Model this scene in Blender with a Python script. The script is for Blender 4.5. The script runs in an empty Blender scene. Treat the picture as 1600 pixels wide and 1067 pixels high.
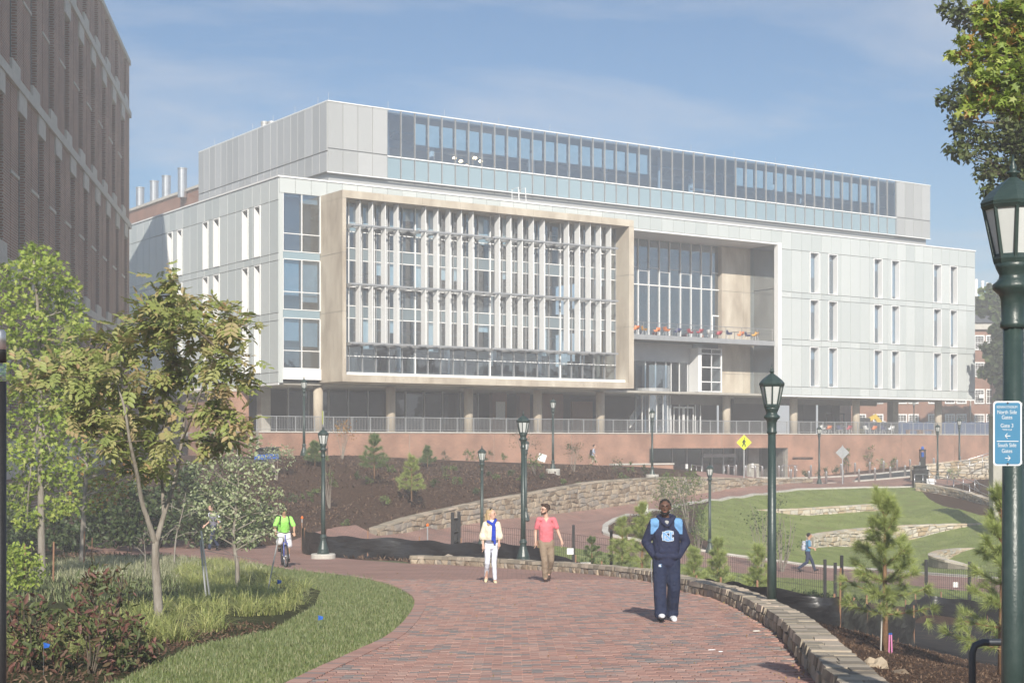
import bpy, bmesh, math, random
import numpy as np
from mathutils import Vector, Matrix, geometry
random.seed(7); rng = np.random.default_rng(7)
sc = bpy.context.scene
col = sc.collection
rad = math.radians
# ------------------------------------------------------------------ camera, sky, sun, exposure
FPX = 2374.0; HZ = 690.0                     # focal length in photo pixels, horizon row; eye level is z = 0
cam = bpy.data.cameras.new('camera'); camo = bpy.data.objects.new('camera', cam); col.objects.link(camo)
cam.sensor_width = 36; cam.lens = 36*FPX/1600; cam.shift_y = (HZ-533.5)/1600
cam.clip_start = .3; cam.clip_end = 6000
camo.location = (0, 0, 0); camo.rotation_euler = (rad(90), 0, 0); sc.camera = camo
SAZ = math.atan2(.06, -1); SEL = rad(31)
SUN = Vector((math.sin(SAZ)*math.cos(SEL), math.cos(SAZ)*math.cos(SEL), math.sin(SEL)))
w = bpy.data.worlds.new('World'); sc.world = w; w.use_nodes = True
wn = w.node_tree; wn.nodes.clear()
def N(nt, typ, **kw):
    n = nt.nodes.new(typ)
    for k, v in kw.items(): setattr(n, k, v)
    return n
sky = N(wn, 'ShaderNodeTexSky', sky_type='NISHITA'); sky.sun_disc = False
sky.sun_elevation = SEL; sky.sun_rotation = SAZ; sky.air_density = 1.0; sky.dust_density = .6; sky.ozone_density = 1.6
bg = N(wn, 'ShaderNodeBackground'); bg.inputs[1].default_value = .050
out = N(wn, 'ShaderNodeOutputWorld')
tc = N(wn, 'ShaderNodeTexCoord')
sep = N(wn, 'ShaderNodeSeparateXYZ'); wn.links.new(tc.outputs['Generated'], sep.inputs[0])
# thin cirrus: noise over the direction projected on a high plane, so the streaks lie flat like real cloud
mx = N(wn, 'ShaderNodeMath', operation='MAXIMUM'); mx.inputs[1].default_value = .06; wn.links.new(sep.outputs[2], mx.inputs[0])
dvx = N(wn, 'ShaderNodeMath', operation='DIVIDE'); wn.links.new(sep.outputs[0], dvx.inputs[0]); wn.links.new(mx.outputs[0], dvx.inputs[1])
dvy = N(wn, 'ShaderNodeMath', operation='DIVIDE'); wn.links.new(sep.outputs[1], dvy.inputs[0]); wn.links.new(mx.outputs[0], dvy.inputs[1])
cb = N(wn, 'ShaderNodeCombineXYZ'); wn.links.new(dvx.outputs[0], cb.inputs[0]); wn.links.new(dvy.outputs[0], cb.inputs[1])
mp = N(wn, 'ShaderNodeMapping'); mp.inputs['Scale'].default_value = (.55, .5, 1); mp.inputs['Rotation'].default_value = (0, 0, .5)
mp.inputs['Location'].default_value = (3.1, .7, 0)
wn.links.new(cb.outputs[0], mp.inputs[0])
nz = N(wn, 'ShaderNodeTexNoise'); nz.inputs['Scale'].default_value = 1.0; nz.inputs['Detail'].default_value = 9; nz.inputs['Roughness'].default_value = .62
nz.inputs['Distortion'].default_value = .5
wn.links.new(mp.outputs[0], nz.inputs['Vector'])
cr = N(wn, 'ShaderNodeValToRGB'); cr.color_ramp.elements[0].position = .46; cr.color_ramp.elements[1].position = .74
cr.color_ramp.elements[1].color = (.8, .8, .8, 1)
wn.links.new(nz.outputs[0], cr.inputs[0])
mixc = N(wn, 'ShaderNodeMix', data_type='RGBA'); mixc.inputs[7].default_value = (7.2, 7.7, 8.6, 1)
wn.links.new(cr.outputs[0], mixc.inputs[0]); tn = N(wn, 'ShaderNodeMix', data_type='RGBA', blend_type='MULTIPLY'); tn.inputs[0].default_value = 1; tn.inputs[7].default_value = (.70, .95, 1.14, 1)
wn.links.new(sky.outputs[0], tn.inputs[6]); wn.links.new(tn.outputs[2], mixc.inputs[6]); wn.links.new(mixc.outputs[2], bg.inputs[0])
wn.links.new(bg.outputs[0], out.inputs[0])
sl = bpy.data.lights.new('sun', 'SUN'); sl.energy = 3.6; sl.angle = rad(.5); sl.color = (1, .93, .82)
so = bpy.data.objects.new('sun', sl); col.objects.link(so); so.rotation_euler = SUN.to_track_quat('Z', 'Y').to_euler(); so.location = SUN*50
sc.view_settings.view_transform = 'Standard'; sc.view_settings.look = 'None'; sc.view_settings.gamma = 1
sc.view_settings.use_curve_mapping = False; sc.view_settings.exposure = .84
sc.cycles.volume_bounces = 1; sc.cycles.max_bounces = 6; sc.cycles.transparent_max_bounces = 24
sc.cycles.diffuse_bounces = 3; sc.cycles.glossy_bounces = 3; sc.cycles.transmission_bounces = 4
sc.cycles.use_denoising = True; sc.cycles.caustics_reflective = False; sc.cycles.caustics_refractive = False

# ------------------------------------------------------------------ helpers
def W(px, py, d): return Vector(((px-800)/FPX*d, d, (HZ-py)/FPX*d))
def XY(px, d): return ((px-800)/FPX*d, d)
def tag(o, label=None, cat=None, group=None, kind=None):
    if label: o['label'] = label
    if cat: o['category'] = cat
    if group: o['group'] = group
    if kind: o['kind'] = kind
    return o
def empty(name, loc=(0, 0, 0), rz=0, label=None, cat=None, group=None, parent=None):
    o = bpy.data.objects.new(name, None); col.objects.link(o); o.location = loc; o.rotation_euler = (0, 0, rz)
    o.empty_display_size = .2
    if parent: o.parent = parent
    return tag(o, label, cat, group)
def linkmesh(name, me, parent=None, loc=None, rz=0):
    o = bpy.data.objects.new(name, me); col.objects.link(o)
    if parent: o.parent = parent
    if loc is not None: o.location = loc
    if rz: o.rotation_euler = (0, 0, rz)
    return o
def copy_tree(o, parent=None):
    c = o.copy(); col.objects.link(c); c.parent = parent
    for ch in o.children: copy_tree(ch, c)
    return c
class MB:
    def __init__(s): s.v = []; s.f = []; s.m = []
    def add(s, vs, fs, m=0):
        n = len(s.v); s.v += [tuple(v) for v in vs]; s.f += [tuple(i+n for i in f) for f in fs]; s.m += [m]*len(fs); return s
    def box(s, x0, x1, y0, y1, z0, z1, m=0):
        return s.add([(x0,y0,z0),(x1,y0,z0),(x1,y1,z0),(x0,y1,z0),(x0,y0,z1),(x1,y0,z1),(x1,y1,z1),(x0,y1,z1)],
            [(0,3,2,1),(4,5,6,7),(0,1,5,4),(1,2,6,5),(2,3,7,6),(3,0,4,7)], m)
    def obox(s, c, sx, sy, sz, rz=0, m=0, rx=0, ry=0):
        R = Matrix.Rotation(rz,3,'Z')@Matrix.Rotation(ry,3,'Y')@Matrix.Rotation(rx,3,'X'); c = Vector(c)
        vs = [c+R@Vector((a*sx/2,b*sy/2,d*sz/2)) for a,b,d in ((-1,-1,-1),(1,-1,-1),(1,1,-1),(-1,1,-1),(-1,-1,1),(1,-1,1),(1,1,1),(-1,1,1))]
        return s.add(vs, [(0,3,2,1),(4,5,6,7),(0,1,5,4),(1,2,6,5),(2,3,7,6),(3,0,4,7)], m)
    def tube(s, pts, r, n=8, m=0, cap=True):
        pts = [Vector(p) for p in pts]; rs = r if isinstance(r, (list, tuple)) else [r]*len(pts); vs = []; fs = []
        up = None
        for i, p in enumerate(pts):
            t = (pts[min(i+1,len(pts)-1)]-pts[max(i-1,0)])
            t = t.normalized() if t.length > 1e-9 else Vector((0,0,1))
            if up is None: up = Vector((1,0,0)) if abs(t.x) < .8 else Vector((0,1,0))
            a = (up - t*up.dot(t)).normalized(); b = t.cross(a); up = a
            for k in range(n):
                q = 2*math.pi*k/n; vs.append(p+(a*math.cos(q)+b*math.sin(q))*rs[i])
        for i in range(len(pts)-1):
            for k in range(n):
                k2 = (k+1)%n; fs.append((i*n+k, i*n+k2, (i+1)*n+k2, (i+1)*n+k))
        if cap: fs.append(tuple(range(n))[::-1]); fs.append(tuple((len(pts)-1)*n+k for k in range(n)))
        return s.add(vs, fs, m)
    def lathe(s, prof, n=12, c=(0,0,0), m=0, rot=0, flute=0):
        vs = []; fs = []
        for r, z in prof:
            for k in range(n):
                q = 2*math.pi*k/n+rot; rr = r*(1-flute*(k%2)); vs.append((c[0]+rr*math.cos(q), c[1]+rr*math.sin(q), c[2]+z))
        for i in range(len(prof)-1):
            for k in range(n):
                k2 = (k+1)%n; fs.append((i*n+k, i*n+k2, (i+1)*n+k2, (i+1)*n+k))
        fs.append(tuple(range(n))[::-1]); fs.append(tuple((len(prof)-1)*n+k for k in range(n)))
        return s.add(vs, fs, m)
    def prism(s, poly, z0, z1, m=0):
        n = len(poly); vs = [(x,y,z0) for x,y in poly]+[(x,y,z1) for x,y in poly]
        return s.add(vs, [tuple(range(n))[::-1], tuple(range(n,2*n))]+[(i,(i+1)%n,(i+1)%n+n,i+n) for i in range(n)], m)
    def mesh(s, name, mats, smooth=False):
        me = bpy.data.meshes.new(name); me.from_pydata(s.v, [], s.f)
        for mt in (mats if isinstance(mats, (list, tuple)) else [mats]): me.materials.append(mt)
        if any(s.m): me.polygons.foreach_set('material_index', s.m)
        if smooth: me.polygons.foreach_set('use_smooth', [True]*len(s.f))
        me.update(); return me
    def build(s, name, mats, parent=None, smooth=False, loc=None, rz=0):
        return linkmesh(name, s.mesh(name, mats, smooth), parent, loc, rz)
def npmesh(name, V, F, mats, smooth=False, midx=None):
    V = np.ascontiguousarray(V, np.float32); F = np.ascontiguousarray(F, np.int32); n, k = F.shape
    me = bpy.data.meshes.new(name); me.vertices.add(len(V)); me.vertices.foreach_set('co', V.ravel())
    me.loops.add(n*k); me.loops.foreach_set('vertex_index', F.ravel())
    me.polygons.add(n); me.polygons.foreach_set('loop_start', np.arange(0, n*k, k, dtype=np.int32))
    try: me.polygons.foreach_set('loop_total', np.full(n, k, np.int32))
    except Exception: pass
    for mt in (mats if isinstance(mats, (list, tuple)) else [mats]): me.materials.append(mt)
    if midx is not None: me.polygons.foreach_set('material_index', np.asarray(midx, np.int32))
    if smooth: me.polygons.foreach_set('use_smooth', np.ones(n, bool))
    me.update(calc_edges=True); me.validate(); return me

# ------------------------------------------------------------------ materials
def newmat(name):
    m = bpy.data.materials.new(name); m.use_nodes = True; nt = m.node_tree
    return m, nt, nt.nodes['Principled BSDF'], nt.links
def setp(b, rough=.6, spec=.4, metal=0):
    b.inputs['Roughness'].default_value = rough; b.inputs['Specular IOR Level'].default_value = spec; b.inputs['Metallic'].default_value = metal
def ramp(nt, cols):
    r = N(nt, 'ShaderNodeValToRGB'); e = r.color_ramp.elements
    while len(e) < len(cols): e.new(.5)
    for i, c in enumerate(cols):
        p, c = c if isinstance(c[1], (tuple, list)) else (i/(len(cols)-1), c)
        e[i].position = p; e[i].color = (*c, 1)
    return r
def mat(name, c1, c2=None, scale=3, rough=.6, spec=.4, metal=0, bump=0, bscale=None, detail=6, src=None, stretch=None, em=None, space='Object'):
    """noise-varied colour between c1 and c2; src='island' / 'object' adds per-piece variation"""
    m, nt, b, L = newmat(name); setp(b, rough, spec, metal)
    t = N(nt, 'ShaderNodeTexCoord'); vec = t.outputs[space]
    if stretch:
        mpn = N(nt, 'ShaderNodeMapping'); mpn.inputs['Scale'].default_value = stretch; L.new(vec, mpn.inputs[0]); vec = mpn.outputs[0]
    nzn = N(nt, 'ShaderNodeTexNoise'); nzn.inputs['Scale'].default_value = scale; nzn.inputs['Detail'].default_value = detail
    nzn.inputs['Roughness'].default_value = .6
    L.new(vec, nzn.inputs['Vector'])
    cols = [(.32, c1), (.68, c2 or c1)]
    if isinstance(c1, list): cols = c1
    if src:
        r = ramp(nt, cols)
        if src == 'island': g = N(nt, 'ShaderNodeNewGeometry'); ro = g.outputs['Random Per Island']
        else: g = N(nt, 'ShaderNodeObjectInfo'); ro = g.outputs['Random']
        ma = N(nt, 'ShaderNodeMath', operation='MULTIPLY_ADD'); ma.inputs[1].default_value = .35; L.new(nzn.outputs[0], ma.inputs[0])
        mb = N(nt, 'ShaderNodeMath', operation='MULTIPLY_ADD'); mb.inputs[1].default_value = .8; mb.inputs[2].default_value = -.08
        L.new(ro, mb.inputs[0]); L.new(mb.outputs[0], ma.inputs[2]); L.new(ma.outputs[0], r.inputs[0])
    else:
        r = ramp(nt, cols); L.new(nzn.outputs[0], r.inputs[0])
    L.new(r.outputs[0], b.inputs['Base Color'])
    if bump:
        n2 = N(nt, 'ShaderNodeTexNoise'); n2.inputs['Scale'].default_value = bscale or scale*6; n2.inputs['Detail'].default_value = 5; L.new(vec, n2.inputs['Vector'])
        bp = N(nt, 'ShaderNodeBump'); bp.inputs['Strength'].default_value = min(1, bump); bp.inputs['Distance'].default_value = .02*max(1, bump)
        L.new(n2.outputs[0], bp.inputs['Height']); L.new(bp.outputs[0], b.inputs['Normal'])
    return m
def brickmat(name, c1, c2, mortar, bw=.2, bh=.067, mort=.008, rough=.8, blotch=.25):
    m, nt, b, L = newmat(name); setp(b, rough, .25)
    t = N(nt, 'ShaderNodeTexCoord'); s = N(nt, 'ShaderNodeSeparateXYZ'); L.new(t.outputs['Object'], s.inputs[0])
    ad = N(nt, 'ShaderNodeMath', operation='ADD'); L.new(s.outputs[0], ad.inputs[0]); L.new(s.outputs[1], ad.inputs[1])
    c = N(nt, 'ShaderNodeCombineXYZ'); L.new(ad.outputs[0], c.inputs[0]); L.new(s.outputs[2], c.inputs[1])
    br = N(nt, 'ShaderNodeTexBrick'); L.new(c.outputs[0], br.inputs['Vector']); br.inputs['Scale'].default_value = 1
    br.inputs['Color1'].default_value = (*c1, 1); br.inputs['Color2'].default_value = (*c2, 1); br.inputs['Mortar'].default_value = (*mortar, 1)
    br.inputs['Brick Width'].default_value = bw; br.inputs['Row Height'].default_value = bh; br.inputs['Mortar Size'].default_value = mort
    br.inputs['Bias'].default_value = -.2
    nzn = N(nt, 'ShaderNodeTexNoise'); nzn.inputs['Scale'].default_value = .6; nzn.inputs['Detail'].default_value = 7; L.new(t.outputs['Object'], nzn.inputs['Vector'])
    r = ramp(nt, [(.35, (1-blotch,)*3), (.65, (1.0, 1.0, 1.0))]); L.new(nzn.outputs[0], r.inputs[0])
    mu = N(nt, 'ShaderNodeMix', data_type='RGBA', blend_type='MULTIPLY'); mu.inputs[0].default_value = 1
    L.new(br.outputs[0], mu.inputs[6]); L.new(r.outputs[0], mu.inputs[7]); L.new(mu.outputs[2], b.inputs['Base Color'])
    bp = N(nt, 'ShaderNodeBump'); bp.inputs['Strength'].default_value = .5; bp.inputs['Distance'].default_value = .008; bp.invert = True
    L.new(br.outputs['Fac'], bp.inputs['Height']); L.new(bp.outputs[0], b.inputs['Normal'])
    return m
def glassmat(name, tint=(.74,.84,.92), ior=.22, rough=0.0, body=None, bodyfac=0):
    m = bpy.data.materials.new(name); m.use_nodes = True; nt = m.node_tree; nt.nodes.clear(); L = nt.links
    o = N(nt, 'ShaderNodeOutputMaterial'); tr = N(nt, 'ShaderNodeBsdfTransparent'); tr.inputs[0].default_value = (*tint, 1)
    gl = N(nt, 'ShaderNodeBsdfGlossy'); gl.inputs['Roughness'].default_value = rough; gl.inputs[0].default_value = (.95,.97,1,1)
    f0 = ior; lw_ = N(nt, 'ShaderNodeLayerWeight'); lw_.inputs[0].default_value = .5; pw = N(nt, 'ShaderNodeMath', operation='POWER'); pw.inputs[1].default_value = 5
    fr = N(nt, 'ShaderNodeMath', operation='MULTIPLY_ADD'); fr.inputs[1].default_value = 1-f0; fr.inputs[2].default_value = f0; L.new(lw_.outputs['Facing'], pw.inputs[0]); L.new(pw.outputs[0], fr.inputs[0]); mxs = N(nt, 'ShaderNodeMixShader')
    base = tr.outputs[0]
    if body:
        df = N(nt, 'ShaderNodeBsdfDiffuse'); df.inputs[0].default_value = (*body, 1); m2 = N(nt, 'ShaderNodeMixShader'); m2.inputs[0].default_value = bodyfac
        L.new(tr.outputs[0], m2.inputs[1]); L.new(df.outputs[0], m2.inputs[2]); base = m2.outputs[0]
    L.new(fr.outputs[0], mxs.inputs[0]); L.new(base, mxs.inputs[1]); L.new(gl.outputs[0], mxs.inputs[2]); L.new(mxs.outputs[0], o.inputs[0])
    return m
def leafmat(name, cols, rough=.5, src='island', trans=.35):
    m = mat(name, cols, scale=1.2, rough=rough, spec=.35, src=src, space='Object')
    nt = m.node_tree; L = nt.links; b = nt.nodes['Principled BSDF']; o = nt.nodes['Material Output']
    tl = N(nt, 'ShaderNodeBsdfTranslucent'); mxs = N(nt, 'ShaderNodeMixShader'); mxs.inputs[0].default_value = trans
    L.new(b.inputs['Base Color'].links[0].from_socket, tl.inputs[0]); L.new(b.outputs[0], mxs.inputs[1]); L.new(tl.outputs[0], mxs.inputs[2])
    L.new(mxs.outputs[0], o.inputs[0]); return m
M = {}
M['brick_left'] = brickmat('brick_left', (.33,.155,.105), (.22,.105,.075), (.52,.45,.38), bw=.42, bh=.125, mort=.018)
M['brick_terrace'] = brickmat('brick_terrace', (.47,.215,.135), (.35,.155,.10), (.50,.41,.33), blotch=.35)
M['brick_back'] = brickmat('brick_back', (.33,.14,.09), (.25,.11,.07), (.40,.33,.27))
M['limestone'] = mat('limestone', (.50,.48,.43), (.60,.57,.52), 2, .8, bump=.2)
M['concrete_warm'] = mat('concrete_warm', [(.3,(.38,.32,.25)),(.5,(.53,.465,.375)),(.7,(.65,.59,.49))], None, .8, .75, .3, bump=.3, bscale=14, detail=12, stretch=(1,1,.35))
M['concrete'] = mat('concrete', (.36,.34,.30), (.48,.46,.41), 1.5, .85, .25, bump=.2)
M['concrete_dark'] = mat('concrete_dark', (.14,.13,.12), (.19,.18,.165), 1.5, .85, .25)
M['glass_panel'] = mat('glass_panel', [(.0,(.50,.54,.535)),(1,(.62,.65,.64))], None, .5, .22, .7, src='island')
M['glass_panel_o'] = mat('glass_panel_o', [(.0,(.48,.52,.515)),(1,(.62,.65,.64))], None, .5, .2, .75, src='object')
M['spandrel'] = mat('spandrel', [(.0,(.25,.345,.40)),(1,(.31,.41,.46))], None, .5, .12, .8, src='object')
M['spandrel_dark'] = mat('spandrel_dark', [(.0,(.15,.19,.215)),(1,(.20,.245,.27))], None, .5, .1, .8, src='object')
M['shade_cloth'] = mat('shade_cloth', (.50,.60,.62), (.62,.70,.72), 2, .6)
M['perf'] = mat('perf', [(.0,(.47,.475,.465)),(1,(.62,.62,.61))], None, .4, .45, .5, .35, src='object')
M['white_metal'] = mat('white_metal', (.84,.85,.85), (.88,.88,.87), 1, .35, .5)
M['grey_metal'] = mat('grey_metal', (.42,.43,.44), (.50,.51,.52), 2, .4, .5, .4)
M['steel'] = mat('steel', (.50,.51,.52), (.62,.62,.63), 3, .32, .5, .8)
M['dark_metal'] = mat('dark_metal', (.045,.047,.05), (.06,.062,.066), 2, .4, .5, .3)
M['black'] = mat('black', (.012,.012,.013), (.02,.02,.021), 2, .45, .5)
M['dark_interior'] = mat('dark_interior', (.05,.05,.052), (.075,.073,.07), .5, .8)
M['interior'] = mat('interior', (.10,.105,.11), (.17,.17,.165), .4, .8)
M['roofing'] = mat('roofing', (.25,.25,.25), (.32,.32,.31), 1, .9)
M['clear'] = glassmat('clear_glass')
M['clear_dark'] = glassmat('dark_glass', (.72,.75,.77), .08)
M['blue_glass'] = glassmat('blue_glass', (.62,.78,.92), .32)
M['frosted'] = mat('frosted_glass', (.55,.57,.56), (.66,.68,.66), 3, .3, .6)
M['lamp_green'] = mat('lamp_green', (.024,.044,.040), (.040,.064,.058), 9, .36, .55, bump=.15, bscale=60)
M['curb'] = mat('curb', (.44,.42,.38), (.56,.54,.49), 2, .85, bump=.3)
M['asphalt'] = mat('asphalt', (.045,.046,.05), (.07,.07,.075), 1.2, .9, bump=.4, bscale=60)
M['mulch'] = mat('mulch', [(.3,(.035,.021,.014)),(.55,(.08,.047,.030)),(.75,(.15,.095,.062))], None, 9, .95, .15, bump=1.6, bscale=22, detail=12)
M['grass'] = mat('grass', [(.28,(.22,.20,.085)),(.42,(.18,.22,.065)),(.55,(.22,.265,.08)),(.75,(.30,.31,.13))], None, .9, .95, .1, bump=1.2, bscale=30, detail=14)
M['bed'] = mat('bed', [(.3,(.03,.03,.014)),(.6,(.055,.06,.024)),(.8,(.09,.07,.045))], None, 3, .95, .1, bump=1.2, bscale=30, detail=10)
M['silt'] = mat('silt', (.010,.010,.012), (.028,.028,.030), 1.5, .35, .55, bump=1.5, bscale=2.2, stretch=(1,1,4))
M['fabric'] = mat('fabric', [(.3,(.018,.017,.017)),(.55,(.035,.032,.03)),(.75,(.08,.06,.045))], None, 1.6, .9, .1, bump=1.5, bscale=6, detail=10)
M['ground'] = mat('ground', (.10,.12,.05), (.16,.15,.08), .1, .95)
M['road_paint'] = mat('road_paint', (.65,.5,.08), (.7,.55,.1), 3, .7)
M['stone'] = mat('stone', [(.0,(.17,.125,.085)),(.3,(.33,.26,.19)),(.55,(.46,.38,.28)),(.75,(.29,.265,.235)),(1,(.52,.39,.25))], None, 5, .85, .25, src='island', bump=1.2, bscale=18)
M['stone_o'] = mat('stone_o', [(.0,(.17,.125,.085)),(.3,(.33,.26,.19)),(.55,(.46,.38,.28)),(.75,(.29,.265,.235)),(1,(.52,.39,.25))], None, 5, .85, .25, src='object', bump=1.2, bscale=18)
M['stone_light'] = mat('stone_light', [(.0,(.36,.25,.14)),(.3,(.52,.44,.33)),(.6,(.58,.53,.45)),(.8,(.40,.38,.34)),(1,(.55,.36,.16))], None, 5, .85, .25, src='island', bump=.6, bscale=18)
M['stone_cap'] = mat('stone_cap', [(.0,(.16,.135,.11)),(.4,(.30,.26,.20)),(.7,(.42,.36,.28)),(1,(.50,.41,.33))], None, 7, .85, .25, src='island', bump=.8, bscale=16)
M['stone_cap_o'] = mat('stone_cap_o', [(.0,(.16,.135,.11)),(.4,(.30,.26,.20)),(.7,(.42,.36,.28)),(1,(.50,.41,.33))], None, 7, .85, .25, src='object', bump=.8, bscale=16)
M['mortar'] = mat('mortar', (.20,.175,.14), (.28,.25,.20), 6, .95)
PV = [(.0,(.20,.185,.178)),(.22,(.25,.22,.205)),(.30,(.345,.205,.17)),(.55,(.41,.235,.19)),(.8,(.44,.285,.235)),(1,(.37,.245,.21))]
M['paver'] = mat('paver', PV, None, 2.5, .85, .25, src='island', bump=.3, bscale=70)
M['paver_o'] = mat('paver_o', PV, None, 2.5, .85, .25, src='object', bump=.3, bscale=70)
M['paver_joint'] = mat('paver_joint', (.14,.085,.065), (.19,.115,.09), 5, .95)
def pavmat():
    m = brickmat('paver_far', (.41,.235,.19), (.30,.20,.17), (.21,.145,.125), .24, .12, .008, .85, .2)
    nt = m.node_tree; L = nt.links   # flat ground: use x and y
    cbn = [n for n in nt.nodes if n.type == 'COMBXYZ'][0]; sp = [n for n in nt.nodes if n.type == 'SEPXYZ'][0]
    L.new(sp.outputs[0], cbn.inputs[0]); L.new(sp.outputs[1], cbn.inputs[1]); return m
M['paver_far'] = pavmat()
M['bark'] = mat('bark', (.20,.17,.14), (.33,.30,.26), 12, .9, .2, bump=1, bscale=30, stretch=(1,1,.25))
M['bark_dark'] = mat('bark_dark', (.09,.07,.055), (.16,.13,.10), 12, .9, .2, bump=1, bscale=30, stretch=(1,1,.25))
M['bark_red'] = mat('bark_red', (.20,.11,.06), (.33,.20,.12), 10, .9, .2, bump=1)
M['wood'] = mat('wood', (.24,.13,.08), (.33,.19,.12), 6, .8, .2)
M['slate'] = mat('slate', (.075,.08,.09), (.12,.125,.135), 3, .7)
# ------------------------------------------------------------------ building frames (plan axes of the glass building)
AX, AY = .8264, .5630; BX, BY = -.5630, .8264; CX, CY = -.1533*110, 110.0; RZ = math.atan2(AY, AX)
def PB(s, t, z=0): return Vector((CX+AX*s+BX*t, CY+AY*s+BY*t, z))
def sp(px, t=0):
    k = (px-800)/FPX; return (k*(CY+BY*t)-CX-BX*t)/(AX-k*AY)
def tp(px, s=0):
    k = (px-800)/FPX; return (k*(CY+AY*s)-CX-AX*s)/(BX-k*BY)
def zp(py, px, t=0):
    return (HZ-py)/FPX*PB(sp(px, t), t).y
# ------------------------------------------------------------------ terrain heights
TW = -3.6                                     # plane of the brick terrace wall
CP = []
def cp(px, py, d): p = W(px, py, d); CP.append(tuple(p))
for x in (-24, -14, -8, -4, 0):
    for y in (-12, 0, 8, 15, 22, 30, 38, 46): CP.append((x, y, -1.65-.045*y))
CP += [(2.6,8,-2.0),(3,15,-2.32),(3.6,21,-2.6),(3.8,27.4,-2.88),(3.5,31,-3.05),(2.9,36,-3.27),(1.6,40,-3.45),(0,43,-3.58),(-2,46,-3.72)]
CP += [(5,8,-2.2),(4.6,15,-2.55),(5.2,20,-2.95),(6.38,26,-3.64),(7.7,24,-3.7),(5,27.4,-3.15),(5,31,-3.4),(5,38,-4.2),(4,44,-4.4),
 (2,48,-4.3),(10,30,-4.5),(12,36,-5.4),(12,20,-4),(16,45,-6.2),(20,40,-6.2),(9,44,-5.3),(12,50,-6),(6,52,-5),(1.5,52,-4.35),(24,20,-4.5),(30,35,-6),
 (3.66,56,-4.79),(15.8,58,-5.99),(11.8,56,-5.78),(-6.4,51.5,-3.95),(-3.4,50,-3.95),(-1.2,50,-4.05),(0,54,-4.3)]
for a in [(440,852,64),(380,856,62),(470,855,58)]: cp(*a)
CP += [(-7,62,-4.3),(-5,66,-4.45),(-2.8,66,-4.5),(1.95,66.5,-4.55),(7,65.5,-5.2),(10.6,64,-5.7),(12.85,66,-5.92),(16.2,62,-5.85),(20,58,-5.9),(30,54,-6)]
for a in [(948,826,76),(955,842,73),(1040,855,73),(1144,869,73),(1262,884,73),(1390,892,71),(1530,903,66),(985,805,81),(1060,790,88),(1110,781.5,92),(1180,773,97),(1250,765,102),(1350,762,105),(1430,761,107),
 (1480,885,78),(1400,845,88),(1300,848,86),(1250,806,93),(1397,797,97),(1600,850,80),(1500,795,92),(1570,800,90),(1600,770,100)]: cp(*a)
for a in [(475,712,83.7),(585,745,77),(643,780,74.5),(700,721,112),(700,762,88),(800,741,95),(836,741,88),(864,732,90),(897,741,93),(1019,742,98),(930,733,117),
 (540,800,77),(515,797,75),(450,790,70),(420,760,76),(430,712,104),(560,712,100)]: cp(*a)
SWB = [(590,837,70),(640,831,72.5),(680,827,74.5),(780,811,79),(820,808,81),(930,795,88),(1000,785,92),(1040,779,95),(1100,770,98),(1190,760,103),(1270,752,108)]
SWT = [829,812,803,781,775,755,750,748,748,750,750]      # rows of the wall top above those bases
swl = [(*W(*a), (HZ-b)/FPX*a[2]) for a, b in zip(SWB, SWT)]
swf = []
for (x0,y0,z0,t0), (x1,y1,z1,t1) in zip(swl, swl[1:]):
    n = max(1, int(math.dist((x0,y0),(x1,y1))/1.6))
    for k in range(n):
        q = k/n; L_ = math.dist((x0,y0),(x1,y1)); nx, ny = -(y1-y0)/L_, (x1-x0)/L_
        x, y, z, t = x0+(x1-x0)*q, y0+(y1-y0)*q, z0+(z1-z0)*q, t0+(t1-t0)*q
        swf.append((x, y, z, t)); CP.append((x, y, z)); CP.append((x+nx*.75, y+ny*.75, t-.05))
swf.append(swl[-1])
for a in [(1050,746,126),(1100,745,127),(1200,747,130),(1280,757,111),(1236,753,110),(1414,746,115),(1422,735,123),(1552,727,130),(1552,737,119),(1499,739,118),(1440,760,107),
 (1400,729,143),(1550,719,154),(1250,747,136),(1325,738,138)]: cp(*a)
CP += [(13.8,94.5,-3.47),(17.4,99.5,-3.33),(10.8,90,-3.62),(8,84.5,-3.8),(5.6,79.3,-4.05),(22,103.7,-3.22)]
CP += [(-14,55,-4.1),(-22,62,-4.0),(-20,75,-3.3),(-17,90,-2),(-15,100,-1),(-30,80,-3),(-24,120,-1),(-40,60,-3.5),(45,105,-3),(55,135,-1.8),(45,80,-5),(40,60,-6)]
CPa = np.array(CP); P_ = CPa[:, :2]; n_ = len(P_)
D_ = np.sqrt(((P_[:, None]-P_[None])**2).sum(2)); A_ = np.zeros((n_+3, n_+3)); A_[:n_, :n_] = -D_; A_[:n_, :n_] -= np.eye(n_)*.004
A_[:n_, n_] = A_[n_, :n_] = 1; A_[:n_, n_+1:] = P_; A_[n_+1:, :n_] = P_.T
S_ = np.linalg.solve(A_, np.concatenate([CPa[:, 2], np.zeros(3)]))
WRY = [-20,2,8,14.5,20.8,27.4,30.6,36,40,43,46,47,60]; WRX = [1.5,1.5,2.2,2.93,3.6,3.81,3.55,3.03,1.68,0,-1.94,-3.17,-7.5]
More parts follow.
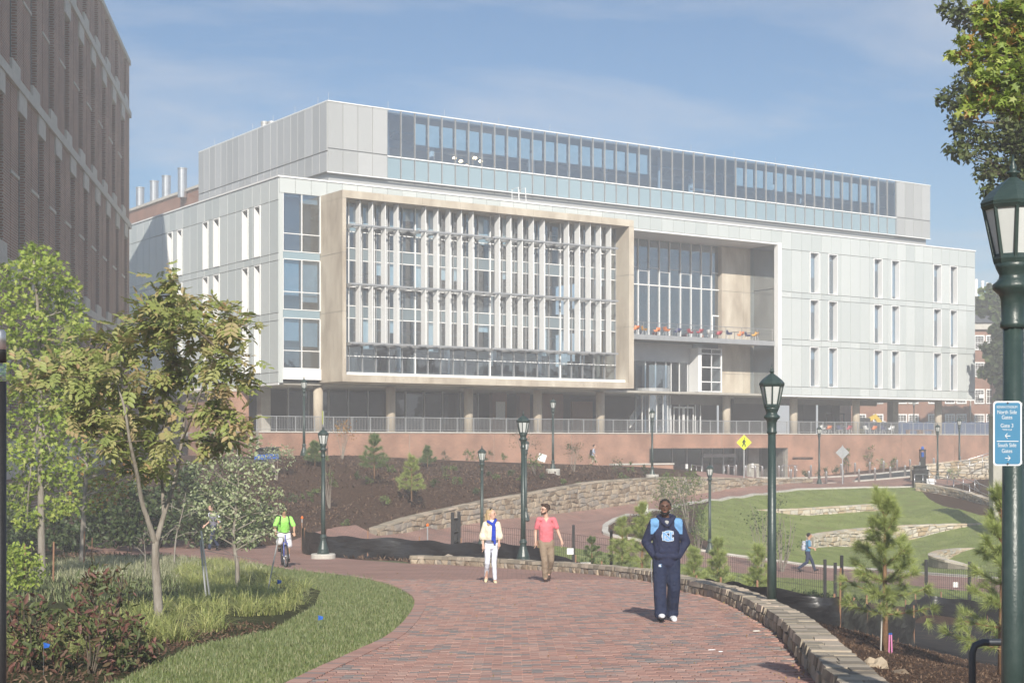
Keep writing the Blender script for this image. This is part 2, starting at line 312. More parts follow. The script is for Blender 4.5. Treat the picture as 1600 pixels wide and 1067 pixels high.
def Hs(x, y):
    x = np.asarray(x, float); y = np.asarray(y, float)
    d = np.sqrt((x[..., None]-P_[:, 0])**2+(y[..., None]-P_[:, 1])**2)
    z = -(d@S_[:n_])+S_[n_]+S_[n_+1]*x+S_[n_+2]*y
    wx = np.interp(y, WRY, WRX); pl = -1.65-.045*y
    kk = np.clip((56-y)/8, 0, 1)*np.clip((wx+.75-x)/.5, 0, 1); kk = kk*kk*(3-2*kk); z = z*(1-kk)+pl*kk
    r = np.maximum(0, np.maximum(np.maximum(-38-x, x-52)/50, np.maximum(-18-y, y-150)/50)); k = np.clip(r, 0, 1)
    z = np.clip(z, -8, 0); return z*(1-k)-3*k
def H(x, y): return float(Hs(np.array([x]), np.array([y]))[0])
def G(px, d, dz=0):
    x, y = XY(px, d); return Vector((x, y, H(x, y)+dz))
# ------------------------------------------------------------------ ground: one partition, so neighbouring surfaces share their edges
WALLR = [(1.0,-6),(1.5,2),(2.2,8),(2.93,14.5),(3.6,20.8),(3.81,27.4),(3.55,30.6),(3.03,36),(1.68,40),(0,43),(-1.94,46),(-3.17,47)]
def crom(pts, n=5):
    P = [Vector((*p, 0)[:3]) if len(p) == 2 else Vector(p) for p in pts]; o = []
    for i in range(len(P)-1):
        a, b, c, d = P[max(i-1, 0)], P[i], P[i+1], P[min(i+2, len(P)-1)]
        for k in range(n):
            t = k/n; o.append(.5*((2*b)+(c-a)*t+(2*a-5*b+4*c-d)*t*t+(3*b-a-3*c+d)*t**3))
    o.append(P[-1]); return [tuple(p)[:len(pts[0])] for p in o]
WR = crom(WALLR, 5)
GE = crom([(-3.4,-6),(-3.2,2),(-2.6,8),(-2.14,14.5),(-1.88,17.2),(-1.62,20.3),(-1.67,25.6),(-1.98,29.4),(-2.86,34),(-4.15,37.9),(-5.5,40.7),(-6.4,42.5),(-8.1,47),(-10.9,52),(-13.9,55),(-25,60)], 4)
SW = [(a[0], a[1]) for a in swf]
EL = crom([(-7.4,55),(-7.9,57.5),(-7.0,62),(-5.0,65.5),(-2.8,66),(1.95,66.5),(7.0,65.5),(10.6,64.5),(12.85,65),(16.2,62),(20.8,58),(30,54),(40,50)], 4)
LC = crom([(4.74,76),(4.9,74.2),(7.4,73.4),(10.6,73.2),(14.2,73),(17.6,71),(20.3,66.5),(24,62),(32,58),(40,54)], 4)
UC = crom([(4.74,76),(5.0,78),(6.3,81),(9.6,88),(12,92),(15.5,97),(19.3,102),(24.3,105),(28.4,107)], 4)
def wl(px): p = PB(sp(px, TW-.3), TW-.3); return (p.x, p.y)
PATH = WR+EL+LC[::-1]+UC[1:]+[(31,107.4),(33,109),(34.5,112.5),(62,126),(66,160),wl(1700),wl(1040),(14,112),(13,106),(12.2,101.5),(12.9,99.6)]
PATH += [p for p in SW[::-1] if p[0] <= 12.5]+[(-7.3,71),(-9.7,64.2),(-11,62),(-15,63.5),(-17.5,62),(-17,57)]+[p for p in GE[::-1] if p[0] > -15.5]
UPPER = [(12.9,99.6),(17.2,104.2),(21.4,108.9),(22,107),(17,102),(12.4,98)]
REG = [
 ('mulch_bed', 'mulch', [(-44,58),(-44,150),(66,175),(66,100),(60,15),(40,-10),(1,-6)]+WR+[(-3.5,50)]),
 ('planting_bed', 'bed', [(-44,-10),(-44,66),(-25,60)]+GE[::-1]),
 ('lawn', 'grass', GE[:56]+[(-7.7,45),(-6.0,38.5),(-3.9,31),(-3.4,26.2),(-3.3,20.8),(-3.87,18.4),(-3.8,14.5),(-4.6,8),(-6,-6)]),
 ('lawn', 'grass', UC[8+8:]+[(27.4,100),(27.1,92),(29,86),(46,78),(46,54)]+LC[::-1][:-12]+[(9.4,78),(10.5,85)]),
 ('lawn', 'grass', [p for p in EL if p[1] > 50 and p[0] > -6]+[(38,46),(28,48),(16,54),(10,57.5),(2,60.5),(-3,60.5),(-6,61)]),
 ('landscape_fabric', 'fabric', [(4.5,29.5),(7,30.2),(8.8,27.8),(14,27),(26,36),(26,47),(14,51),(7,49),(4.2,45),(3.0,41.5),(3.9,37),(4.3,33)]),
 ('brick_path', 'paver_far', PATH),
 ('brick_path', 'paver_far', UPPER),
 ('road', 'asphalt', [(25.4,113.2),(29.7,115.2),(37,119.2),(64,132),(64,144),(41,131),(33.2,123.2),(27.3,119.6)]),
 ('wall_bed', 'mulch', [wl(1290),wl(1700),(66,150),(44,138.5),(36,133),(30,129.2)]),
]
def inpoly(x, y, poly):
    x = np.asarray(x); y = np.asarray(y); c = np.zeros(x.shape, bool); j = len(poly)-1
    for i in range(len(poly)):
        xi, yi = poly[i]; xj, yj = poly[j]
        c ^= ((yi > y) != (yj > y)) & (x < (xj-xi)*(y-yi)/((yj-yi) or 1e-9)+xi); j = i
    return c
def densify(poly, step=2.0):
    o = []
    for i in range(len(poly)):
        a = poly[i]; b = poly[(i+1)%len(poly)]; L_ = math.dist(a, b); n = max(1, int(L_/step))
        for k in range(n): o.append((a[0]+(b[0]-a[0])*k/n, a[1]+(b[1]-a[1])*k/n))
    return o
verts = []; faces = []
for nm, mt, poly in REG:
    poly = [p for i, p in enumerate(poly) if math.dist(p, poly[i-1]) > .02]
    d = densify(poly); faces.append(list(range(len(verts), len(verts)+len(d)))); verts += d
grid = set()
for x in np.arange(-30, 40, .9):
    for y in np.arange(-8, 62, .9): grid.add((round(float(x), 2), round(float(y), 2)))
for x in np.arange(-44, 64, 1.6):
    for y in np.arange(62.5, 152, 1.6): grid.add((round(float(x), 2), round(float(y), 2)))
for x in list(range(-1600, 1601, 80)):
    for y in list(range(-1200, 2801, 80)):
        if not (-60 < x < 80 and -30 < y < 170): grid.add((x, y))
for x in range(-130, 150, 9):
    for y in range(-70, 240, 9):
        if not (-44 < x < 64 and -8 < y < 152): grid.add((x+.3, y+.2))
verts = [Vector(v) for v in verts+sorted(grid)]
edges = [(f[i], f[(i+1)%len(f)]) for f in faces for i in range(len(f))]
cv, ce, cf, ov, oe, of = geometry.delaunay_2d_cdt(verts, edges, [], 0, 1e-4)
cvx = np.array([v[:] for v in cv]); CZ = Hs(cvx[:, 0], cvx[:, 1])
sel = {}
cen = np.array([[cvx[f[0]][k]+cvx[f[1]][k]+cvx[f[2]][k] for k in (0, 1)] for f in cf])/3; reg = np.full(len(cf), -1)
for r, (nm, mt, poly) in enumerate(REG): reg[inpoly(cen[:, 0], cen[:, 1], poly)] = r
for f, r in zip(cf, reg.tolist()): sel.setdefault(r, []).append(f)
def sheet(name, mt, fl, kind='structure'):
    ids = sorted({i for f in fl for i in f}); ix = {i: k for k, i in enumerate(ids)}
    V = [(cvx[i, 0], cvx[i, 1], CZ[i]) for i in ids]; F = []
    for f in fl:
        a, b, c = [cvx[i] for i in f[:3]]
        up = (b[0]-a[0])*(c[1]-a[1])-(b[1]-a[1])*(c[0]-a[0]) > 0
        F.append(tuple(ix[i] for i in (f if up else f[::-1])))
    me = bpy.data.meshes.new(name); me.from_pydata(V, [], F); me.materials.append(M[mt])
    me.polygons.foreach_set('use_smooth', [True]*len(F)); me.update()
    return tag(linkmesh(name, me), kind=kind)
for r, fl in sorted(sel.items()):
    if r < 0: sheet('ground', 'ground', fl)
    else: sheet(REG[r][0], REG[r][1], fl)
# ------------------------------------------------------------------ kerbs
def ribbon(name, pts, w0, w1, h, m, step=.8, z0=-.1, parent=None):
    P = []; d = densify(pts, step); k_ = next(i for i in range(len(d)-1, -1, -1) if tuple(d[i]) == tuple(pts[-1][:2])); d = d[:k_+1]
    P = [Vector((*p, 0)) for p in d]; mb = MB()
    ring = []
    for i, p in enumerate(P):
        t = (P[min(i+1, len(P)-1)]-P[max(i-1, 0)]).normalized(); nrm = Vector((-t.y, t.x, 0))
        a = p+nrm*w0; b = p+nrm*w1; z = H(p.x, p.y)
        ring.append([(a.x, a.y, z+z0), (b.x, b.y, z+z0), (b.x, b.y, z+h), (a.x, a.y, z+h)])
    vs = [v for r in ring for v in r]; fs = []
    for i in range(len(ring)-1):
        for k in range(4): fs.append((i*4+k, (i+1)*4+k, (i+1)*4+(k+1)%4, i*4+(k+1)%4))
    fs += [(0,1,2,3), tuple((len(ring)-1)*4+k for k in (3,2,1,0))]
    return mb.add(vs, fs).build(name, m, parent)
tag(ribbon('kerb', UC, -.08, .22, .10, M['curb']), kind='structure')
tag(ribbon('kerb', LC, -.22, .08, .10, M['curb']), kind='structure')
tag(ribbon('kerb', [(21.6,109.4),(25.4,113.0),(29.7,115.0),(37,119.0),(64,131.8)][1:], -.15, .15, .10, M['curb']), kind='structure')
tag(ribbon('kerb', [(20.5,111.2),(24.0,112.6)], -.15, .15, .03, M['curb']), kind='structure')
tag(ribbon('kerb', [(15,115.5),(22,117.8),(27.3,119.7),(33.2,123.3),(41,131.1),(64,144.1)], -.15, .15, .10, M['curb']), kind='structure')
tag(ribbon('road_marking', [(32,119.6),(35.5,121.6)], -.06, .06, .012, M['road_paint'], z0=.004), kind='structure')
# ------------------------------------------------------------------ brick pavers of the plaza: real bricks near the lens, material beyond
PW, PD = .21, .125                              # paver length (across) and depth
ang = rad(6); ca, sa = math.cos(ang), math.sin(ang)
PAVP = WR+[(-3.17,47),(-8.1,47)]+GE[::-1]
pv = []
for j in range(int(-4/PD), int(31/PD)):
    for i in range(-80, 80):
        u = (i+.5*(j%2))*PW; v = 12.6+j*PD; pv.append((u*ca-v*sa*0+0, v, j))
pv = np.array(pv)
# courses run nearly square to the view, tilted a little
px_ = pv[:, 0]+(pv[:, 1]-14)*.12*0; py_ = pv[:, 1]+px_*math.tan(ang)
def shrink_ok(x, y):
    ok = np.ones(x.shape, bool)
    for dx, dy in ((-PW/2-.0, -PD/2), (PW/2, -PD/2), (PW/2, PD/2), (-PW/2, PD/2)): ok &= inpoly(x+dx, y+dy+dx*math.tan(ang), PAVP)
    return ok
k = shrink_ok(px_, py_) & (py_ > 12.3) & (py_ < 36) & (np.abs(px_) < py_*.36+.6)
X = px_[k]; Y = py_[k]; Z = Hs(X, Y)
order = np.argsort(Y); X, Y, Z = X[order], Y[order], Z[order]
pav = empty('brick_paving', (0, 0, 0)); tag(pav, kind='structure')
slope = -.045; g_ = .004
jl = rng.uniform(-.0025, .0035, len(X))
def paver_local(w_, d_):
    mb = MB(); tx = math.tan(ang); hw, hd = w_/2-g_, d_/2-g_; c = .006
    low = [(-hw,-hd),(hw,-hd),(hw,hd),(-hw,hd)]; top = [(-hw+c,-hd+c),(hw-c,-hd+c),(hw-c,hd-c),(-hw+c,hd-c)]
    L0 = [(x, y+x*tx, slope*y-.05) for x, y in low]; L1 = [(x, y+x*tx, slope*y+.010) for x, y in low]; L2 = [(x, y+x*tx, slope*y+.014) for x, y in top]
    vs = L0+L1+L2; fs = [(8,9,10,11)]
    for q in range(4): r_ = (q+1)%4; fs += [(q,r_,4+r_,4+q),(4+q,4+r_,8+r_,8+q)]
    return mb, vs, fs
mb, vs, fs = paver_local(PW, PD); pm = MB().add(vs, fs).mesh('brick', M['paver_o'])
vis = (np.abs(X) < Y*.335) & (Y > 13.9)
idx = np.where(vis)[0][:296]; pset = set(idx.tolist())
for i in idx: linkmesh('brick', pm, pav, (X[i], Y[i], Z[i]+jl[i]))
rest = np.array([i for i in range(len(X)) if i not in pset])
tv = np.array(vs); tf = np.array(fs)
V = (tv[None]+np.stack([X[rest], Y[rest], Z[rest]+jl[rest]], 1)[:, None]).reshape(-1, 3)
F = (tf[None]+(np.arange(len(rest))*len(tv))[:, None, None]).reshape(-1, 4)
tag(linkmesh('brick_field', npmesh('brick_field', V, F, M['paver']), pav), kind='stuff')
# soldier course along the grass edge
d = densify(GE[4:62], .105); mb = MB()
for i in range(2, len(d)-2):
    t = Vector((d[i+1][0]-d[i-1][0], d[i+1][1]-d[i-1][1], 0)).normalized(); p = Vector((*d[i], 0))
    if p.y < 8 or p.y > 54: continue
    nrm = Vector((t.y, -t.x, 0)); c = p+nrm*.11; mb.obox((c.x, c.y, H(c.x, c.y)-.01), .094, .20, .07+random.uniform(-.004, .004), math.atan2(t.y, t.x))
tag(mb.build('border_course', M['paver'], pav), kind='stuff')
# ------------------------------------------------------------------ the glass building (plan frame: x along the front, y into the building)
bl = empty('laboratory_building', (CX, CY, 0), RZ, 'long glass clad building with concrete framed window wall above the brick terrace', 'building')
TOPZ = 19.27; BOTZ = 4.28; SR = sp(1523); TL = 36.0
FL = [5.35, 9.62, 13.85]                       # window sills of the three floors
def part(name, mb, m, parent=bl, smooth=False, label=None):
    o = mb.build(name, m, parent, smooth); return tag(o, label)
def B(*a): return MB().box(*a)
s501, s991, s1215 = 3.35, sp(990, 0), sp(1216, 0)
# window openings of the right wing and the left face:  (start, width)
winpx = [(1264.5,1279),(1293.5,1308),(1364.5,1378),(1392,1405),(1457.5,1470.5),(1483.5,1495.5)]
wins = [(sp(a), sp(b)) for a, b in winpx]
winz = [(zp(603,1271), zp(543.5,1271)), (zp(530,1271), zp(470,1271)), (zp(457,1271), zp(396,1271))]
lw = [(398.4,407.9),(379.5,388.9),(334.6,343.8),(318,326.3),(278,285.5),(263,270.5)]
lwins = sorted((tp(b), tp(a)) for a, b in lw)
bands = [(BOTZ, winz[0][0]-.12), (winz[0][0]-.12, winz[0][1]+.12), (winz[0][1]+.12, winz[1][0]-.12), (winz[1][0]-.12, winz[1][1]+.12),
 (winz[1][1]+.12, winz[2][0]-.12), (winz[2][0]-.12, winz[2][1]+.12), (winz[2][1]+.12, TOPZ-.12)]
cache = {}
def panel(w_, h_, parent, loc, rz=0, m='glass_panel_o', name='panel', t=.05):
    key = (round(w_, 2), round(h_, 2), m, name, t)
    if key not in cache:
        e = .012; c = .012
        mb = MB(); hw, hh = w_/2-e, h_/2-e
        o_ = [(-hw,0,-hh),(hw,0,-hh),(hw,0,hh),(-hw,0,hh)]; i_ = [(-hw+c,-t,-hh+c),(hw-c,-t,-hh+c),(hw-c,-t,hh-c),(-hw+c,-t,hh-c)]
        mb.add(o_+i_, [(4,5,6,7)]+[(q,(q+1)%4,4+(q+1)%4,4+q) for q in range(4)]); cache[key] = mb.mesh(name, M[m])
    return linkmesh(name, cache[key], parent, loc, rz+(random.uniform(-.007, .007) if m in ('clear','blue_glass','clear_dark') else 0))
def cladrow(a, b, z0, z1, openings, horiz, pw=1.28, m='glass_panel_o'):
    """panels from a to b, skipping openings; horiz(u, z) places them"""
    n = max(1, round((b-a)/pw)); xs = [a+(b-a)*i/n for i in range(n+1)]
    segs = []
    for x0, x1 in zip(xs, xs[1:]):
        cur = [(x0, x1)]
        for oa, ob in openings:
            nx = []
            for p, q in cur:
                if ob <= p or oa >= q: nx.append((p, q)); continue
                if oa > p+.05: nx.append((p, oa))
                if ob < q-.05: nx.append((ob, q))
            cur = nx
        segs += cur
    for p, q in segs: horiz((p+q)/2, (z0+z1)/2, q-p, z1-z0, m)
front = lambda u, z, w_, h_, m: panel(w_, h_, bl, (u, -.002, z), 0, m)
leftf = lambda u, z, w_, h_, m: panel(w_, h_, bl, (-.002, u, z), -math.pi/2, m)
for bi, (z0, z1) in enumerate(bands):
    ops = bi in (1, 3, 5)
    cladrow(s1215+.35, SR, z0, z1, [(a, b) for a, b in wins] if ops else [], front)
    cladrow(.0, TL, z0, z1, lwins if ops else [], leftf, 1.5)
PARZ = zp(358,991)                             # bottom of the parapet strip over the recess
cladrow(0, s1215+.35, PARZ+.05, TOPZ-.12, [], front)
part('coping', MB().box(-.12, SR+.06, -.12, .25, TOPZ-.12, TOPZ).box(-.12, .25, .25, TL, TOPZ-.12, TOPZ), M['white_metal'])
# corner glazing strip beside the concrete frame
part('corner_post', B(0, .3, -.03, .2, BOTZ, PARZ+.05), M['glass_panel'])
for k, z0 in enumerate(FL):
    zt = z0+3.62 if k < 2 else 18.35
    for x0, x1 in ((.34, 1.8), (1.84, 3.32)):
        part('window_pane', B(x0, x1, .04, .07, z0, zt), M['clear'])
        part('roller_blind', B(x0+.05, x1-.05, .35, .37, zt-(1.6, 2.6, .5)[k]-(.4 if x0 > 1 else 0), zt), M['shade_cloth'])
    for x in (.32, 1.82, 3.31): part('mullion', B(x-.035, x+.035, -.02, .10, z0-.02, zt+.02), M['white_metal'])
    for z in (z0-.03, z0+1.25, zt): part('transom', B(.36, 3.3, -.01, .06, z, z+.06), M['white_metal'])
    if k: part('spandrel_panel', B(.34, 3.30, .02, .10, z0-.62, z0-.05), M['spandrel'])
part('ledge', B(.3, 3.35, -.12, .10, BOTZ+.25, FL[0]-.05), M['white_metal'])
# narrow windows: frame, reveal, pane, blind
wc = {}
def slot_window(w_, h_, parent, loc, rz, blind):
    o = empty('window', loc, rz, parent=parent); key = (round(w_, 2), round(h_, 2))
    if key not in wc:
        f = MB(); e = .08; dp = .50
        for a in (0, w_-e): f.box(a, a+e, -.10, dp, -h_/2, h_/2)
        f.box(e, w_-e, -.10, dp, h_/2-e, h_/2); f.box(e, w_-e, -.10, dp, -h_/2, -h_/2+e)
        wc[key] = (f.mesh('window_frame', M['white_metal']), MB().box(e, w_-e, dp-.05, dp-.02, -h_/2+e, h_/2-e).mesh('pane', M['clear']))
    linkmesh('window_frame', wc[key][0], o); linkmesh('pane', wc[key][1], o)
    if blind: MB().box(.1, w_-.1, .51, .53, h_/2-h_*blind, h_/2-.1).build('roller_blind', M['shade_cloth'], o)
random.seed(3)
for a, b in wins:
    for z0, z1 in winz: slot_window(b-a, z1-z0+.2, bl, (a, 0, (z0+z1)/2), 0, random.choice((.15, .3, .6, .9)))
for a, b in lwins:
    for z0, z1 in winz: slot_window(b-a, z1-z0+.2, bl, (0, b, (z0+z1)/2), -math.pi/2, random.choice((0, .5, .9)))
# structural body behind the cladding, soffit, roof
bd = MB()
bd.box(s1215+.35, SR-.02, .55, 26, BOTZ+.1, TOPZ-.3)           # right wing core (windows look on to its face)
for a0, a1 in zip([s1215+.35]+[b for a, b in wins], [a for a, b in wins]+[SR-.02]): bd.box(a0+.005, a1-.005, .03, .548, BOTZ+.1, TOPZ-.3)
part('wall', bd, M['interior'])
bd = MB(); bd.box(.55, 3.0, .9, TL, BOTZ+.1, TOPZ-.3)
zz = sorted(lwins)
for a0, a1 in zip([.5]+[b for a, b in zz], [a for a, b in zz]+[TL]): bd.box(.03, .548, a0+.005, a1-.005, BOTZ+.1, TOPZ-.3)
part('wall', bd, M['interior'])
part('roof_slab', MB().box(.3, SR-.03, .3, TL, TOPZ-.9, TOPZ-.32), M['roofing'])
part('soffit', MB().box(.05, s1215, .3, TL, BOTZ-.12, BOTZ+.06).box(s1215+.01, SR-.05, .05, 26, BOTZ-.12, BOTZ+.06), M['concrete'])
part('soffit_edge', MB().box(s1215+.3, SR, -.06, .04, BOTZ-.16, BOTZ-.01), M['white_metal']); part('soffit_edge', MB().box(-.06, .04, .05, TL, BOTZ-.16, BOTZ-.01), M['white_metal'])
part('side_wall', B(SR-.019, SR, .06, 26, BOTZ, TOPZ-.13), M['glass_panel'])
# white jamb between recess and right wing
part('jamb_panel', B(s1215-.12, s1215+.32, -.10, .4, BOTZ-.05, PARZ+.08), M['white_metal'])
part('lintel_panel', B(s991+.01, s1215-.13, -.04, 4.1, PARZ-.10, PARZ+.045), M['white_metal'])
# concrete frame around the window wall
FT = -3.4; GT = -1.6
s541 = sp(541, FT); sA = sp(535, FT); s963 = sp(964, FT+1.75)
zT = zp(300.5, 541, FT); zTo = zp(299, 535, FT)+.05
s990 = sp(990.5, FT); sI = s990-.5
zB = zp(584.5, 560, GT); zBo = zp(595, 541, FT)-.05
ztop = zp(343, 990, FT)
print('frame', sA, s541, s990, sI, 'z', zTo, ztop, zB, zBo, 's501', sp(501,0), 'T', zT)
zTo = (zTo+ztop)/2
jz = [zBo, FL[1]-.25, FL[2]-.25, zTo-.55]
for z0, z1 in zip(jz, jz[1:]):
    part('concrete_panel', B(sA, s541, FT, .3, z0+.022, z1-.022), M['concrete_warm'])
    part('concrete_panel', B(sI, s990, FT, 4.0, z0+.022, z1-.022), M['concrete_warm'])
part('frame_core', MB().box(sA+.02, s541-.02, FT+.02, .28, zBo+.1, zTo-.1), M['concrete']); part('frame_core', MB().box(sI+.02, s990-.02, FT+.02, 3.9, zBo+.1, zTo-.1), M['concrete'])
n = 8
for i in range(n):
    x0 = sA+(s990-sA)*i/n; x1 = sA+(s990-sA)*(i+1)/n
    part('concrete_panel', B(x0+.008, x1-.008, FT, .0, zTo-.54, zTo), M['concrete_warm'])
for i in range(n):
    x0 = s541+(sI-s541)*i/n; x1 = s541+(sI-s541)*(i+1)/n
    part('concrete_panel', B(x0+.006, x1-.006, FT, .6, zBo, zBo+.5), M['concrete_warm'])
part('sill', B(s541+.01, sI-.01, FT+.5, GT+.02, zBo+.505, zBo+.72), M['white_metal'])
# window wall: panes, mullions, spandrels
nb = 23; bw_ = (sI-s541-.06)/nb; gz0 = zBo+.72; gz1 = zTo-.55
lev = [gz0, FL[1]-.55, FL[1]+.35, FL[2]-.55, FL[2]+.35, gz1]
random.seed(11)
for i in range(nb):
    x0 = s541+.03+i*bw_
    for j in range(5):
        z0, z1 = lev[j]+.03, lev[j+1]-.03
        if j in (1, 3): panel(bw_-.06, z1-z0, bl, (x0+bw_/2, GT+.03, (z0+z1)/2), 0, 'spandrel_dark', 'spandrel_panel', .02)
        else: panel(bw_-.06, z1-z0, bl, (x0+bw_/2, GT+.03, (z0+z1)/2), 0, 'clear', 'pane', .02)
for i in range(nb+1):
    x = s541+.03+i*bw_; wv = .075 if i % 6 == 0 else .04
    part('mullion', B(x-wv/2, x+wv/2, GT-.10, GT+.12, gz0, gz1), M['white_metal' if i % 6 == 0 else 'grey_metal'])
for i in range(nb):
    x0 = s541+.03+i*bw_
    for j in (0, 2, 4):
        if random.random() < (.15, .35, .45)[j//2]: hb = random.choice((.5, .9, 1.6, 2.2)); part('roller_blind', B(x0+.06, x0+bw_-.06, GT+.2, GT+.22, lev[j+1]-.05-hb, lev[j+1]-.05), M['shade_cloth'])
tz = [gz0+1.25]+[lev[1], lev[2], lev[3], lev[4]]+[lev[2]+1.4, lev[4]+1.2]
for z in tz:
    for i in range(nb):
        x0 = s541+.06+i*bw_; pass
    part('transom', B(s541+.03, sI-.03, GT-.04, GT-.0, z-.035, z+.035), M['white_metal'])
# catwalk gratings and sun blades
groups = [(544, 642, [559.6,579.4,599.2,618.8], [553.6,573.4,593.5,613.4,632.4]), (650, 760, [662,681,700,718,736], [676,695,714,732,750]),
 (766, 870, [777,795,813,830,847], [791,809,826,844,861]), (875, 962, [885,902,919,935,951], [899,916,932,949])]
BT = -2.75
wz = [gz0+2.35, FL[1]+3.2-.0, zp(352,553,BT)]
wz = [zp(536,553,BT), zp(444,553,BT), zp(352,553,BT)]
for a, b, blades, posts in groups:
    for z in wz:
        g = MB(); sa_, sb_ = sp(a, BT), min(sp(b, BT), sI-.15)
        g.box(sa_, sb_, BT-.35, BT-.28, z-.06, z+.06).box(sa_, sb_, GT-.35, GT-.28, z-.06, z+.06)
        k = int((sb_-sa_)/.3)
        for q in range(k+1): g.box(sa_+q*(sb_-sa_)/k-.02, sa_+q*(sb_-sa_)/k+.02, BT-.28, GT-.35, z-.03, z+.03)
        part('catwalk', g, M['grey_metal'])
        for q in range(5):
            x = sa_+.3+(sb_-sa_-.6)*q/4; part('bracket', B(x-.05, x+.05, BT-.2, GT-.10, z-.16, z-.061), M['grey_metal'])
    for px in blades:
        s_ = sp(px, BT)
        for z0, z1 in ((wz[0]+.07, wz[1]-.07), (wz[1]+.07, wz[2]-.07), (wz[2]+.07, gz1-.02)):
            part('sun_blade', B(s_-.03, s_+.03, BT-.30, BT+.34, z0, z1), M['white_metal'])
    for px in posts:
        s_ = sp(px, BT)
        part('post', B(s_-.03, s_+.03, GT-.32, GT-.26, wz[0], gz1+.1), M['white_metal'])
# rooms behind the window wall
rm = MB()
rm.box(3.2, s990, 7.5, 7.7, BOTZ, TOPZ-.9)
for z in FL: rm.box(s541, sI, GT+.12, 7.5, z-.35, z-.12)
part('interior_wall', rm, M['interior'])
for i in range(6):
    x = s541+2.2+i*4.4; part('interior_column', MB().lathe([(.22, gz0), (.22, gz1)], 10, (x, .6, 0)), M['white_metal'])
fu = MB(); random.seed(5)
for lv in range(3):
    for i in range(40):
        x = random.uniform(s541+.6, sI-1); y = random.uniform(-.6, 4); z = FL[lv]-.12; h_ = random.choice((.75, 1.1, 1.5)); fu.box(x, x+random.uniform(.3, 1.4), y, y+.6, z, z+h_)
tag(part('desks', fu, M['interior']), kind='stuff')
for lv in range(3):
    for i in range(6):
        x = s541+1+i*4.1; part('ceiling_panel', B(x, x+1.2, 2, 5, FL[lv]+3.2, FL[lv]+3.25), M['shade_cloth'])
# recess: deep window, concrete wall, balcony
RT = 4.0; RT2 = 3.55
s1127 = sp(1127.5, RT2); s1195 = sp(1195, RT2); zbal = zp(528.5, 1100, 1.0); sR0 = s990+.01
cols_ = [sp(p, RT) for p in (996.5, 1013, 1029.5, 1045.5, 1062.5, 1079, 1095, 1111)]
xs = [sR0]+cols_+[s1127-.02]; rz1 = PARZ-.10; mid = zp(449, 1060, RT)
for x0, x1 in zip(xs, xs[1:]):
    for z0, z1 in ((zbal+.1, mid-.04), (mid+.04, rz1-.02)):
        part('pane', B(x0+.03, x1-.03, RT, RT+.03, z0, z1), M['clear'])
for x in cols_: part('mullion', B(x-.035, x+.035, RT-.12, RT+.08, zbal+.1, rz1-.02), M['white_metal'])
part('transom', B(sR0, s1127-.03, RT-.10, RT-.001, mid-.05, mid+.05), M['white_metal'])
for i, x in enumerate(xs[:-1]): part('transom', B(x+.04, xs[i+1]-.04, RT-.05, RT-.001, mid+(1.2 if i%2 else 1.5), mid+(1.26 if i%2 else 1.56)), M['white_metal'])
part('door', MB().box(cols_[-1]+.1, cols_[-1]+.18, RT-.05, RT-.002, zbal+.1, zbal+2.4).box(cols_[-1]+.95, cols_[-1]+1.03, RT-.05, RT-.002, zbal+.1, zbal+2.4).box(cols_[-1]+.1, cols_[-1]+1.03, RT-.06, RT-.051, zbal+2.3, zbal+2.42), M['white_metal'])
cz = [BOTZ-.02, zp(585,1160,RT2), zp(520,1160,RT2), zp(457,1160,RT2), rz1-.02]
for z0, z1 in zip(cz, cz[1:]):
    for i in range(2):
        x0 = s1127+(s1195-s1127)*i/2; x1 = s1127+(s1195-s1127)*(i+1)/2
        part('concrete_panel', B(x0+.01, x1-.01, RT2, RT2+.5, z0+.022, z1-.022), M['concrete_warm'])
part('wall_core', B(s1127+.02, s1195-.02, RT2+.03, RT2+.48, BOTZ, rz1-.03), M['concrete'])
for z0, z1 in ((BOTZ+.1, zbal-.4), (zbal+.1, mid), (mid+.08, rz1-.03)):
    part('pane', B(s1195+.02, s1215-.13, RT2+.1, RT2+.13, z0, z1), M['clear_dark'])
    part('pane', B(s1215-.11, s1215-.08, .42, RT2, z0, z1), M['clear'])
part('mullion', B(s1195+.0, s1195+.1, RT2-.04, RT2+.09, BOTZ, rz1-.02), M['grey_metal'])
bs = MB().box(sR0+.02, s1215-.14, .9, RT-.13, zbal-.28, zbal-.02); part('balcony_slab', bs, M['concrete'])
part('balcony_edge', B(sR0+.02, s1215-.14, .28, .40, zbal-.42, zbal-.02), M['grey_metal'])
k = 14
for q in range(k):
    x = sR0+.5+(s1215-sR0-1)*q/(k-1); part('bracket', B(x-.12, x+.12, .42, .88, zbal-.36, zbal-.06), M['white_metal'])
part('balcony_floor', B(sR0+.02, s1215-.14, .28, .9, zbal-.018, zbal+.0), M['grey_metal'])
rl = empty('balcony_railing', (0, 0, 0), parent=bl)
MB().tube([(sR0+.02, .34, zbal+1.05), (s1215-.15, .34, zbal+1.05)], .025, 6).build('handrail', M['steel'], rl)
for q in range(11): MB().box(-.02, .02, -.02, .02, 0, 1.04).build('post', M['steel'], rl, loc=(sR0+.3+(s1215-sR0-.7)*q/10, .34, zbal))
m = MB()
for z in np.arange(.15, 1.0, .14): m.box(sR0+.02, s1215-.15, .335, .345, zbal+z, zbal+z+.01)
tag(m.build('cable', M['steel'], rl), kind='stuff')
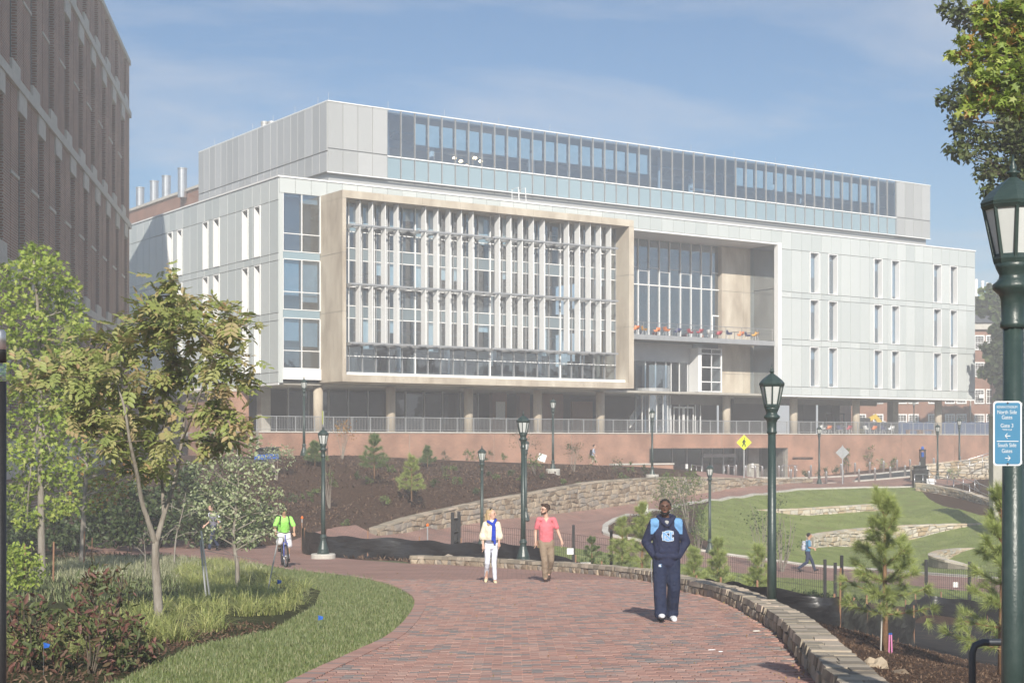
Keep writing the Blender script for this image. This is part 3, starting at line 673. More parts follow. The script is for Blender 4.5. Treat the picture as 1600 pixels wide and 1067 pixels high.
# under the balcony: entrance glazing, projecting box window and curved stair glass
UT = 3.0; bx0 = sp(1095, 1.8); bx1 = sp(1127, 1.8); ez0 = BOTZ-.1
part('fascia', B(sR0+.02, bx0-.1, UT-.15, UT+.1, zp(566,1050,UT), zbal-.45), M['grey_metal'])
gl = [sp(p, UT) for p in (991, 1008, 1024, 1040, 1048, 1061, 1074, 1086, 1094)]
for x0, x1 in zip(gl, gl[1:]):
    part('pane', B(x0+.03, x1-.03, UT, UT+.03, .8, zp(566,1050,UT)-.02), M['clear_dark'])
    part('mullion', B(x1-.03, x1+.03, UT-.08, UT+.06, .8, zp(566,1050,UT)-.02), M['white_metal'])
bz0 = zp(612.5,1110,1.8); bz1 = zp(544,1110,1.8); bxm = sp(1112, 1.8)
for x0, x1 in ((bx0+.05, bxm), (bxm, bx1-.05)):
    for z0, z1 in ((bz0+.1, bz0+.9), (bz0+.9, bz0+2.2), (bz0+2.2, bz1-.5), (bz1-.5, bz1-.1)):
        part('pane', B(x0+.05, x1-.05, 1.84, 1.87, z0+.04, z1-.04), M['clear_dark'])
bf = MB().box(bx0-.35, bx0+.06, 1.75, 3.4, bz0, bz1).box(bx1-.07, bx1+.05, 1.75, 3.4, bz0, bz1).box(bxm-.04, bxm+.04, 1.80, 1.9, bz0+.1, bz1-.1)
for z in (bz0, bz0+.86, bz0+2.16, bz1-.54, bz1-.1): bf.box(bx0+.061, bxm-.041, 1.78, 1.9, z, z+.09).box(bxm+.041, bx1-.071, 1.78, 1.9, z, z+.09)
part('box_window_frame', bf, M['white_metal'])
part('box_window_back', B(bx0+.1, bx1-.1, 3.1, 3.3, bz0, bz1), M['dark_interior'])
# curved stair enclosure
ccx = sp(1018, 3.2); R_ = 1.75; cg = MB(); pts = [(ccx+R_*math.cos(q), 3.4-R_*math.sin(q)) for q in np.linspace(.1, math.pi-.1, 9)]
for p, q in zip(pts, pts[1:]):
    for z0, z1 in ((.8, 4.05), (4.7, zp(566,1020,UT)-.3)):
        part('curved_pane', MB().add([(p[0],p[1],z0),(q[0],q[1],z0),(q[0],q[1],z1),(p[0],p[1],z1),(p[0],p[1]+.04,z0),(q[0],q[1]+.04,z0),(q[0],q[1]+.04,z1),(p[0],p[1]+.04,z1)],
          [(0,3,2,1),(4,5,6,7),(0,1,5,4),(1,2,6,5),(2,3,7,6),(3,0,4,7)]), M['clear'])
for p in pts: part('mullion', B(p[0]-.03, p[0]+.03, p[1]-.05, p[1]+.03, .8, 4.05), M['white_metal'])
part('curved_fascia', MB().prism(pts+[(p[0]*1+(ccx-p[0])*.06, p[1]+.12) for p in pts[::-1]], 4.06, 4.68), M['grey_metal'])
st = MB()
st.add([(ccx-1.6,4.2,1.2),(ccx+1.3,4.2,4.3),(ccx+1.3,4.3,4.3),(ccx-1.6,4.3,1.2),(ccx-1.6,4.2,2.2),(ccx+1.3,4.2,5.3),(ccx+1.3,4.3,5.3),(ccx-1.6,4.3,2.2)], [(0,1,2,3),(4,7,6,5),(0,4,5,1),(3,2,6,7),(0,3,7,4),(1,5,6,2)])
st.box(ccx-.2, ccx+1.3, 4.4, 4.5, 2.8, 4.4)
part('stair_balustrade', st, M['white_metal'])
# columns under the building
cl = MB().lathe([(.36, .73), (.36, BOTZ-.13)], 18).mesh('column', M['concrete_warm'], True)
for px, t in [(497,.9),(610.5,0),(732,0),(840,0),(938,0),(1135,2.3),(1240,2.3),(1337.5,2.3),(1466,2.3)]: linkmesh('column', cl, bl, (sp(px, t), t, 0))
for px in (412, 1395): part('square_column', MB().box(sp(px,7)-.4, sp(px,7)+.4, 6.6, 7.4, .73, BOTZ-.13), M['concrete'])
# ground floor walls behind
gt = 6.5
gs = list(np.arange(sp(450, gt), sp(770, gt), 1.75))
for x in gs: part('mullion', B(x-.04, x+.04, gt-.1, gt+.1, .74, BOTZ-.14), M['grey_metal'])
for x0, x1 in zip(gs, gs[1:]): part('pane', B(x0+.04, x1-.04, gt, gt+.03, .78, BOTZ-.4), M['clear_dark'])
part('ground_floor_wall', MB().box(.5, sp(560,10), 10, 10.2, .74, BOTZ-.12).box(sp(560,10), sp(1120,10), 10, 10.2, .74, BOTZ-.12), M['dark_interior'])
for a, b in ((770, 792), (812, 828), (848, 880)):
    part('brick_pier', B(sp(a, gt), sp(b, gt), gt, gt+.5, .74, BOTZ-.13), M['brick_back'])
part('wood_panelling', B(sp(894, 8), sp(926, 8), 8, 8.2, .74, 3.6), M['wood'])
part('notice_window', MB().box(sp(776,gt-.2), sp(790,gt-.2), gt-.12, gt-.05, 1.9, 3.4), M['white_metal'])
for a, b in ((1050, 1066), (1066, 1082)):
    part('door', MB().box(sp(a,UT)+.04, sp(a,UT)+.1, UT-.22, UT-.12, .76, 3.1).box(sp(b,UT)-.1, sp(b,UT)-.04, UT-.22, UT-.12, .76, 3.1).box(sp(a,UT)+.1, sp(b,UT)-.1, UT-.22, UT-.12, 3.0, 3.1), M['white_metal'])
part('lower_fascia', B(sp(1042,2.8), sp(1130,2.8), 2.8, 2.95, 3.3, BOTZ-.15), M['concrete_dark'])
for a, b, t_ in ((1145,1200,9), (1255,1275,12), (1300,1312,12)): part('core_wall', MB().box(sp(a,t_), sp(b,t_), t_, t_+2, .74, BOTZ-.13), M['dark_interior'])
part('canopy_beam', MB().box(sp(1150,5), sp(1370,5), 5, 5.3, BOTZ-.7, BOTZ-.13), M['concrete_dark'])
dr = MB()
for px in (1290, 1305, 1318): dr.box(sp(px,12)-.06, sp(px,12)+.06, 11.9, 12, .74, 3.0)
dr.box(sp(1290,12)+.06, sp(1318,12)-.06, 11.9, 12, 2.9, 3.0); part('door_frame', dr, M['black'])
part('left_wall', MB().box(-.1, .4, 9, TL, -1.2, BOTZ-.13), M['brick_terrace'])
part('brick_pier', MB().box(-.6, .9, 7.2, 8.98, -1.2, BOTZ-.45), M['brick_terrace'])
part('coping', MB().box(-.68, .98, 7.15, TL, BOTZ-.44, BOTZ-.2), M['limestone'])
# ---------------------------------------------------------------- penthouse
d1 = 116.0; t1 = .8949*d1-100.4; s1 = .4628*d1-48.0; s2 = sp(1453, t1); sg0, sg1 = sp(604.5, t1), sp(1400, t1)
pz1 = (HZ-158)/FPX*d1; pz0 = (HZ-268)/FPX*d1; pzm = zp(257, 604.5, t1); pl = 25.0
n = 20
for i in range(n):
    y0 = t1+pl*i/n; y1 = t1+pl*(i+1)/n
    for z0, z1 in ((pz0, pz0+1.55), (pz0+1.6, pz1)): panel(y1-y0, z1-z0, bl, (s1, (y0+y1)/2, (z0+z1)/2), -math.pi/2, 'perf', 'metal_panel')
def front_panels(a, b, n):
    for i in range(n):
        x0 = a+(b-a)*i/n; x1 = a+(b-a)*(i+1)/n
        for z0, z1 in ((pz0, pz0+1.75), (pz0+1.8, pz1)): panel(x1-x0, z1-z0, bl, ((x0+x1)/2, t1, (z0+z1)/2), 0, 'perf', 'metal_panel')
front_panels(s1, sg0, 4); front_panels(sg1, s2, 4)
part('penthouse_wall', MB().box(s1+.03, sg0-.05, t1+.03, t1+.3, pz0, pz1-.03).box(sg1+.05, s2, t1+.03, t1+.3, pz0, pz1-.03).box(s1+.03, s1+.3, t1+.31, t1+pl, pz0, pz1-.03).box(s2-.3, s2-.003, t1+.31, t1+pl, pz0, pz1-.03), M['perf'])
part('louvre_base', MB().box(s1+.25, s2-.2, t1+.35, t1+.5, TOPZ-.3, pz0).box(s1+.25, s1+.4, t1+.51, t1+pl, TOPZ-.3, pz0), M['perf'])
part('penthouse_roof', MB().box(s1+.02, s2-.02, t1+.31, t1+pl, pz1-.25, pz1-.04), M['roofing'])
part('penthouse_floor', MB().box(s1+.3, s2-.3, t1+.55, t1+pl, pz0-.2, pz0+.02), M['perf'])
part('penthouse_back_wall', MB().box(s1+.31, s2-.31, t1+9, t1+9.3, pz0+.03, pz1-.26), M['perf'])
pnb = 46; pw_ = (sg1-sg0)/pnb; zs0 = pz0+1.72
print('penthouse', s1, s2, sg0, sg1, pz0, pz1, pzm)
for i in range(pnb):
    x = sg0+(i+.5)*pw_
    panel(pw_-.06, zs0-pz0-.05, bl, (x, t1+.05, (pz0+zs0)/2), 0, 'spandrel', 'spandrel_panel', .02)
    panel(pw_-.06, pz1-zs0-.05, bl, (x, t1+.05, (pz1+zs0)/2), 0, 'blue_glass', 'pane', .02)
    q_ = PB(x, t1); pxx = 800+FPX*q_.x/q_.y
    if 645 < pxx < 1015 or 1148 < pxx < 1378: part('hanging_film', B(x-pw_/2+.1, x+pw_/2-.1, t1+.28, t1+.31, pz1-2.4+random.uniform(-.05,.05), pz1-.75), M['shade_cloth'])
for i in range(pnb+1):
    x = sg0+i*pw_; part('mullion', B(x-.022, x+.022, t1-.08, t1+.10, pz0, pz1), M['grey_metal'])
part('transom', B(sg0, sg1, t1-.06, t1+.02, zs0-.05, zs0+.05), M['white_metal'])
part('edge_trim', MB().box(s1-.06, s2+.03, t1-.10, t1+.02, pz1-.02, pz1+.06).box(s1-.06, s2+.03, t1-.10, t1+.02, pz0-.08, pz0-.0).box(s1-.06, s1+.02, t1+.021, t1+pl, pz1-.02, pz1+.06), M['white_metal'])
for i in range(13):
    x = sg0+1.3+i*(sg1-sg0-2)/12
    part('duct' if i % 2 else 'steel_column', MB().lathe([(.28 if i%2 else .16, pz0), (.28 if i%2 else .16, pz0+(3.9 if i%2 else 6))], 10, (x, t1+2.2+(i%3), 0)), M['white_metal' if i%2 else 'grey_metal'])
tr = MB(); random.seed(9)
for yy in (3, 7, 11):
    for z in (pz1-1.0, pz1-2.2): tr.box(sg0-2, sg1+2, t1+yy, t1+yy+.12, z, z+.12)
    x = sg0-1
    while x < sg1:
        tr.tube([(x, t1+yy+.06, pz1-2.2), (x+1.2, t1+yy+.06, pz1-1)], .05, 4); tr.tube([(x+1.2, t1+yy+.06, pz1-1), (x+2.4, t1+yy+.06, pz1-2.2)], .05, 4); x += 2.4
for i in range(90):
    x = random.uniform(sg0, sg1); y = random.uniform(2, 13); z = random.uniform(pz0+.5, pz1-1.2)
    dx = random.choice(((2.5,0,0),(0,3,0),(0,0,1.6),(1,1,1))); tr.tube([(x, t1+y, z), (x+dx[0], t1+y+dx[1], min(z+dx[2], pz1-.4))], random.uniform(.04, .14), 5)
tag(part('pipework', tr, M['grey_metal']), kind='stuff')
for i in range(14):
    x = s1+.3+i*(s2-s1-.6)/13; part('lightning_rod', MB().tube([(x, t1+.4, pz1), (x, t1+.4, pz1+.75)], .018, 5), M['steel'])
for i in range(6): part('lightning_rod', MB().tube([(s1+.2, t1+2+i*4, pz1), (s1+.2, t1+2+i*4, pz1+.7)], .018, 5), M['steel'])
for a, b in ((410,.30),(425,.30),(443,.5)):
    d_ = 128; p = W(a, 190, d_); q = Vector((p.x-CX, p.y-CY, 0)); s_, t_ = q.x*AX+q.y*AY, q.x*BX+q.y*BY
    part('exhaust_stack', MB().lathe([(b, pz1-1), (b, pz1+.75), (b*1.08, pz1+.8), (b*1.08, pz1+.95), (b*.9, pz1+.95)], 16, (max(s_, s1+1.2), t_, 0)), M['perf'], smooth=False)
ld = MB(); lx = sp(811, 1.0)
for dx in (-.35, .35): ld.tube([(lx+dx, 1.5, TOPZ-.3), (lx+dx, 1.5, TOPZ+1.2), (lx+dx, .6, TOPZ+1.25), (lx+dx, .45, TOPZ-.5)], .03, 5)
for z in np.arange(0, 1.2, .3): ld.tube([(lx-.35, 1.5, TOPZ+z), (lx+.35, 1.5, TOPZ+z)], .02, 4)
part('roof_ladder', ld, M['white_metal'])
# warm ceiling lamps lit inside the penthouse
lm, lnt, lb_, lL = newmat('lit_lamp'); lb_.inputs['Emission Color'].default_value = (1, .62, .3, 1); lb_.inputs['Emission Strength'].default_value = 9; M['lit_lamp'] = lm
for px, py in [(690,255),(710,247),(720,252),(729,259),(742,247),(751,252),(781,266)]:
    part('lit_ceiling_lamp', MB().lathe([(.05,-.1),(.16,-.08),(.18,0),(.1,.08)], 8, (sp(px,t1+3), t1+3, zp(py,px,t1+3))), M['lit_lamp'])

# ------------------------------------------------------------------ brick terrace wall with the lower entrance
tw = empty('terrace_wall', (CX, CY, 0), RZ, 'long low red brick terrace wall with pale coping under the glass building', 'wall')
tz1 = .74; e0, e1 = sp(1015, TW), sp(1231, TW); ez1 = zp(700, 1100, TW)
def bwall(x0, x1, z0, z1, t=TW): B(x0, x1, t, t+.4, z0, z1).build('wall_panel', M['brick_terrace'], tw)
jts = [sp(p, TW) for p in (404, 500, 640, 772, 893)]+[e0]
for x0, x1 in zip(jts, jts[1:]): bwall(x0+.02, x1-.02, -4.5, tz1-.1)
for x0, x1 in zip([e0, sp(1128,TW)], [sp(1128,TW), e1]): bwall(x0+.02, x1-.02, ez1, tz1-.1)
jr = [e1, sp(1322,TW), sp(1409,TW), sp(1491,TW), sp(1700,TW)]
for x0, x1 in zip(jr, jr[1:]): bwall(x0+.02, x1-.02, -4.5, tz1-.1)
B(jts[0], jr[-1], TW+.03, TW+.38, -4.5 if 0 else ez1, tz1-.12).build('joint_filler', M['concrete'], tw)
for x0, x1 in ((jts[0], e0), (e1, jr[-1])): B(x0, x1, TW+.03, TW+.38, -4.5, ez1-.01).build('joint_filler', M['concrete'], tw)
q = jts[0]
while q < jr[-1]: B(q, q+2.39, TW-.06, TW+.46, tz1-.1, tz1).build('coping_stone', M['limestone'], tw); q += 2.4
B(jts[0], jts[0]+.4, TW+.41, 9, -4.5, tz1-.1).build('wall_return', M['brick_terrace'], tw)
pd_ = B(jts[0]+.4, jr[-1], TW+.47, 26, tz1-.3, tz1-.02).build('terrace_paving', M['concrete'], tw)
# entrance recess
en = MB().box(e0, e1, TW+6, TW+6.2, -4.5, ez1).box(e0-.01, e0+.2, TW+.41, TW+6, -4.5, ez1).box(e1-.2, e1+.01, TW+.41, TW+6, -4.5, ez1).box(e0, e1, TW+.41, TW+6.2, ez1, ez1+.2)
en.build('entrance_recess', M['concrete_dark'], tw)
xg = [e0+.3]+[sp(p, TW+2.2) for p in (1050, 1073, 1097, 1112, 1130, 1148, 1166)]
for x0, x1 in zip(xg, xg[1:]):
    B(x0+.05, x1-.05, TW+2.2, TW+2.23, -4, ez1-.05).build('pane', M['clear_dark'], tw); B(x1-.05, x1+.05, TW+2.15, TW+2.3, -4, ez1).build('mullion', M['grey_metal'], tw)
B(xg[3], xg[6], TW+2.0, TW+2.14, -1.35, -1.05).build('door_head', M['grey_metal'], tw)
B(sp(1170,TW+2), sp(1186,TW+2), TW+2.0, TW+2.3, -4, ez1).build('wall_panel', M['concrete'], tw)
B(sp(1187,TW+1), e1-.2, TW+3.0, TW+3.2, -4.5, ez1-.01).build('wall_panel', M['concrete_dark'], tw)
for px in (1072, 1175): B(sp(px,TW+2)-.12, sp(px,TW+2)+.12, TW+1.9, TW+1.95, -2.3, -1.9).build('notice', M['white_metal'], tw)
# raised letters
def text(body, size, name, m, parent, loc, rot, ext=.01, align='CENTER', sx=1):
    cu = bpy.data.curves.new(name, 'FONT'); cu.body = body; cu.size = size; cu.extrude = ext; cu.align_x = align; cu.align_y = 'CENTER'
    o = bpy.data.objects.new(name, cu); me = bpy.data.meshes.new_from_object(o); bpy.data.objects.remove(o); me.name = name; me.materials.clear(); me.materials.append(m)
    ob = linkmesh(name, me, parent, loc); ob.rotation_euler = rot; ob.scale = (sx, 1, 1); return ob
text('GENOME SCIENCES BUILDING', .30, 'lettering', M['dark_metal'], tw, (sp(1254,TW), TW-.03, zp(716,1253,TW)), (rad(90), 0, 0), .02, sx=.62)
# brick planter wall by the entrance
pw0 = empty('planter_wall', (0, 0, 0), 0, 'low brick garden wall with pale coping beside the lower entrance', 'wall')
p0, p1 = W(958, 742, 116), W(1052, 745, 119)
pr = math.atan2(p1.y-p0.y, p1.x-p0.x); L_ = (p1-p0).length; pw0.location = (p0.x, p0.y, p0.z); pw0.rotation_euler.z = pr
MB().box(0, L_, 0, .4, -1, .88).build('brickwork', M['brick_terrace'], pw0); MB().box(-.06, L_+.06, -.06, .46, .75, .87).build('coping', M['limestone'], pw0)
# terrace railing
tr_ = empty('terrace_railing', (CX, CY, 0), RZ, 'grey metal bar railing along the top of the brick terrace wall', 'railing')
x0, x1 = jts[0]+.2, jr[-1]; yy = TW+.75
MB().tube([(x0, yy, tz1+1.05), (x1, yy, tz1+1.05)], .03, 6).tube([(x0, yy, tz1+.12), (x1, yy, tz1+.12)], .02, 4).build('handrail', M['grey_metal'], tr_)
pm_ = MB().box(-.03, .03, -.03, .03, 0, 1.04).mesh('post', M['grey_metal']); q = x0
while q < x1: linkmesh('post', pm_, tr_, (q, yy, tz1)); q += 1.5
m = MB(); q = x0
while q < x1:
    m.box(q-.009, q+.009, yy-.009, yy+.009, tz1+.12, tz1+1.03); q += .125
tag(m.build('bars', M['grey_metal'], tr_), kind='stuff')
# ------------------------------------------------------------------ tall brick building on the left
LCX, LCY = -.2519*115, 115.0; LVX, LVY = .1377, -.9905; LRZ = math.atan2(LVY, LVX)
M['dark_window'] = mat('dark_window', (.02,.022,.026), (.03,.032,.036), 2, .08, .6)
lb = empty('brick_building', (LCX, LCY, 0), LRZ, 'tall dark red brick building with pale stone bands at the left edge', 'building')
# local frame: x along the wall towards the viewer, y to the RIGHT of travel is the street side (negative y is inside)
def lpart(name, mb, m): return mb.build(name, m, lb)
# with rotation LRZ, local +y = (-LVY, LVX) = (.9905,.1377): towards the street
LB = [28.8, 24.7, 16.3, 7.85, -.7]; LEN = 56.0
lpart('core', MB().box(0.1, LEN, -30, -1.25, -5, 28.3), M['dark_interior'])
lpart('end_wall', MB().box(0, .1, -30, -.01, -5, 28.4), M['brick_left'])
lpart('parapet', MB().box(-.1, LEN, -.5, .12, 28.45, 28.8), M['limestone'])
for z in LB[1:4]: lpart('stone_band', MB().box(-.1, LEN, -.6, .16, z-.22, z+.22), M['limestone'])
lpart('stone_band', MB().box(-.1, LEN, -.6, .45, -1.6, -.45), M['limestone'])
lpart('base_wall', MB().box(0, LEN, -.6, .3, -5.2, -1.6), M['brick_left'])
bay = 5.3; slot = 1.7
pier_c = {}
def pier(x0, x1, z0, z1):
    key = (round(x1-x0, 3), round(z0, 2))
    if key not in pier_c:
        w_ = x1-x0; mb = MB(); a = w_*.52
        mb.box(0, a, -1.2, 0, z0, z1).box(a+.14, w_, -1.2, -.0, z0, z1).box(a, a+.14, -1.2, -.14, z0, z1)
        pier_c[key] = mb.mesh('brick_pier', M['brick_left'])
    linkmesh('brick_pier', pier_c[key], lb, (x0, 0, 0))
for zi in range(4):
    zt, zb_ = LB[zi]-(.35 if zi == 0 else .22), LB[zi+1]+.22
    off = [2.0, 1.5+2.1, 1.5, 1.5+2.1][zi]*1.0
    x = -bay+off
    edges = []
    while x < LEN: edges.append(x); x += bay
    prev = 0
    for x in edges:
        if x-prev > .3: pier(max(prev, 0), x, zb_, zt)
        if x >= 0:
            xe = min(x+slot, LEN)
            if zi: 
                lpart('lintel_block', MB().box(x-.05, xe+.25, -.7, .09, zt-.95, zt-.001), M['limestone'])
                lpart('window_pane', MB().box(x, xe, -.27, -.24, zb_, zt-.95), M['dark_window']); lpart('window_frame', MB().box(x+.45, x+.53, -.24, -.17, zb_, zt-.95), M['dark_metal'])
                zm = (zt+zb_)/2; lpart('thin_sill', MB().box(xe+.0, xe+2.05, -.3, .06, zm-.07, zm+.07), M['limestone'])
            lpart('sill_block', MB().box(x-.3, xe+.02, -.7, .12, zb_+.001, zb_+.6), M['limestone'])
        prev = x+slot if x >= -slot else 0
    if LEN-prev > .3: pier(prev, LEN, zb_, zt)
# sloping stone coping of the garden wall at its foot
gw = empty('garden_wall', (0, 0, 0), 0, 'low brick wall with sloping pale coping at the foot of the tall brick building', 'wall')
a, b = W(128, 828, 62), W(185, 800, 82); a = Vector((a.x, a.y, -3.6)); b = Vector((b.x, b.y, -3.2))
t_ = (b-a).normalized(); nn = Vector((-t_.y, t_.x, 0))*.2
def slab(a, b, z0a, z1a, z0b, z1b, wd): 
    n_v = Vector((-(b-a).normalized().y, (b-a).normalized().x, 0))*wd
    v = [a-n_v, b-n_v, b+n_v, a+n_v]; zs = [(z0a,z1a),(z0b,z1b),(z0b,z1b),(z0a,z1a)]
    return MB().add([(p.x,p.y,z[0]) for p, z in zip(v, zs)]+[(p.x,p.y,z[1]) for p, z in zip(v, zs)], [(0,3,2,1),(4,5,6,7),(0,1,5,4),(1,2,6,5),(2,3,7,6),(3,0,4,7)])
slab(a, b, -6, -4.05, -6, -3.1, .2).build('brickwork', M['brick_left'], gw); slab(a, b, -4.05, -3.8, -3.1, -2.85, .27).build('coping', M['limestone'], gw)
# ------------------------------------------------------------------ brick penthouse with four stacks, far left
bh = empty('rooftop_brick_block', (0, 0, 0), RZ, 'brick rooftop block with four steel flues rising behind the glass building', 'building')
p = W(321, 286, 168); ztop_ = p.z; bh.location = (p.x, p.y, 0)
MB().box(-.1, 20, 0, 45, -3, ztop_-.3).build('wall', M['brick_back'], bh); MB().box(-.3, 20.2, -.2, 45, ztop_-.3, ztop_).build('coping', M['limestone'], bh)
MB().box(-1.2, -.11, 4, 45, -3, ztop_-3.2).build('lower_wall', M['brick_back'], bh)
for px, py in ((285,263),(260,275),(241,283),(219,293)):
    d_ = 172+(285-px)*.28; q = W(px, py, d_); v = Vector((q.x-p.x, q.y-p.y, 0)); s_ = v.x*AX+v.y*AY; t__ = v.x*BX+v.y*BY
    MB().lathe([(.52, ztop_-1), (.52, q.z-.15), (.57, q.z-.1), (.57, q.z), (.45, q.z)], 16, (s_, t__, 0)).build('flue', M['steel'], bh)
# ------------------------------------------------------------------ sash-windowed brick hall behind on the right
rh = empty('brick_hall', (0, 0, 0), 0, 'red brick hall with white sash windows and slate roof behind the glass building', 'building')
c0 = W(1330, 600, 200); rh.location = (c0.x, c0.y, 0); rh.rotation_euler.z = 0
ws = 200/FPX; fl_ = [(HZ-658)*ws, (HZ-619)*ws, (HZ-577)*ws, (HZ-535)*ws]
MB().box(0, 42, 0, 14, -4, fl_[3]+1.7).build('wall', M['brick_back'], rh)
MB().box(-.5, 42.5, -.5, 14.5, fl_[3]+1.7, fl_[3]+2.55).build('cornice', M['limestone'], rh)
MB().add([(-.8,-.8,fl_[3]+2.56),(42.8,-.8,fl_[3]+2.56),(42.8,14.8,fl_[3]+2.56),(-.8,14.8,fl_[3]+2.56),(5,7,fl_[3]+4.9),(38,7,fl_[3]+4.9)], [(0,1,5,4),(1,2,5),(2,3,4,5),(3,0,4),(3,2,1,0)]).build('roof', M['slate'], rh)
MB().box((1549-1330)*ws, (1549-1330)*ws+9, -3.2, -.02, -4, fl_[2]+1.9).build('wing_wall', M['brick_back'], rh)
wf = MB(); ww, wh = 1.35, 1.95
for a, b in (((-ww/2,-ww/2+.14), (0,wh)), ((ww/2-.14,ww/2), (0,wh))): wf.box(a[0], a[1], -.14, -.002, *b)
wf.box(-ww/2+.14, ww/2-.14, -.14, -.002, 0, .16).box(-ww/2+.14, ww/2-.14, -.14, -.002, wh-.16, wh).box(-ww/2+.14, ww/2-.14, -.12, -.02, wh/2-.05, wh/2+.05)
for k in (-.2, .2): wf.box(k-.02, k+.02, -.09, -.03, .16, wh-.16)
for k in (.4, .7, 1.25, 1.55): wf.box(-ww/2+.14, ww/2-.14, -.085, -.035, k-.02, k+.02)
wfm = wf.mesh('window_frame', M['white_metal']); wpm = MB().box(-ww/2+.12, ww/2-.12, -.05, -.01, .1, wh-.1).mesh('pane', M['clear_dark'])
for r_, z in enumerate(fl_):
    for px in (1345, 1372, 1409, 1427, 1458, 1484, 1502, 1530, 1548, 1575):
        if px > 1549 and r_ > 2: continue
        o = empty('window', ((px-1330)*ws, -3.21 if px > 1549 else -.001, z-1), parent=rh); linkmesh('window_frame', wfm, o); linkmesh('pane', wpm, o)
for px, py in ((1440,622),(1532,622),(1378,664)):
    MB().box((px-1330)*ws-.35, (px-1330)*ws+.35, -.6, -.15, (HZ-py)*ws, (HZ-py)*ws+.5).build('window_unit', M['white_metal'], rh)
MB().tube([((1516-1330)*ws, -.15, -3), ((1516-1330)*ws, -.15, fl_[3]+1.6)], .08, 6).build('downpipe', M['limestone'], rh)
cs = empty('chimney_stacks', W(1528, 480, 260), 0, 'cluster of thin pale steel flues on a far roof right of the glass building', 'chimney')
for k, px in enumerate((-.3, .9, 1.8, 2.6)): MB().lathe([(.28, -30), (.28, 4.8-.25*k)], 10, (px, .3*k, 0)).build('flue', M['white_metal'], cs)
MB().box(-2.2, 4.5, 0, 6, -32, 0.4).build('roof_block', M['brick_back'], cs)
# construction fence, yellow digger beyond the terrace
def screen_fence(p, q, h, name, lab, m, n=14):
    o = empty(name, (p.x, p.y, 0), 0, lab, 'fence'); v = q-p; L_ = Vector((v.x, v.y, 0)).length; o.rotation_euler.z = math.atan2(v.y, v.x)
    for k in range(n):
        mb = MB(); a = L_*k/n; b = L_*(k+1)/n; w_ = random.uniform(-.08, .08)
        mb.add([(a+.03,0,p.z),((a+b)/2,w_,p.z),(b-.03,0,p.z),(b-.03,0,p.z+h),((a+b)/2,w_*.3,p.z+h-.1),(a+.03,0,p.z+h),(a+.03,.03,p.z),((a+b)/2,w_+.03,p.z),(b-.03,.03,p.z),(b-.03,.03,p.z+h),((a+b)/2,w_*.3+.03,p.z+h-.1),(a+.03,.03,p.z+h)],
          [(0,1,4,5),(1,2,3,4),(7,6,11,10),(8,7,10,9),(5,4,10,11),(4,3,9,10)]).build('screen_panel', m, o)
        MB().tube([(a, .06, p.z-.5), (a, .06, p.z+h+.05)], .035, 6).build('post', M['steel'], o)
    return o
M['blue_screen'] = mat('blue_screen', (.025,.06,.16), (.04,.085,.21), 2, .6)
a = W(1352, 682, 178); b = W(1600, 684, 182); a.z = .6
screen_fence(a, b, 1.75, 'construction_fence', 'blue fabric screened construction fence beyond the terrace', M['blue_screen'], 18)
dg = empty('excavator', (W(1356, 660, 186).x, 186, 0), 0, 'yellow excavator arm and cab beyond the terrace railing', 'excavator')
M['yellow'] = mat('yellow', (.62,.42,.04), (.7,.5,.06), 2, .45)
MB().prism([(-1.2,-1),(1.2,-1),(1.2,1),(-1.2,1)], -.6, 1.6).build('body', M['yellow'], dg)
MB().add([(-1.4,-.4,2.2),(.9,-.4,3.4),(1.7,-.4,2.4),(1.2,-.4,2.2),(.8,-.4,2.8),(-1.2,-.4,1.9),(-1.4,.0,2.2),(.9,.0,3.4),(1.7,.0,2.4),(1.2,.0,2.2),(.8,.0,2.8),(-1.2,.0,1.9)],
 [(0,5,4,1),(1,4,3,2),(6,7,10,11),(7,8,9,10),(0,1,7,6),(1,2,8,7),(2,3,9,8),(3,4,10,9),(4,5,11,10),(5,0,6,11)]).build('boom', M['yellow'], dg)
MB().box(-1.1,.1,-.9,.3,1.6,2.9).build('cab', M['dark_metal'], dg)

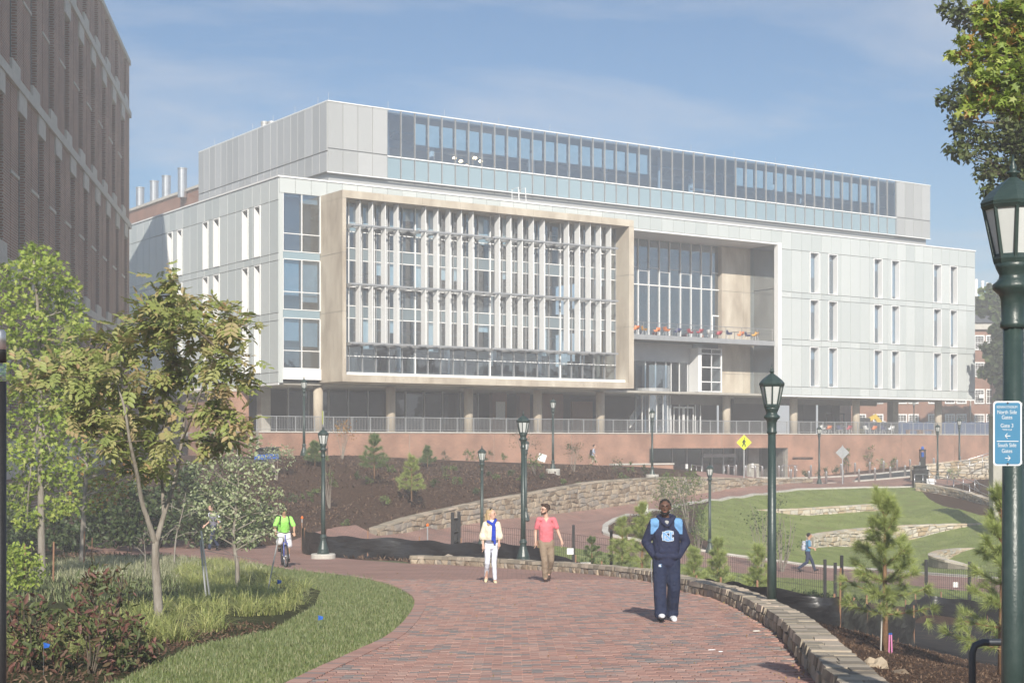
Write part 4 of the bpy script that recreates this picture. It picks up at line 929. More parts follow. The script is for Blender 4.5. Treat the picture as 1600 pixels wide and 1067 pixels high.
# ------------------------------------------------------------------ stone walls
def jitter_wall(name, lab, pts, thick, cell, hcell, mats, matcap, nparts, side=-1, cap=True, cat='wall', capmax=.6, coarse=False, capparts=True):
    """pts: (x, y, zbase, ztop). Stones stand on the side `side` of the line; the line is the visible face."""
    root = empty(name, (0, 0, 0), 0, lab, cat); P = [Vector(p[:2]) for p in pts]
    S = [0]
    for a, b in zip(P, P[1:]): S.append(S[-1]+(b-a).length)
    Lw = S[-1]; arr = np.array(pts)
    def at(u):
        u = min(max(u, 0), Lw); x = np.interp(u, S, arr[:, 0]); y = np.interp(u, S, arr[:, 1]); z0 = np.interp(u, S, arr[:, 2]); z1 = np.interp(u, S, arr[:, 3])
        e = .3; ax, ay = np.interp(max(u-e, 0), S, arr[:, 0]), np.interp(max(u-e, 0), S, arr[:, 1]); bx, by = np.interp(min(u+e, Lw), S, arr[:, 0]), np.interp(min(u+e, Lw), S, arr[:, 1])
        t = Vector((bx-ax, by-ay, 0)).normalized(); return Vector((x, y, 0)), t, Vector((t.y, -t.x, 0))*(-side), z0, z1   # normal to the visible side
    # mortar core
    mb = MB(); n = max(2, int(Lw/.6)); vs = []
    for i in range(n+1):
        p, t, nr, z0, z1 = at(Lw*i/n); f = p-nr*.03; b = p-nr*thick; vs += [(f.x,f.y,z0-.4),(b.x,b.y,z0-.4),(b.x,b.y,z1-.05),(f.x,f.y,z1-.05)]
    fs = [(i*4+k, (i+1)*4+k, (i+1)*4+(k+1)%4, i*4+(k+1)%4) for i in range(n) for k in range(4)]+[(0,1,2,3),(n*4+3,n*4+2,n*4+1,n*4)]
    mb.add(vs, fs); mb.build('mortar_core', M['mortar'], root)
    stones = []
    hmax = max(p[3]-p[2] for p in pts); rows = max(1, int(round(hmax/hcell)))
    def lift(u, v, out_): p, t, nr, z0, z1 = at(u); q = p+nr*out_; return Vector((q.x, q.y, z0-.05+v))
    curves = [[0]*(int(Lw/cell)+3)]
    for r in range(1, rows+1): curves.append([r*hmax/rows+random.uniform(-.42, .42)*hcell for _ in range(int(Lw/cell)+3)])
    cv_ = lambda r, u: 0 if r == 0 else float(np.interp(u, np.arange(len(curves[r]))*cell, curves[r]))
    for r in range(rows):
        u = -random.uniform(0, cell); ub = u
        while u < Lw:
            w_ = cell*random.uniform(.6, 1.55); u2 = u+w_; ub2 = u2+random.uniform(-.42, .42)*cell
            a0, a1, b0, b1 = max(u, .01), min(u2, Lw-.01), max(ub, .01), min(ub2, Lw-.01)
            if a1-a0 > .06 and b1-b0 > .06:
                z1 = [at(x)[4]-at(x)[3]-.0 for x in (b0, b1)]
                vb = [cv_(r, a0), cv_(r, a1)]; vt = [min(cv_(r+1, b1), z1[1]), min(cv_(r+1, b0), z1[0])]
                if r == rows-1: vt = [z1[1], z1[0]]
                if vt[0]-vb[1] > .05 and vt[1]-vb[0] > .05:
                    c4 = [(a0, vb[0]), (a1, vb[1]), (b1, vt[0]), (b0, vt[1])]; cu, cvv = sum(c[0] for c in c4)/4, sum(c[1] for c in c4)/4
                    g = .012; ring0 = [(x+(cu-x)*g*4/max(.1, abs(cu-x)*4), v_+(cvv-v_)*.06) for x, v_ in c4]
                    ring1 = [(x+(cu-x)*.17+random.uniform(-.012,.012), v_+(cvv-v_)*.17) for x, v_ in c4]; pr_ = random.uniform(.02, .06)
                    # mid-points give an uneven six to eight sided stone
                    def mids(rg, j): o = []; [o.extend([rg[i], ((rg[i][0]+rg[(i+1)%4][0])/2+random.uniform(-j,j), (rg[i][1]+rg[(i+1)%4][1])/2+random.uniform(-j,j))]) for i in range(4)]; return o
                    if not coarse: ring0, ring1 = mids(ring0, .012), mids(ring1, .018)
                    k = len(ring0); vv = [lift(x, v_, -.04) for x, v_ in ring0]+[lift(x, v_, pr_*random.uniform(.6, 1)) for x, v_ in ring1]+[lift(cu, cvv, pr_*1.25)]
                    ff = [(i, (i+1)%k, k+(i+1)%k, k+i) for i in range(k)]+[(k+i, k+(i+1)%k, 2*k) for i in range(k)]
                    if side > 0: ff = [f[::-1] for f in ff]
                    stones.append(((cu, w_*hcell, at(cu)[0].y), vv, ff))
            u, ub = u2, ub2
    caps = []
    if cap:
        u = 0
        while u < Lw:
            w_ = random.uniform(.14, capmax); u2 = min(u+w_, Lw); split = random.random() < .75 if thick > .35 else 0; sm = random.uniform(.3, .7)
            for d0, d1 in (((-.03, thick*sm), (thick*sm, thick+.03)) if split else ((-.03, thick+.03),)):
                c4 = [(u+.004, d0), (u2-.004, d0+random.uniform(-.03,.03)), (u2-.004+random.uniform(-.012,.004), d1-.006), (u+.004, d1-.006)]; hh = random.uniform(-.012, .006); vv = []
                for lv in (0, 1):
                    for x, d_ in c4:
                        p, t, nr, z0, z1 = at(x); q = p-nr*(d_+(.015 if lv and d_ < thick/2 else -.0)); vv.append(Vector((q.x, q.y, z1+(-.05 if not lv else .045+hh))))
                cu = (u+u2)/2; ff = [(0,1,5,4),(1,2,6,5),(2,3,7,6),(3,0,4,7),(4,5,6,7)]
                if side > 0: ff = [f[::-1] for f in ff]
                caps.append(((cu, w_*thick*.5, at(cu)[0].y), vv, ff))
            u = u2
    for lst, nm, mpart, mstuff in ((stones, 'stone', mats[1], mats[0]), (caps, 'cap_stone', matcap[1], matcap[0])):
        lst.sort(key=lambda s: -s[0][1]/s[0][2]**2); npt = nparts if nm == 'stone' else (nparts//2 if capparts else 0)
        for s in lst[:npt]: MB().add(s[1], s[2]).build(nm, mpart, root)
        if lst[npt:]:
            mb = MB()
            for s in lst[npt:]: mb.add(s[1], s[2])
            tag(mb.build(nm+'s', mstuff, root), kind='stuff')
    return root
SM = (M['stone'], M['stone_o']); SC = (M['stone_cap'], M['stone_cap_o']); SLt = (M['stone_light'], M['stone_light'])
lowp = [(x, y, -1.65-.045*y, -1.65-.045*y+.20) for x, y in WR if y > 3]
jitter_wall('seat_wall', 'low curved rubble stone seat wall edging the brick plaza in the foreground', lowp, .36, .25, .16, SM, SC, 280, side=1, capmax=.38)
longp = [(a[0], a[1], a[2], a[3]+.08) for a in swf]
jitter_wall('retaining_wall', 'long rubble stone retaining wall climbing between the mulch mound and the brick path', longp, .45, .38, .27, SM, SC, 290, side=-1, capmax=1.0, capparts=False)
def lawnwall(pl, h, lab, cell=.4, **k):
    pts = [(*XY(p, d), (HZ-y)/FPX*d) for p, y, d in pl]
    pts = crom(pts, 3); return jitter_wall('lawn_wall', lab, [(x, y, min(z, H(x, y))-.05, z+h) for x, y, z in pts], .42, cell, .2, SLt, SLt, 0, side=-1, coarse=True, capmax=.8, **k)
lawnwall([(1115,812,90),(1160,809,91),(1250,806,93),(1330,801,95),(1397,797,97)], .42, 'uppermost of the three pale stone seat walls curving across the lawn')
lawnwall([(1272,850,80),(1290,846,82),(1330,840,84.5),(1400,834,87),(1470,831,88),(1535,830,88)], .42, 'middle pale stone seat wall curving across the lawn behind the walking man')
lawnwall([(1530,900,74),(1490,890,74.5),(1464,881,76.5),(1475,874,79),(1505,870,81),(1545,869,82)], .42, 'lowest pale stone seat wall hooking round on the right of the lawn')
lawnwall([(1430,747,112),(1450,745,113),(1480,741,113),(1530,735,112),(1560,728,112)], .9, 'short stone wall retaining the shrubs beside the ramp at the right', .5)
lawnwall([(1430,765,104),(1450,768,103),(1500,778,99),(1550,795,93)], .45, 'stone kerb wall stepping down beside the ramp railing')
# ------------------------------------------------------------------ lamp posts
def make_lamp():
    r = empty('lamp_post'); ng = 8
    MB().lathe([(.21,0),(.21,.07),(.19,.11),(.185,.18),(.15,.28),(.115,.38),(.095,.46),(.09,.53),(.11,.55),(.115,.58),(.11,.61),(.085,.65),(.08,.68)], 16).build('base', M['lamp_green'], r, False)
    MB().lathe([(.076,.66),(.072,1.2),(.062,3.30)], 20, flute=.07).build('pole', M['lamp_green'], r, True)
    MB().lathe([(.063,3.28),(.08,3.29),(.08,3.32),(.072,3.33),(.075,3.46),(.09,3.50),(.125,3.53),(.128,3.56),(.09,3.59),(.085,3.62),(.105,3.66),(.115,3.69),(.10,3.70)], 16).build('collar', M['lamp_green'], r, True)
    # lantern: eight tapering panes between ribs
    f = MB(); r0, z0, r1, z1 = .105, 3.72, .175, 4.06
    f.lathe([(r0+.012,z0-.03),(r0+.02,z0),(r0+.012,z0+.03)], ng, rot=math.pi/8).lathe([(r1+.01,z1-.03),(r1+.025,z1-.005),(r1+.02,z1+.0)], ng, rot=math.pi/8)
    for k in range(ng):
        q = 2*math.pi*k/ng+math.pi/8; f.tube([((r0+.005)*math.cos(q),(r0+.005)*math.sin(q),z0),((r1+.005)*math.cos(q),(r1+.005)*math.sin(q),z1)], .014, 5)
    f.build('lantern_frame', M['lamp_green'], r)
    pm_ = None
    for k in range(ng):
        q0 = 2*math.pi*k/ng+math.pi/8; q1 = q0+2*math.pi/ng
        if pm_ is None:
            a = [(r0*math.cos(q0),r0*math.sin(q0),z0+.02),(r0*math.cos(q1),r0*math.sin(q1),z0+.02),(r1*math.cos(q1),r1*math.sin(q1),z1-.02),(r1*math.cos(q0),r1*math.sin(q0),z1-.02)]
            pm_ = MB().add(a+[(x*.97,y*.97,z) for x,y,z in a], [(0,1,2,3),(7,6,5,4),(0,4,5,1),(1,5,6,2),(2,6,7,3),(3,7,4,0)]).mesh('pane', M['frosted'])
        linkmesh('pane', pm_, r, (0, 0, 0), 2*math.pi*k/ng)
    MB().lathe([(.195,4.055),(.20,4.075),(.19,4.095),(.15,4.14),(.09,4.19),(.04,4.225),(.028,4.235)], ng, rot=math.pi/8).build('cap', M['lamp_green'], r)
    MB().lathe([(.025,4.225),(.025,4.25),(.042,4.26),(.042,4.272),(.018,4.28),(.024,4.30),(.010,4.33),(.003,4.38)], 10).build('finial', M['lamp_green'], r, True)
    return r
lamp0 = make_lamp(); first = True
LP = [(1583,9.6,0,'large green lamp post close by at the right edge carrying the blue sign'),
 (1206,24,0,'green lamp post standing just behind the seat wall, right of the man in navy'),
 (817.5,43.8,0,'green lamp post behind the seat wall between the woman and the man in pink'),
 (505,51.5,.15,'green lamp post on a concrete footing at the left end of the black silt fence'),
 (753,65,.0,'green lamp post on the far side of the wire fence behind the blonde woman'),
 (475,83.7,.0,'green lamp post on top of the mulch mound near the litter bins'),
 (864,89,.0,'green lamp post beside the white board on the mulch mound'),
 (1019,96,.0,'green lamp post in front of the low brick planter wall'),
 (821.5,80,.0,'green lamp post at the foot of the retaining wall, mostly hidden by a nearer pole'),
 (1109,73,.0,'green lamp post on the near lawn edge right of the leafy shrub'),
 (1280,111,.0,'green lamp post at the end of the retaining wall near the bollards'),
 (1465,113,-.2,'green lamp post just right of the emergency phone'),
 (1499,118,.0,'green lamp post by the road in front of the right end of the brick wall'),
 (1428,180,2.2,'dark lamp post far behind the terrace by the brick hall')]
conc = M['curb']
lamps = [lamp0]+[copy_tree(lamp0) for _ in LP[1:]]
for o, (px, d_, dz, lab) in zip(lamps, LP):
    p = G(px, d_, dz); 
    if d_ == 180: p.z = .6
    if d_ < 12:
        p.z = (HZ-242)/FPX*d_-4.38
    if px == 1206: p.z = (HZ-569)/FPX*d_-4.38
    if px == 817.5: p.z = (HZ-641)/FPX*d_-4.38
    o.location = p; o.rotation_euler.z = rad(11)+random.uniform(-.1, .1); tag(o, lab, 'lamp post', 'green lantern lamp posts around the plaza')
f1 = MB().lathe([(.42,-.4),(.42,.02),(.40,.05)], 20); 
for px, d_, dz in ((505,51.5,.0),(864,89,-.05),(1019,96,-.05)):
    p = G(px, d_, 0); f1.build('lamp_footing', M['curb'], None, loc=(p.x, p.y, p.z+.12)); o = col.objects[-1] if False else [x for x in col.objects if x.name.startswith('lamp_footing')][-1]
    tag(o, {505: 'round concrete footing under the lamp at the silt fence', 864: 'round concrete footing under the lamp on the mulch mound', 1019: 'round concrete footing under the lamp by the planter wall'}[px], 'footing')
# ------------------------------------------------------------------ the big lamp's sign
sg = empty('direction_sign', (0, 0, 0), 0, 'blue and white stadium gate direction sign on the big lamp post', 'sign')
dS = 9.3; c = W(1574, 677, dS); sg.location = c; sg.rotation_euler = (0, 0, rad(-4)); sw_, sh_ = 44/FPX*dS, 101/FPX*dS
def rrect(w_, h_, r, n=5):
    o = []
    for cx_, cz_, a0 in ((w_/2-r,-h_/2+r,-90),(w_/2-r,h_/2-r,0),(-w_/2+r,h_/2-r,90),(-w_/2+r,-h_/2+r,180)):
        for k in range(n+1): q = rad(a0+90*k/n); o.append((cx_+r*math.cos(q), cz_+r*math.sin(q)))
    return o
def plate(poly, y0, y1): n = len(poly); return MB().add([(x,y0,z) for x,z in poly]+[(x,y1,z) for x,z in poly], [tuple(range(n)), tuple(range(n,2*n))[::-1]]+[(i+n,(i+1)%n+n,(i+1)%n,i) for i in range(n)])
M['sign_white'] = mat('sign_white', (.66,.68,.70), (.70,.72,.74), 3, .4); M['sign_blue'] = mat('sign_blue', (.055,.20,.34), (.065,.22,.37), 3, .35)
plate(rrect(sw_, sh_, .022), -.004, .0).build('border', M['sign_white'], sg); plate(rrect(sw_-.02, sh_-.02, .016), -.006, -.0041).build('face', M['sign_blue'], sg)
k_ = sh_/101
def st_(body, size, px, py, sx=1): return text(body, size*k_, 'lettering', M['sign_white'], sg, ((px-1574)*k_, -.0075, (677-py)*k_), (rad(90), 0, 0), .0005, sx=sx)
st_('KENAN STADIUM', 5.6, 1573, 636, .72); st_('North Side', 8.6, 1573, 644, .78); st_('Gates', 8.6, 1573, 652, .82); st_('Gate 3', 8.6, 1573, 665, .85); st_('*Will Call', 4.2, 1573, 671.3, .9)
st_('South Side', 8.6, 1573, 695.5, .78); st_('Gates', 8.6, 1573, 704.5, .82)
MB().box(-16.5*k_, 16.5*k_, -.0085, -.0065, (677-689.8)*k_, (677-688.6)*k_).build('rule', M['sign_white'], sg)
for s_, py in ((-1, 681), (1, 715.5)):
    a = MB(); z = (677-py)*k_; a.box(-4*k_, 4*k_, -.0085, -.0065, z-.6*k_, z+.6*k_)
    for q in (-1, 1): a.tube([(s_*4*k_, -.0075, z), (s_*.3*k_, -.0075, z+q*4*k_)], .62*k_, 4)
    a.build('arrow', M['sign_white'], sg)
for z in (sh_/2-.012, -sh_/2+.012): MB().lathe([(.006,0),(.006,.004)], 8).build('bolt', M['dark_metal'], sg, loc=(0, -.006, z)).rotation_euler = (rad(90), 0, 0)
MB().box(-.03, .09, .001, .03, sh_/2-.03, sh_/2-.01).build('strap', M['steel'], sg); MB().box(-.03, .09, .001, .03, -sh_/2+.01, -sh_/2+.03).build('strap', M['steel'], sg)
# concrete pier seen beside the big lamp
pc = empty('concrete_pier', (0, 0, 0), 0, 'tall pale concrete pier behind the blue sign', 'pier'); p = W(1564, 795, 84)
MB().box(p.x-.42, p.x+.42, p.y, p.y+.8, p.z-.8, 1.4).build('shaft', M['concrete'], pc); MB().box(p.x-.46, p.x+.46, p.y-.04, p.y+.84, 1.4, 1.55).build('cap', M['limestone'], pc)
# bollard light at the left edge
bo = empty('bollard_light', (0, 0, 0), 0, 'dark cylindrical bollard light with clear band at the far left edge', 'light'); q = W(-1, 515, 6.0); bo.location = (q.x-.0, 6.0, 0); zt = q.z
r_ = .027
MB().lathe([(r_, -2.0), (r_, zt-.205)], 20).build('post', M['black'], bo, True); MB().lathe([(r_*.96, zt-.2), (r_*.96, zt-.135)], 20).build('lens', M['clear'], bo, True)
MB().lathe([(r_, zt-.13), (r_, zt-.085), (r_*.98, zt-.08)], 20).build('collar', M['black'], bo, True); MB().lathe([(r_*.98, zt-.079), (r_*.92, zt-.01), (r_*.6, zt)], 20).build('cap', M['steel'], bo, True)
# grey tube rack at the bottom right corner
rk = empty('bike_rack', (0, 0, 0), 0, 'dark grey bent tube rail in the bottom right corner', 'rail'); a = W(1519, 1067, 10.2); z1 = (HZ-1003)/FPX*10.2; z0 = H(a.x, 10.2)-.1; M['rail_grey'] = mat('rail_grey', (.05,.055,.065), (.065,.07,.08), 3, .4, .5, .4)
pts = [(a.x, 10.2, z0), (a.x, 10.2, z1-.07), (a.x+.02, 10.2, z1-.02), (a.x+.07, 10.2, z1), (a.x+.75, 10.3, z1-.01), (a.x+.81, 10.3, z1-.05), (a.x+.83, 10.3, z0)]
MB().tube(pts, .024, 12).build('rail', M['rail_grey'], rk, True); MB().tube([(a.x+.36, 10.24, z0), (a.x+.36, 10.24, z1-.02)], .02, 10).build('upright', M['rail_grey'], rk, True)
# ------------------------------------------------------------------ bollards
bm = {}
fr = [1236,1264,1291,1317,1342,1367,1391,1414]; bk = [1217,1242,1267,1314,1336,1359,1380.6,1401.6,1422,1441,1459,1500,1548,1593]; lf = [1138,1150,1165,1180,1191]
ordn = ['first','second','third','fourth','fifth','sixth','seventh','eighth','ninth','tenth','eleventh','twelfth','thirteenth','fourteenth']
bmesh_ = MB().lathe([(.085,-.1),(.085,.88),(.08,.92),(.04,.94)], 12).mesh('bollard', M['steel'], True)
def bollard(px, d_, lab):
    o = linkmesh('bollard', bmesh_, None, G(px, d_)); tag(o, lab, 'bollard', 'silver steel bollards guarding the road')
for i, px in enumerate(fr): bollard(px, 110+(px-1236)*5/178, f'silver steel bollard, {ordn[i]} from the left in the front row along the near kerb')
for i, px in enumerate(bk): bollard(px, 121+(px-1217)*.02+(max(0, px-1422))*.03, f'silver steel bollard, {ordn[i]} from the left in the back row nearer the brick wall')
for i, px in enumerate(lf): bollard(px, 118+(i%2)*-3, f'silver steel bollard, {ordn[i]} from the left of those before the entrance')
# ------------------------------------------------------------------ railings by the entrance and the ramp
def rail(name, lab, pts, h, m=M['steel'], step=None, r=.025, mid=True):
    o = empty(name, (0, 0, 0), 0, lab, 'railing'); P = [Vector(p) for p in pts]
    MB().tube([p+Vector((0,0,h)) for p in P], r, 7).build('handrail', m, o, True)
    if mid: MB().tube([p+Vector((0,0,h*.5)) for p in P], r*.7, 6).build('mid_rail', m, o, True)
    for p in P: MB().tube([p-Vector((0,0,.1)), p+Vector((0,0,h))], r, 6).build('post', m, o, True)
    return o
for a, b, lab in (((1080,122),(1096,126),'left silver handrail sloping by the entrance glass'), ((1132,122),(1147,126),'middle silver handrail sloping by the entrance doors'), ((1172,120),(1190,125),'right silver handrail by the entrance steps'), ((1222,124),(1245,126),'silver handrail at the right corner of the entrance')):
    rail('handrail', lab, [G(*a), G((a[0]+b[0])/2, (a[1]+b[1])/2), G(*b)], .95, mid=False)
rail('ramp_railing', 'long silver railing running down the ramp from the emergency phone', [G(1429,106), G(1442,106), G(1462,104.5), G(1490,101.5), G(1515,98)], .95)
rail('ramp_railing', 'silver railing curving along the far side of the ramp', [G(1452,109), G(1480,107), G(1505,103), G(1530,98)], .95)
rail('ramp_railing', 'silver railing turning the corner at the bottom of the ramp near the pier', [G(1523,101), G(1530,98), G(1545,95), G(1560,92), G(1574,90)], 1.0)
rail('ramp_railing', 'silver railing on top of the stone wall at the far right', [W(1497,735,110)-Vector((0,0,.3)), W(1515,730,110)-Vector((0,0,.3)), W(1535,724,110)-Vector((0,0,.3)), W(1556,717,110)-Vector((0,0,.3))], .9)
# ------------------------------------------------------------------ emergency phone, bins, signs
ph = empty('emergency_phone', G(1441.5, 109), 0, 'black emergency phone pillar with blue light beside the litter bins', 'phone pillar')
MB().box(-.18,.18,-.18,.18,-.1,1.85).build('pillar', M['black'], ph); MB().box(-.2,.2,-.2,.2,1.86,1.95).box(-.19,-.14,-.19,-.14,1.95,2.4).box(.14,.19,-.19,-.14,1.95,2.4).box(-.19,-.14,.14,.19,1.95,2.4).box(.14,.19,.14,.19,1.95,2.4).box(-.2,.2,-.2,.2,2.4,2.5).build('lantern_cage', M['black'], ph)
M['blue'] = mat('blue', (.02,.10,.42), (.03,.13,.5), 3, .4); MB().lathe([(.1,1.96),(.1,2.3)], 10).build('blue_lamp', M['blue'], ph); MB().lathe([(.1,2.5),(.11,2.6),(.06,2.72)], 10).build('beacon', M['blue'], ph)
MB().box(-.23,-.201,-.12,.12,.9,1.6).build('panel', M['white_metal'], ph); MB().tube([(.25,-.1,1.35),(.3,-.15,.9)], .05, 6).build('notice', M['white_metal'], ph)
def bin_(loc, lab, n, w_=.65, h_=1.15, m='black'):
    o = empty('litter_bin', loc, 0, lab, 'litter bin', 'black litter bins')
    MB().box(-w_/2,w_/2,-w_/2,w_/2,0,h_).build('body', M[m], o); MB().box(-w_/2-.04,w_/2+.04,-w_/2-.04,w_/2+.04,h_+.0,h_+.08).build('rim', M['black'], o)
    MB().box(-w_/2+.05,w_/2-.05,-.1,.1,h_+.08,h_+.32).box(-w_/2-.02,w_/2+.02,-w_/2,w_/2,h_+.32,h_+.37).build('hood', M['dark_metal'], o)
bin_(G(1434,106.6), 'black litter bin at the left by the emergency phone', 0); bin_(G(1441.5,106.8), 'black litter bin at the right by the emergency phone', 0)
for px, lab in ((409,'left litter bin with blue panel on top of the mound'),(427,'right litter bin with blue panel on top of the mound')):
    p = G(px, 92); bin_(p, lab, 0, .8, .95, 'dark_metal'); MB().box(-.38,.38,-.43,-.41,.6,.9).build('label_panel', M['blue'], [o for o in col.objects if o.name.startswith('litter_bin')][-1])
def signpost(px, d_, h_, lab, builder):
    o = empty('sign_post', G(px, d_), 0, lab, 'sign'); MB().box(-.035,.035,-.02,.02,-.1,h_).build('post', M['steel'], o); builder(o); return o
M['sign_yellow'] = mat('sign_yellow', (.70,.78,.02), (.74,.82,.03), 3, .4); M['sign_black'] = mat('sign_black', (.015,.015,.015), (.02,.02,.02), 3, .5); M['board_white'] = mat('board_white', (.74,.75,.76), (.8,.8,.8), 3, .5)
def ped(o):
    s_ = .52; c_ = 2.35+.0
    MB().add([(0,-.04,c_-s_),(s_,-.04,c_),(0,-.04,c_+s_),(-s_,-.04,c_),(0,-.021,c_-s_),(s_,-.021,c_),(0,-.021,c_+s_),(-s_,-.021,c_)], [(0,1,2,3),(7,6,5,4),(0,4,5,1),(1,5,6,2),(2,6,7,3),(3,7,4,0)]).build('diamond_plate', M['sign_yellow'], o)
    f = MB(); T = lambda pts, r: f.tube([(x, -.052, c_+z) for x, z in pts], r, 6)
    f.lathe([(.001,-.006),(.05,-.006),(.05,.006),(.001,.006)], 8, (0,0,0)) if 0 else None
    T([(.02,.25),(.02,.30)], .05); T([(0,.18),(-.01,0)], .065); T([(-.01,.0),(.06,-.13),(.08,-.28)], .035); T([(-.02,.0),(-.06,-.14),(-.13,-.26)], .035); T([(0,.15),(.09,.05),(.14,.03)], .025); T([(0,.15),(-.09,.07),(-.11,-.03)], .025)
    f.build('walking_figure', M['sign_black'], o)
signpost(1162.5, 103.5, 2.9, 'yellow diamond pedestrian crossing sign on a grey post', ped).location.z = W(1162, 745, 103.5).z
def ped2(o):
    s_ = .5; c_ = 2.3; MB().add([(0,.03,c_-s_),(s_,.03,c_),(0,.03,c_+s_),(-s_,.03,c_),(0,.05,c_-s_),(s_,.05,c_),(0,.05,c_+s_),(-s_,.05,c_)], [(0,1,2,3),(7,6,5,4),(0,4,5,1),(1,5,6,2),(2,6,7,3),(3,7,4,0)]).build('diamond_plate', M['steel'], o)
signpost(1316.5, 111, 2.85, 'grey back of a diamond road sign among the bollards', ped2)
def ped3(o): MB().box(-.035,-.02,-.45,.45,1.9,2.8).build('plate', M['sign_yellow'], o)
signpost(505.6, 104, 2.8, 'edge-on yellow sign near the terrace column at the left', ped3).location.z = -.7
def board(name, px, py, d_, w_, h_, lab, tilt=0, m='board_white', post=True):
    o = empty(name, W(px, py, d_), 0, lab, 'board'); o.rotation_euler = (0, tilt, 0); MB().box(-w_/2,w_/2,-.01,.01,-h_/2,h_/2).build('panel', M[m], o)
    if post: MB().box(-.015,.015,.012,.03,-h_/2-.4,h_/2).build('stake', M['wood'], o)
    return o
board('site_board', 847, 715, 91, .48, .46, 'tilted blank white board on the mulch mound beside a lamp', .3)
b_ = board('plant_sign', 915, 886.5, 41, .27, .28, 'small pale grey plant information sign behind the seat wall')
MB().box(-.02,.02,-.014,-.0105,.04,.1).build('emblem', M['sign_blue'], b_); MB().box(-.1,.1,-.014,-.0105,-.03,-.015).box(-.08,.08,-.014,-.0105,-.06,-.05).build('printed_line', M['sign_blue'], b_)
board('notice_card', 891, 861, 53, .23, .22, 'small white card hanging on the wire fence right of the man in pink', post=False)
board('notice_card', 1493, 913, 60, .2, .2, 'small white card on the wire fence at the right', post=False)
board('notice_card', 1412, 752, 107, .0+.55, .5, 'white board tied on the ramp railing', post=False).location = W(1454, 753, 105.6)
b_ = board('bed_sign', 1005, 793, 80, .5, .38, 'white sign with dark lettering in the shrub bed behind the man in navy')
for x in (-.1, .08): MB().tube([(x-.05,-.02,-.1),(x-.05,-.02,.1),(x+.05,-.02,-.1),(x+.05,-.02,.1)], .016, 4).build('letter', M['lamp_green'], b_)
# ------------------------------------------------------------------ silt fence, wire fence
def curtain(name, lab, pts, seg=.35, waves=.05):
    o = empty(name, (0, 0, 0), 0, lab, 'fence'); P = crom(pts, 6); P = [Vector(p) for p in P]
    S = [0]
    for a, b in zip(P, P[1:]): S.append(S[-1]+(Vector((b.x-a.x, b.y-a.y))).length)
    n = int(S[-1]/.14); V = []; rows = 6; arr = np.array([p[:] for p in P])
    for i in range(n+1):
        u = S[-1]*i/n; x, y, h_ = (np.interp(u, S, arr[:, k]) for k in range(3)); z = H(x, y)
        for r in range(rows):
            q = r/(rows-1); off = math.sin(u*2.3+q*4)*waves+math.sin(u*7.1-q*6)*waves*.6+math.sin(u*15+q*11)*waves*.3*(1-q); sag = .07*math.sin(u*1.9)**2*q
            V.append((x, y+off*(1-.5*q), z-.05+(h_+.05-sag)*q))
    F = [(i*rows+r, (i+1)*rows+r, (i+1)*rows+r+1, i*rows+r+1) for i in range(n) for r in range(rows-1)]
    linkmesh('plastic_sheet', npmesh('plastic_sheet', np.array(V), np.array(F), M['silt'], True), o)
    u = .1
    while u < S[-1]:
        x, y, h_ = (float(np.interp(u, S, arr[:, k])) for k in range(3)); z = H(x, y)
        MB().box(x-.02, x+.02, y+.06, y+.10, z-.1, z+h_+random.uniform(.0, .25)).build('stake', M['wood'], o); u += 1.9
    return o
xd = lambda px, d_, h_: (*XY(px, d_), h_)
curtain('silt_fence', 'black plastic silt fence between the mulch strip and the brick path at the left', [xd(471,56.5,.95),xd(476,54.5,.9),xd(505,53,.8),xd(560,52,.75),xd(640,51.5,.75),xd(700,50.5,.7),xd(745,49.5,.75),xd(800,48,.8),xd(850,47,.7),xd(905,45.5,.45),xd(960,43,.35),xd(1020,40.5,.35)])
curtain('silt_fence', 'black plastic silt fence behind the seat wall near the second lamp post', [xd(1035,39,.4),xd(1100,34.5,.45),xd(1180,31.5,.5),xd(1250,31,.55),xd(1312,31.5,.65),xd(1370,36,.8),xd(1430,40,.8)])
curtain('silt_fence', 'black plastic silt fence at the foot of the wire fence at the right', [xd(1415,50,.7),xd(1450,53,.7),xd(1520,52,.7),xd(1600,50,.7),xd(1680,47,.7)])
for i, (px, py, d_) in enumerate(((472,828,57),(668,836,53),(1003,0,0))[:2]):
    o = empty('marker_stake', G(px, d_), 0, ['steel marker stake with orange top at the left end of the silt fence','steel marker stake with orange top near the middle of the silt fence'][i], 'stake', None); MB().box(-.02,.02,-.02,.02,-.1,1.15).build('stake', M['steel'], o)
    M['orange'] = mat('orange%d' % i, (.85,.16,.02), (.9,.2,.03), 3, .5); MB().lathe([(.045,1.15),(.05,1.2),(.02,1.25)], 8).build('cap', M['orange'], o)
def wire_fence(name, lab, pts, h_=1.25, posts=None, ph_=1.5):
    o = empty(name, (0, 0, 0), 0, lab, 'fence'); mb = MB(); P = [Vector((*XY(p, d), 0)) for p, d in pts]
    for a, b in zip(P, P[1:]):
        L_ = (b-a).length; n = int(L_/.075)
        for i in range(n):
            q = a+(b-a)*i/n; z = H(q.x, q.y); mb.box(q.x-.0045, q.x+.0045, q.y-.0045, q.y+.0045, z, z+h_)
        for k in (.1, .4, .8, 1.0):
            m_ = 6; prev = None
            for i in range(m_+1):
                q = a+(b-a)*i/m_; v = Vector((q.x, q.y-.006, H(q.x, q.y)+h_*k))
                if prev is not None: mb.tube([prev, v], .006, 3, cap=False)
                prev = v
    tag(mb.build('wires', M['black'], o), kind='stuff')
    for q in P: z = H(q.x, q.y); MB().box(q.x-.05, q.x+.05, q.y-.05, q.y+.05, z-.2, z+ph_).build('post', M['black'], o)
    return o
wire_fence('wire_fence', 'black wire mesh fence running behind the couple', [(718,57.5),(770,57.3),(838,57),(896,56.5),(955,56)], 1.2, ph_=1.55)
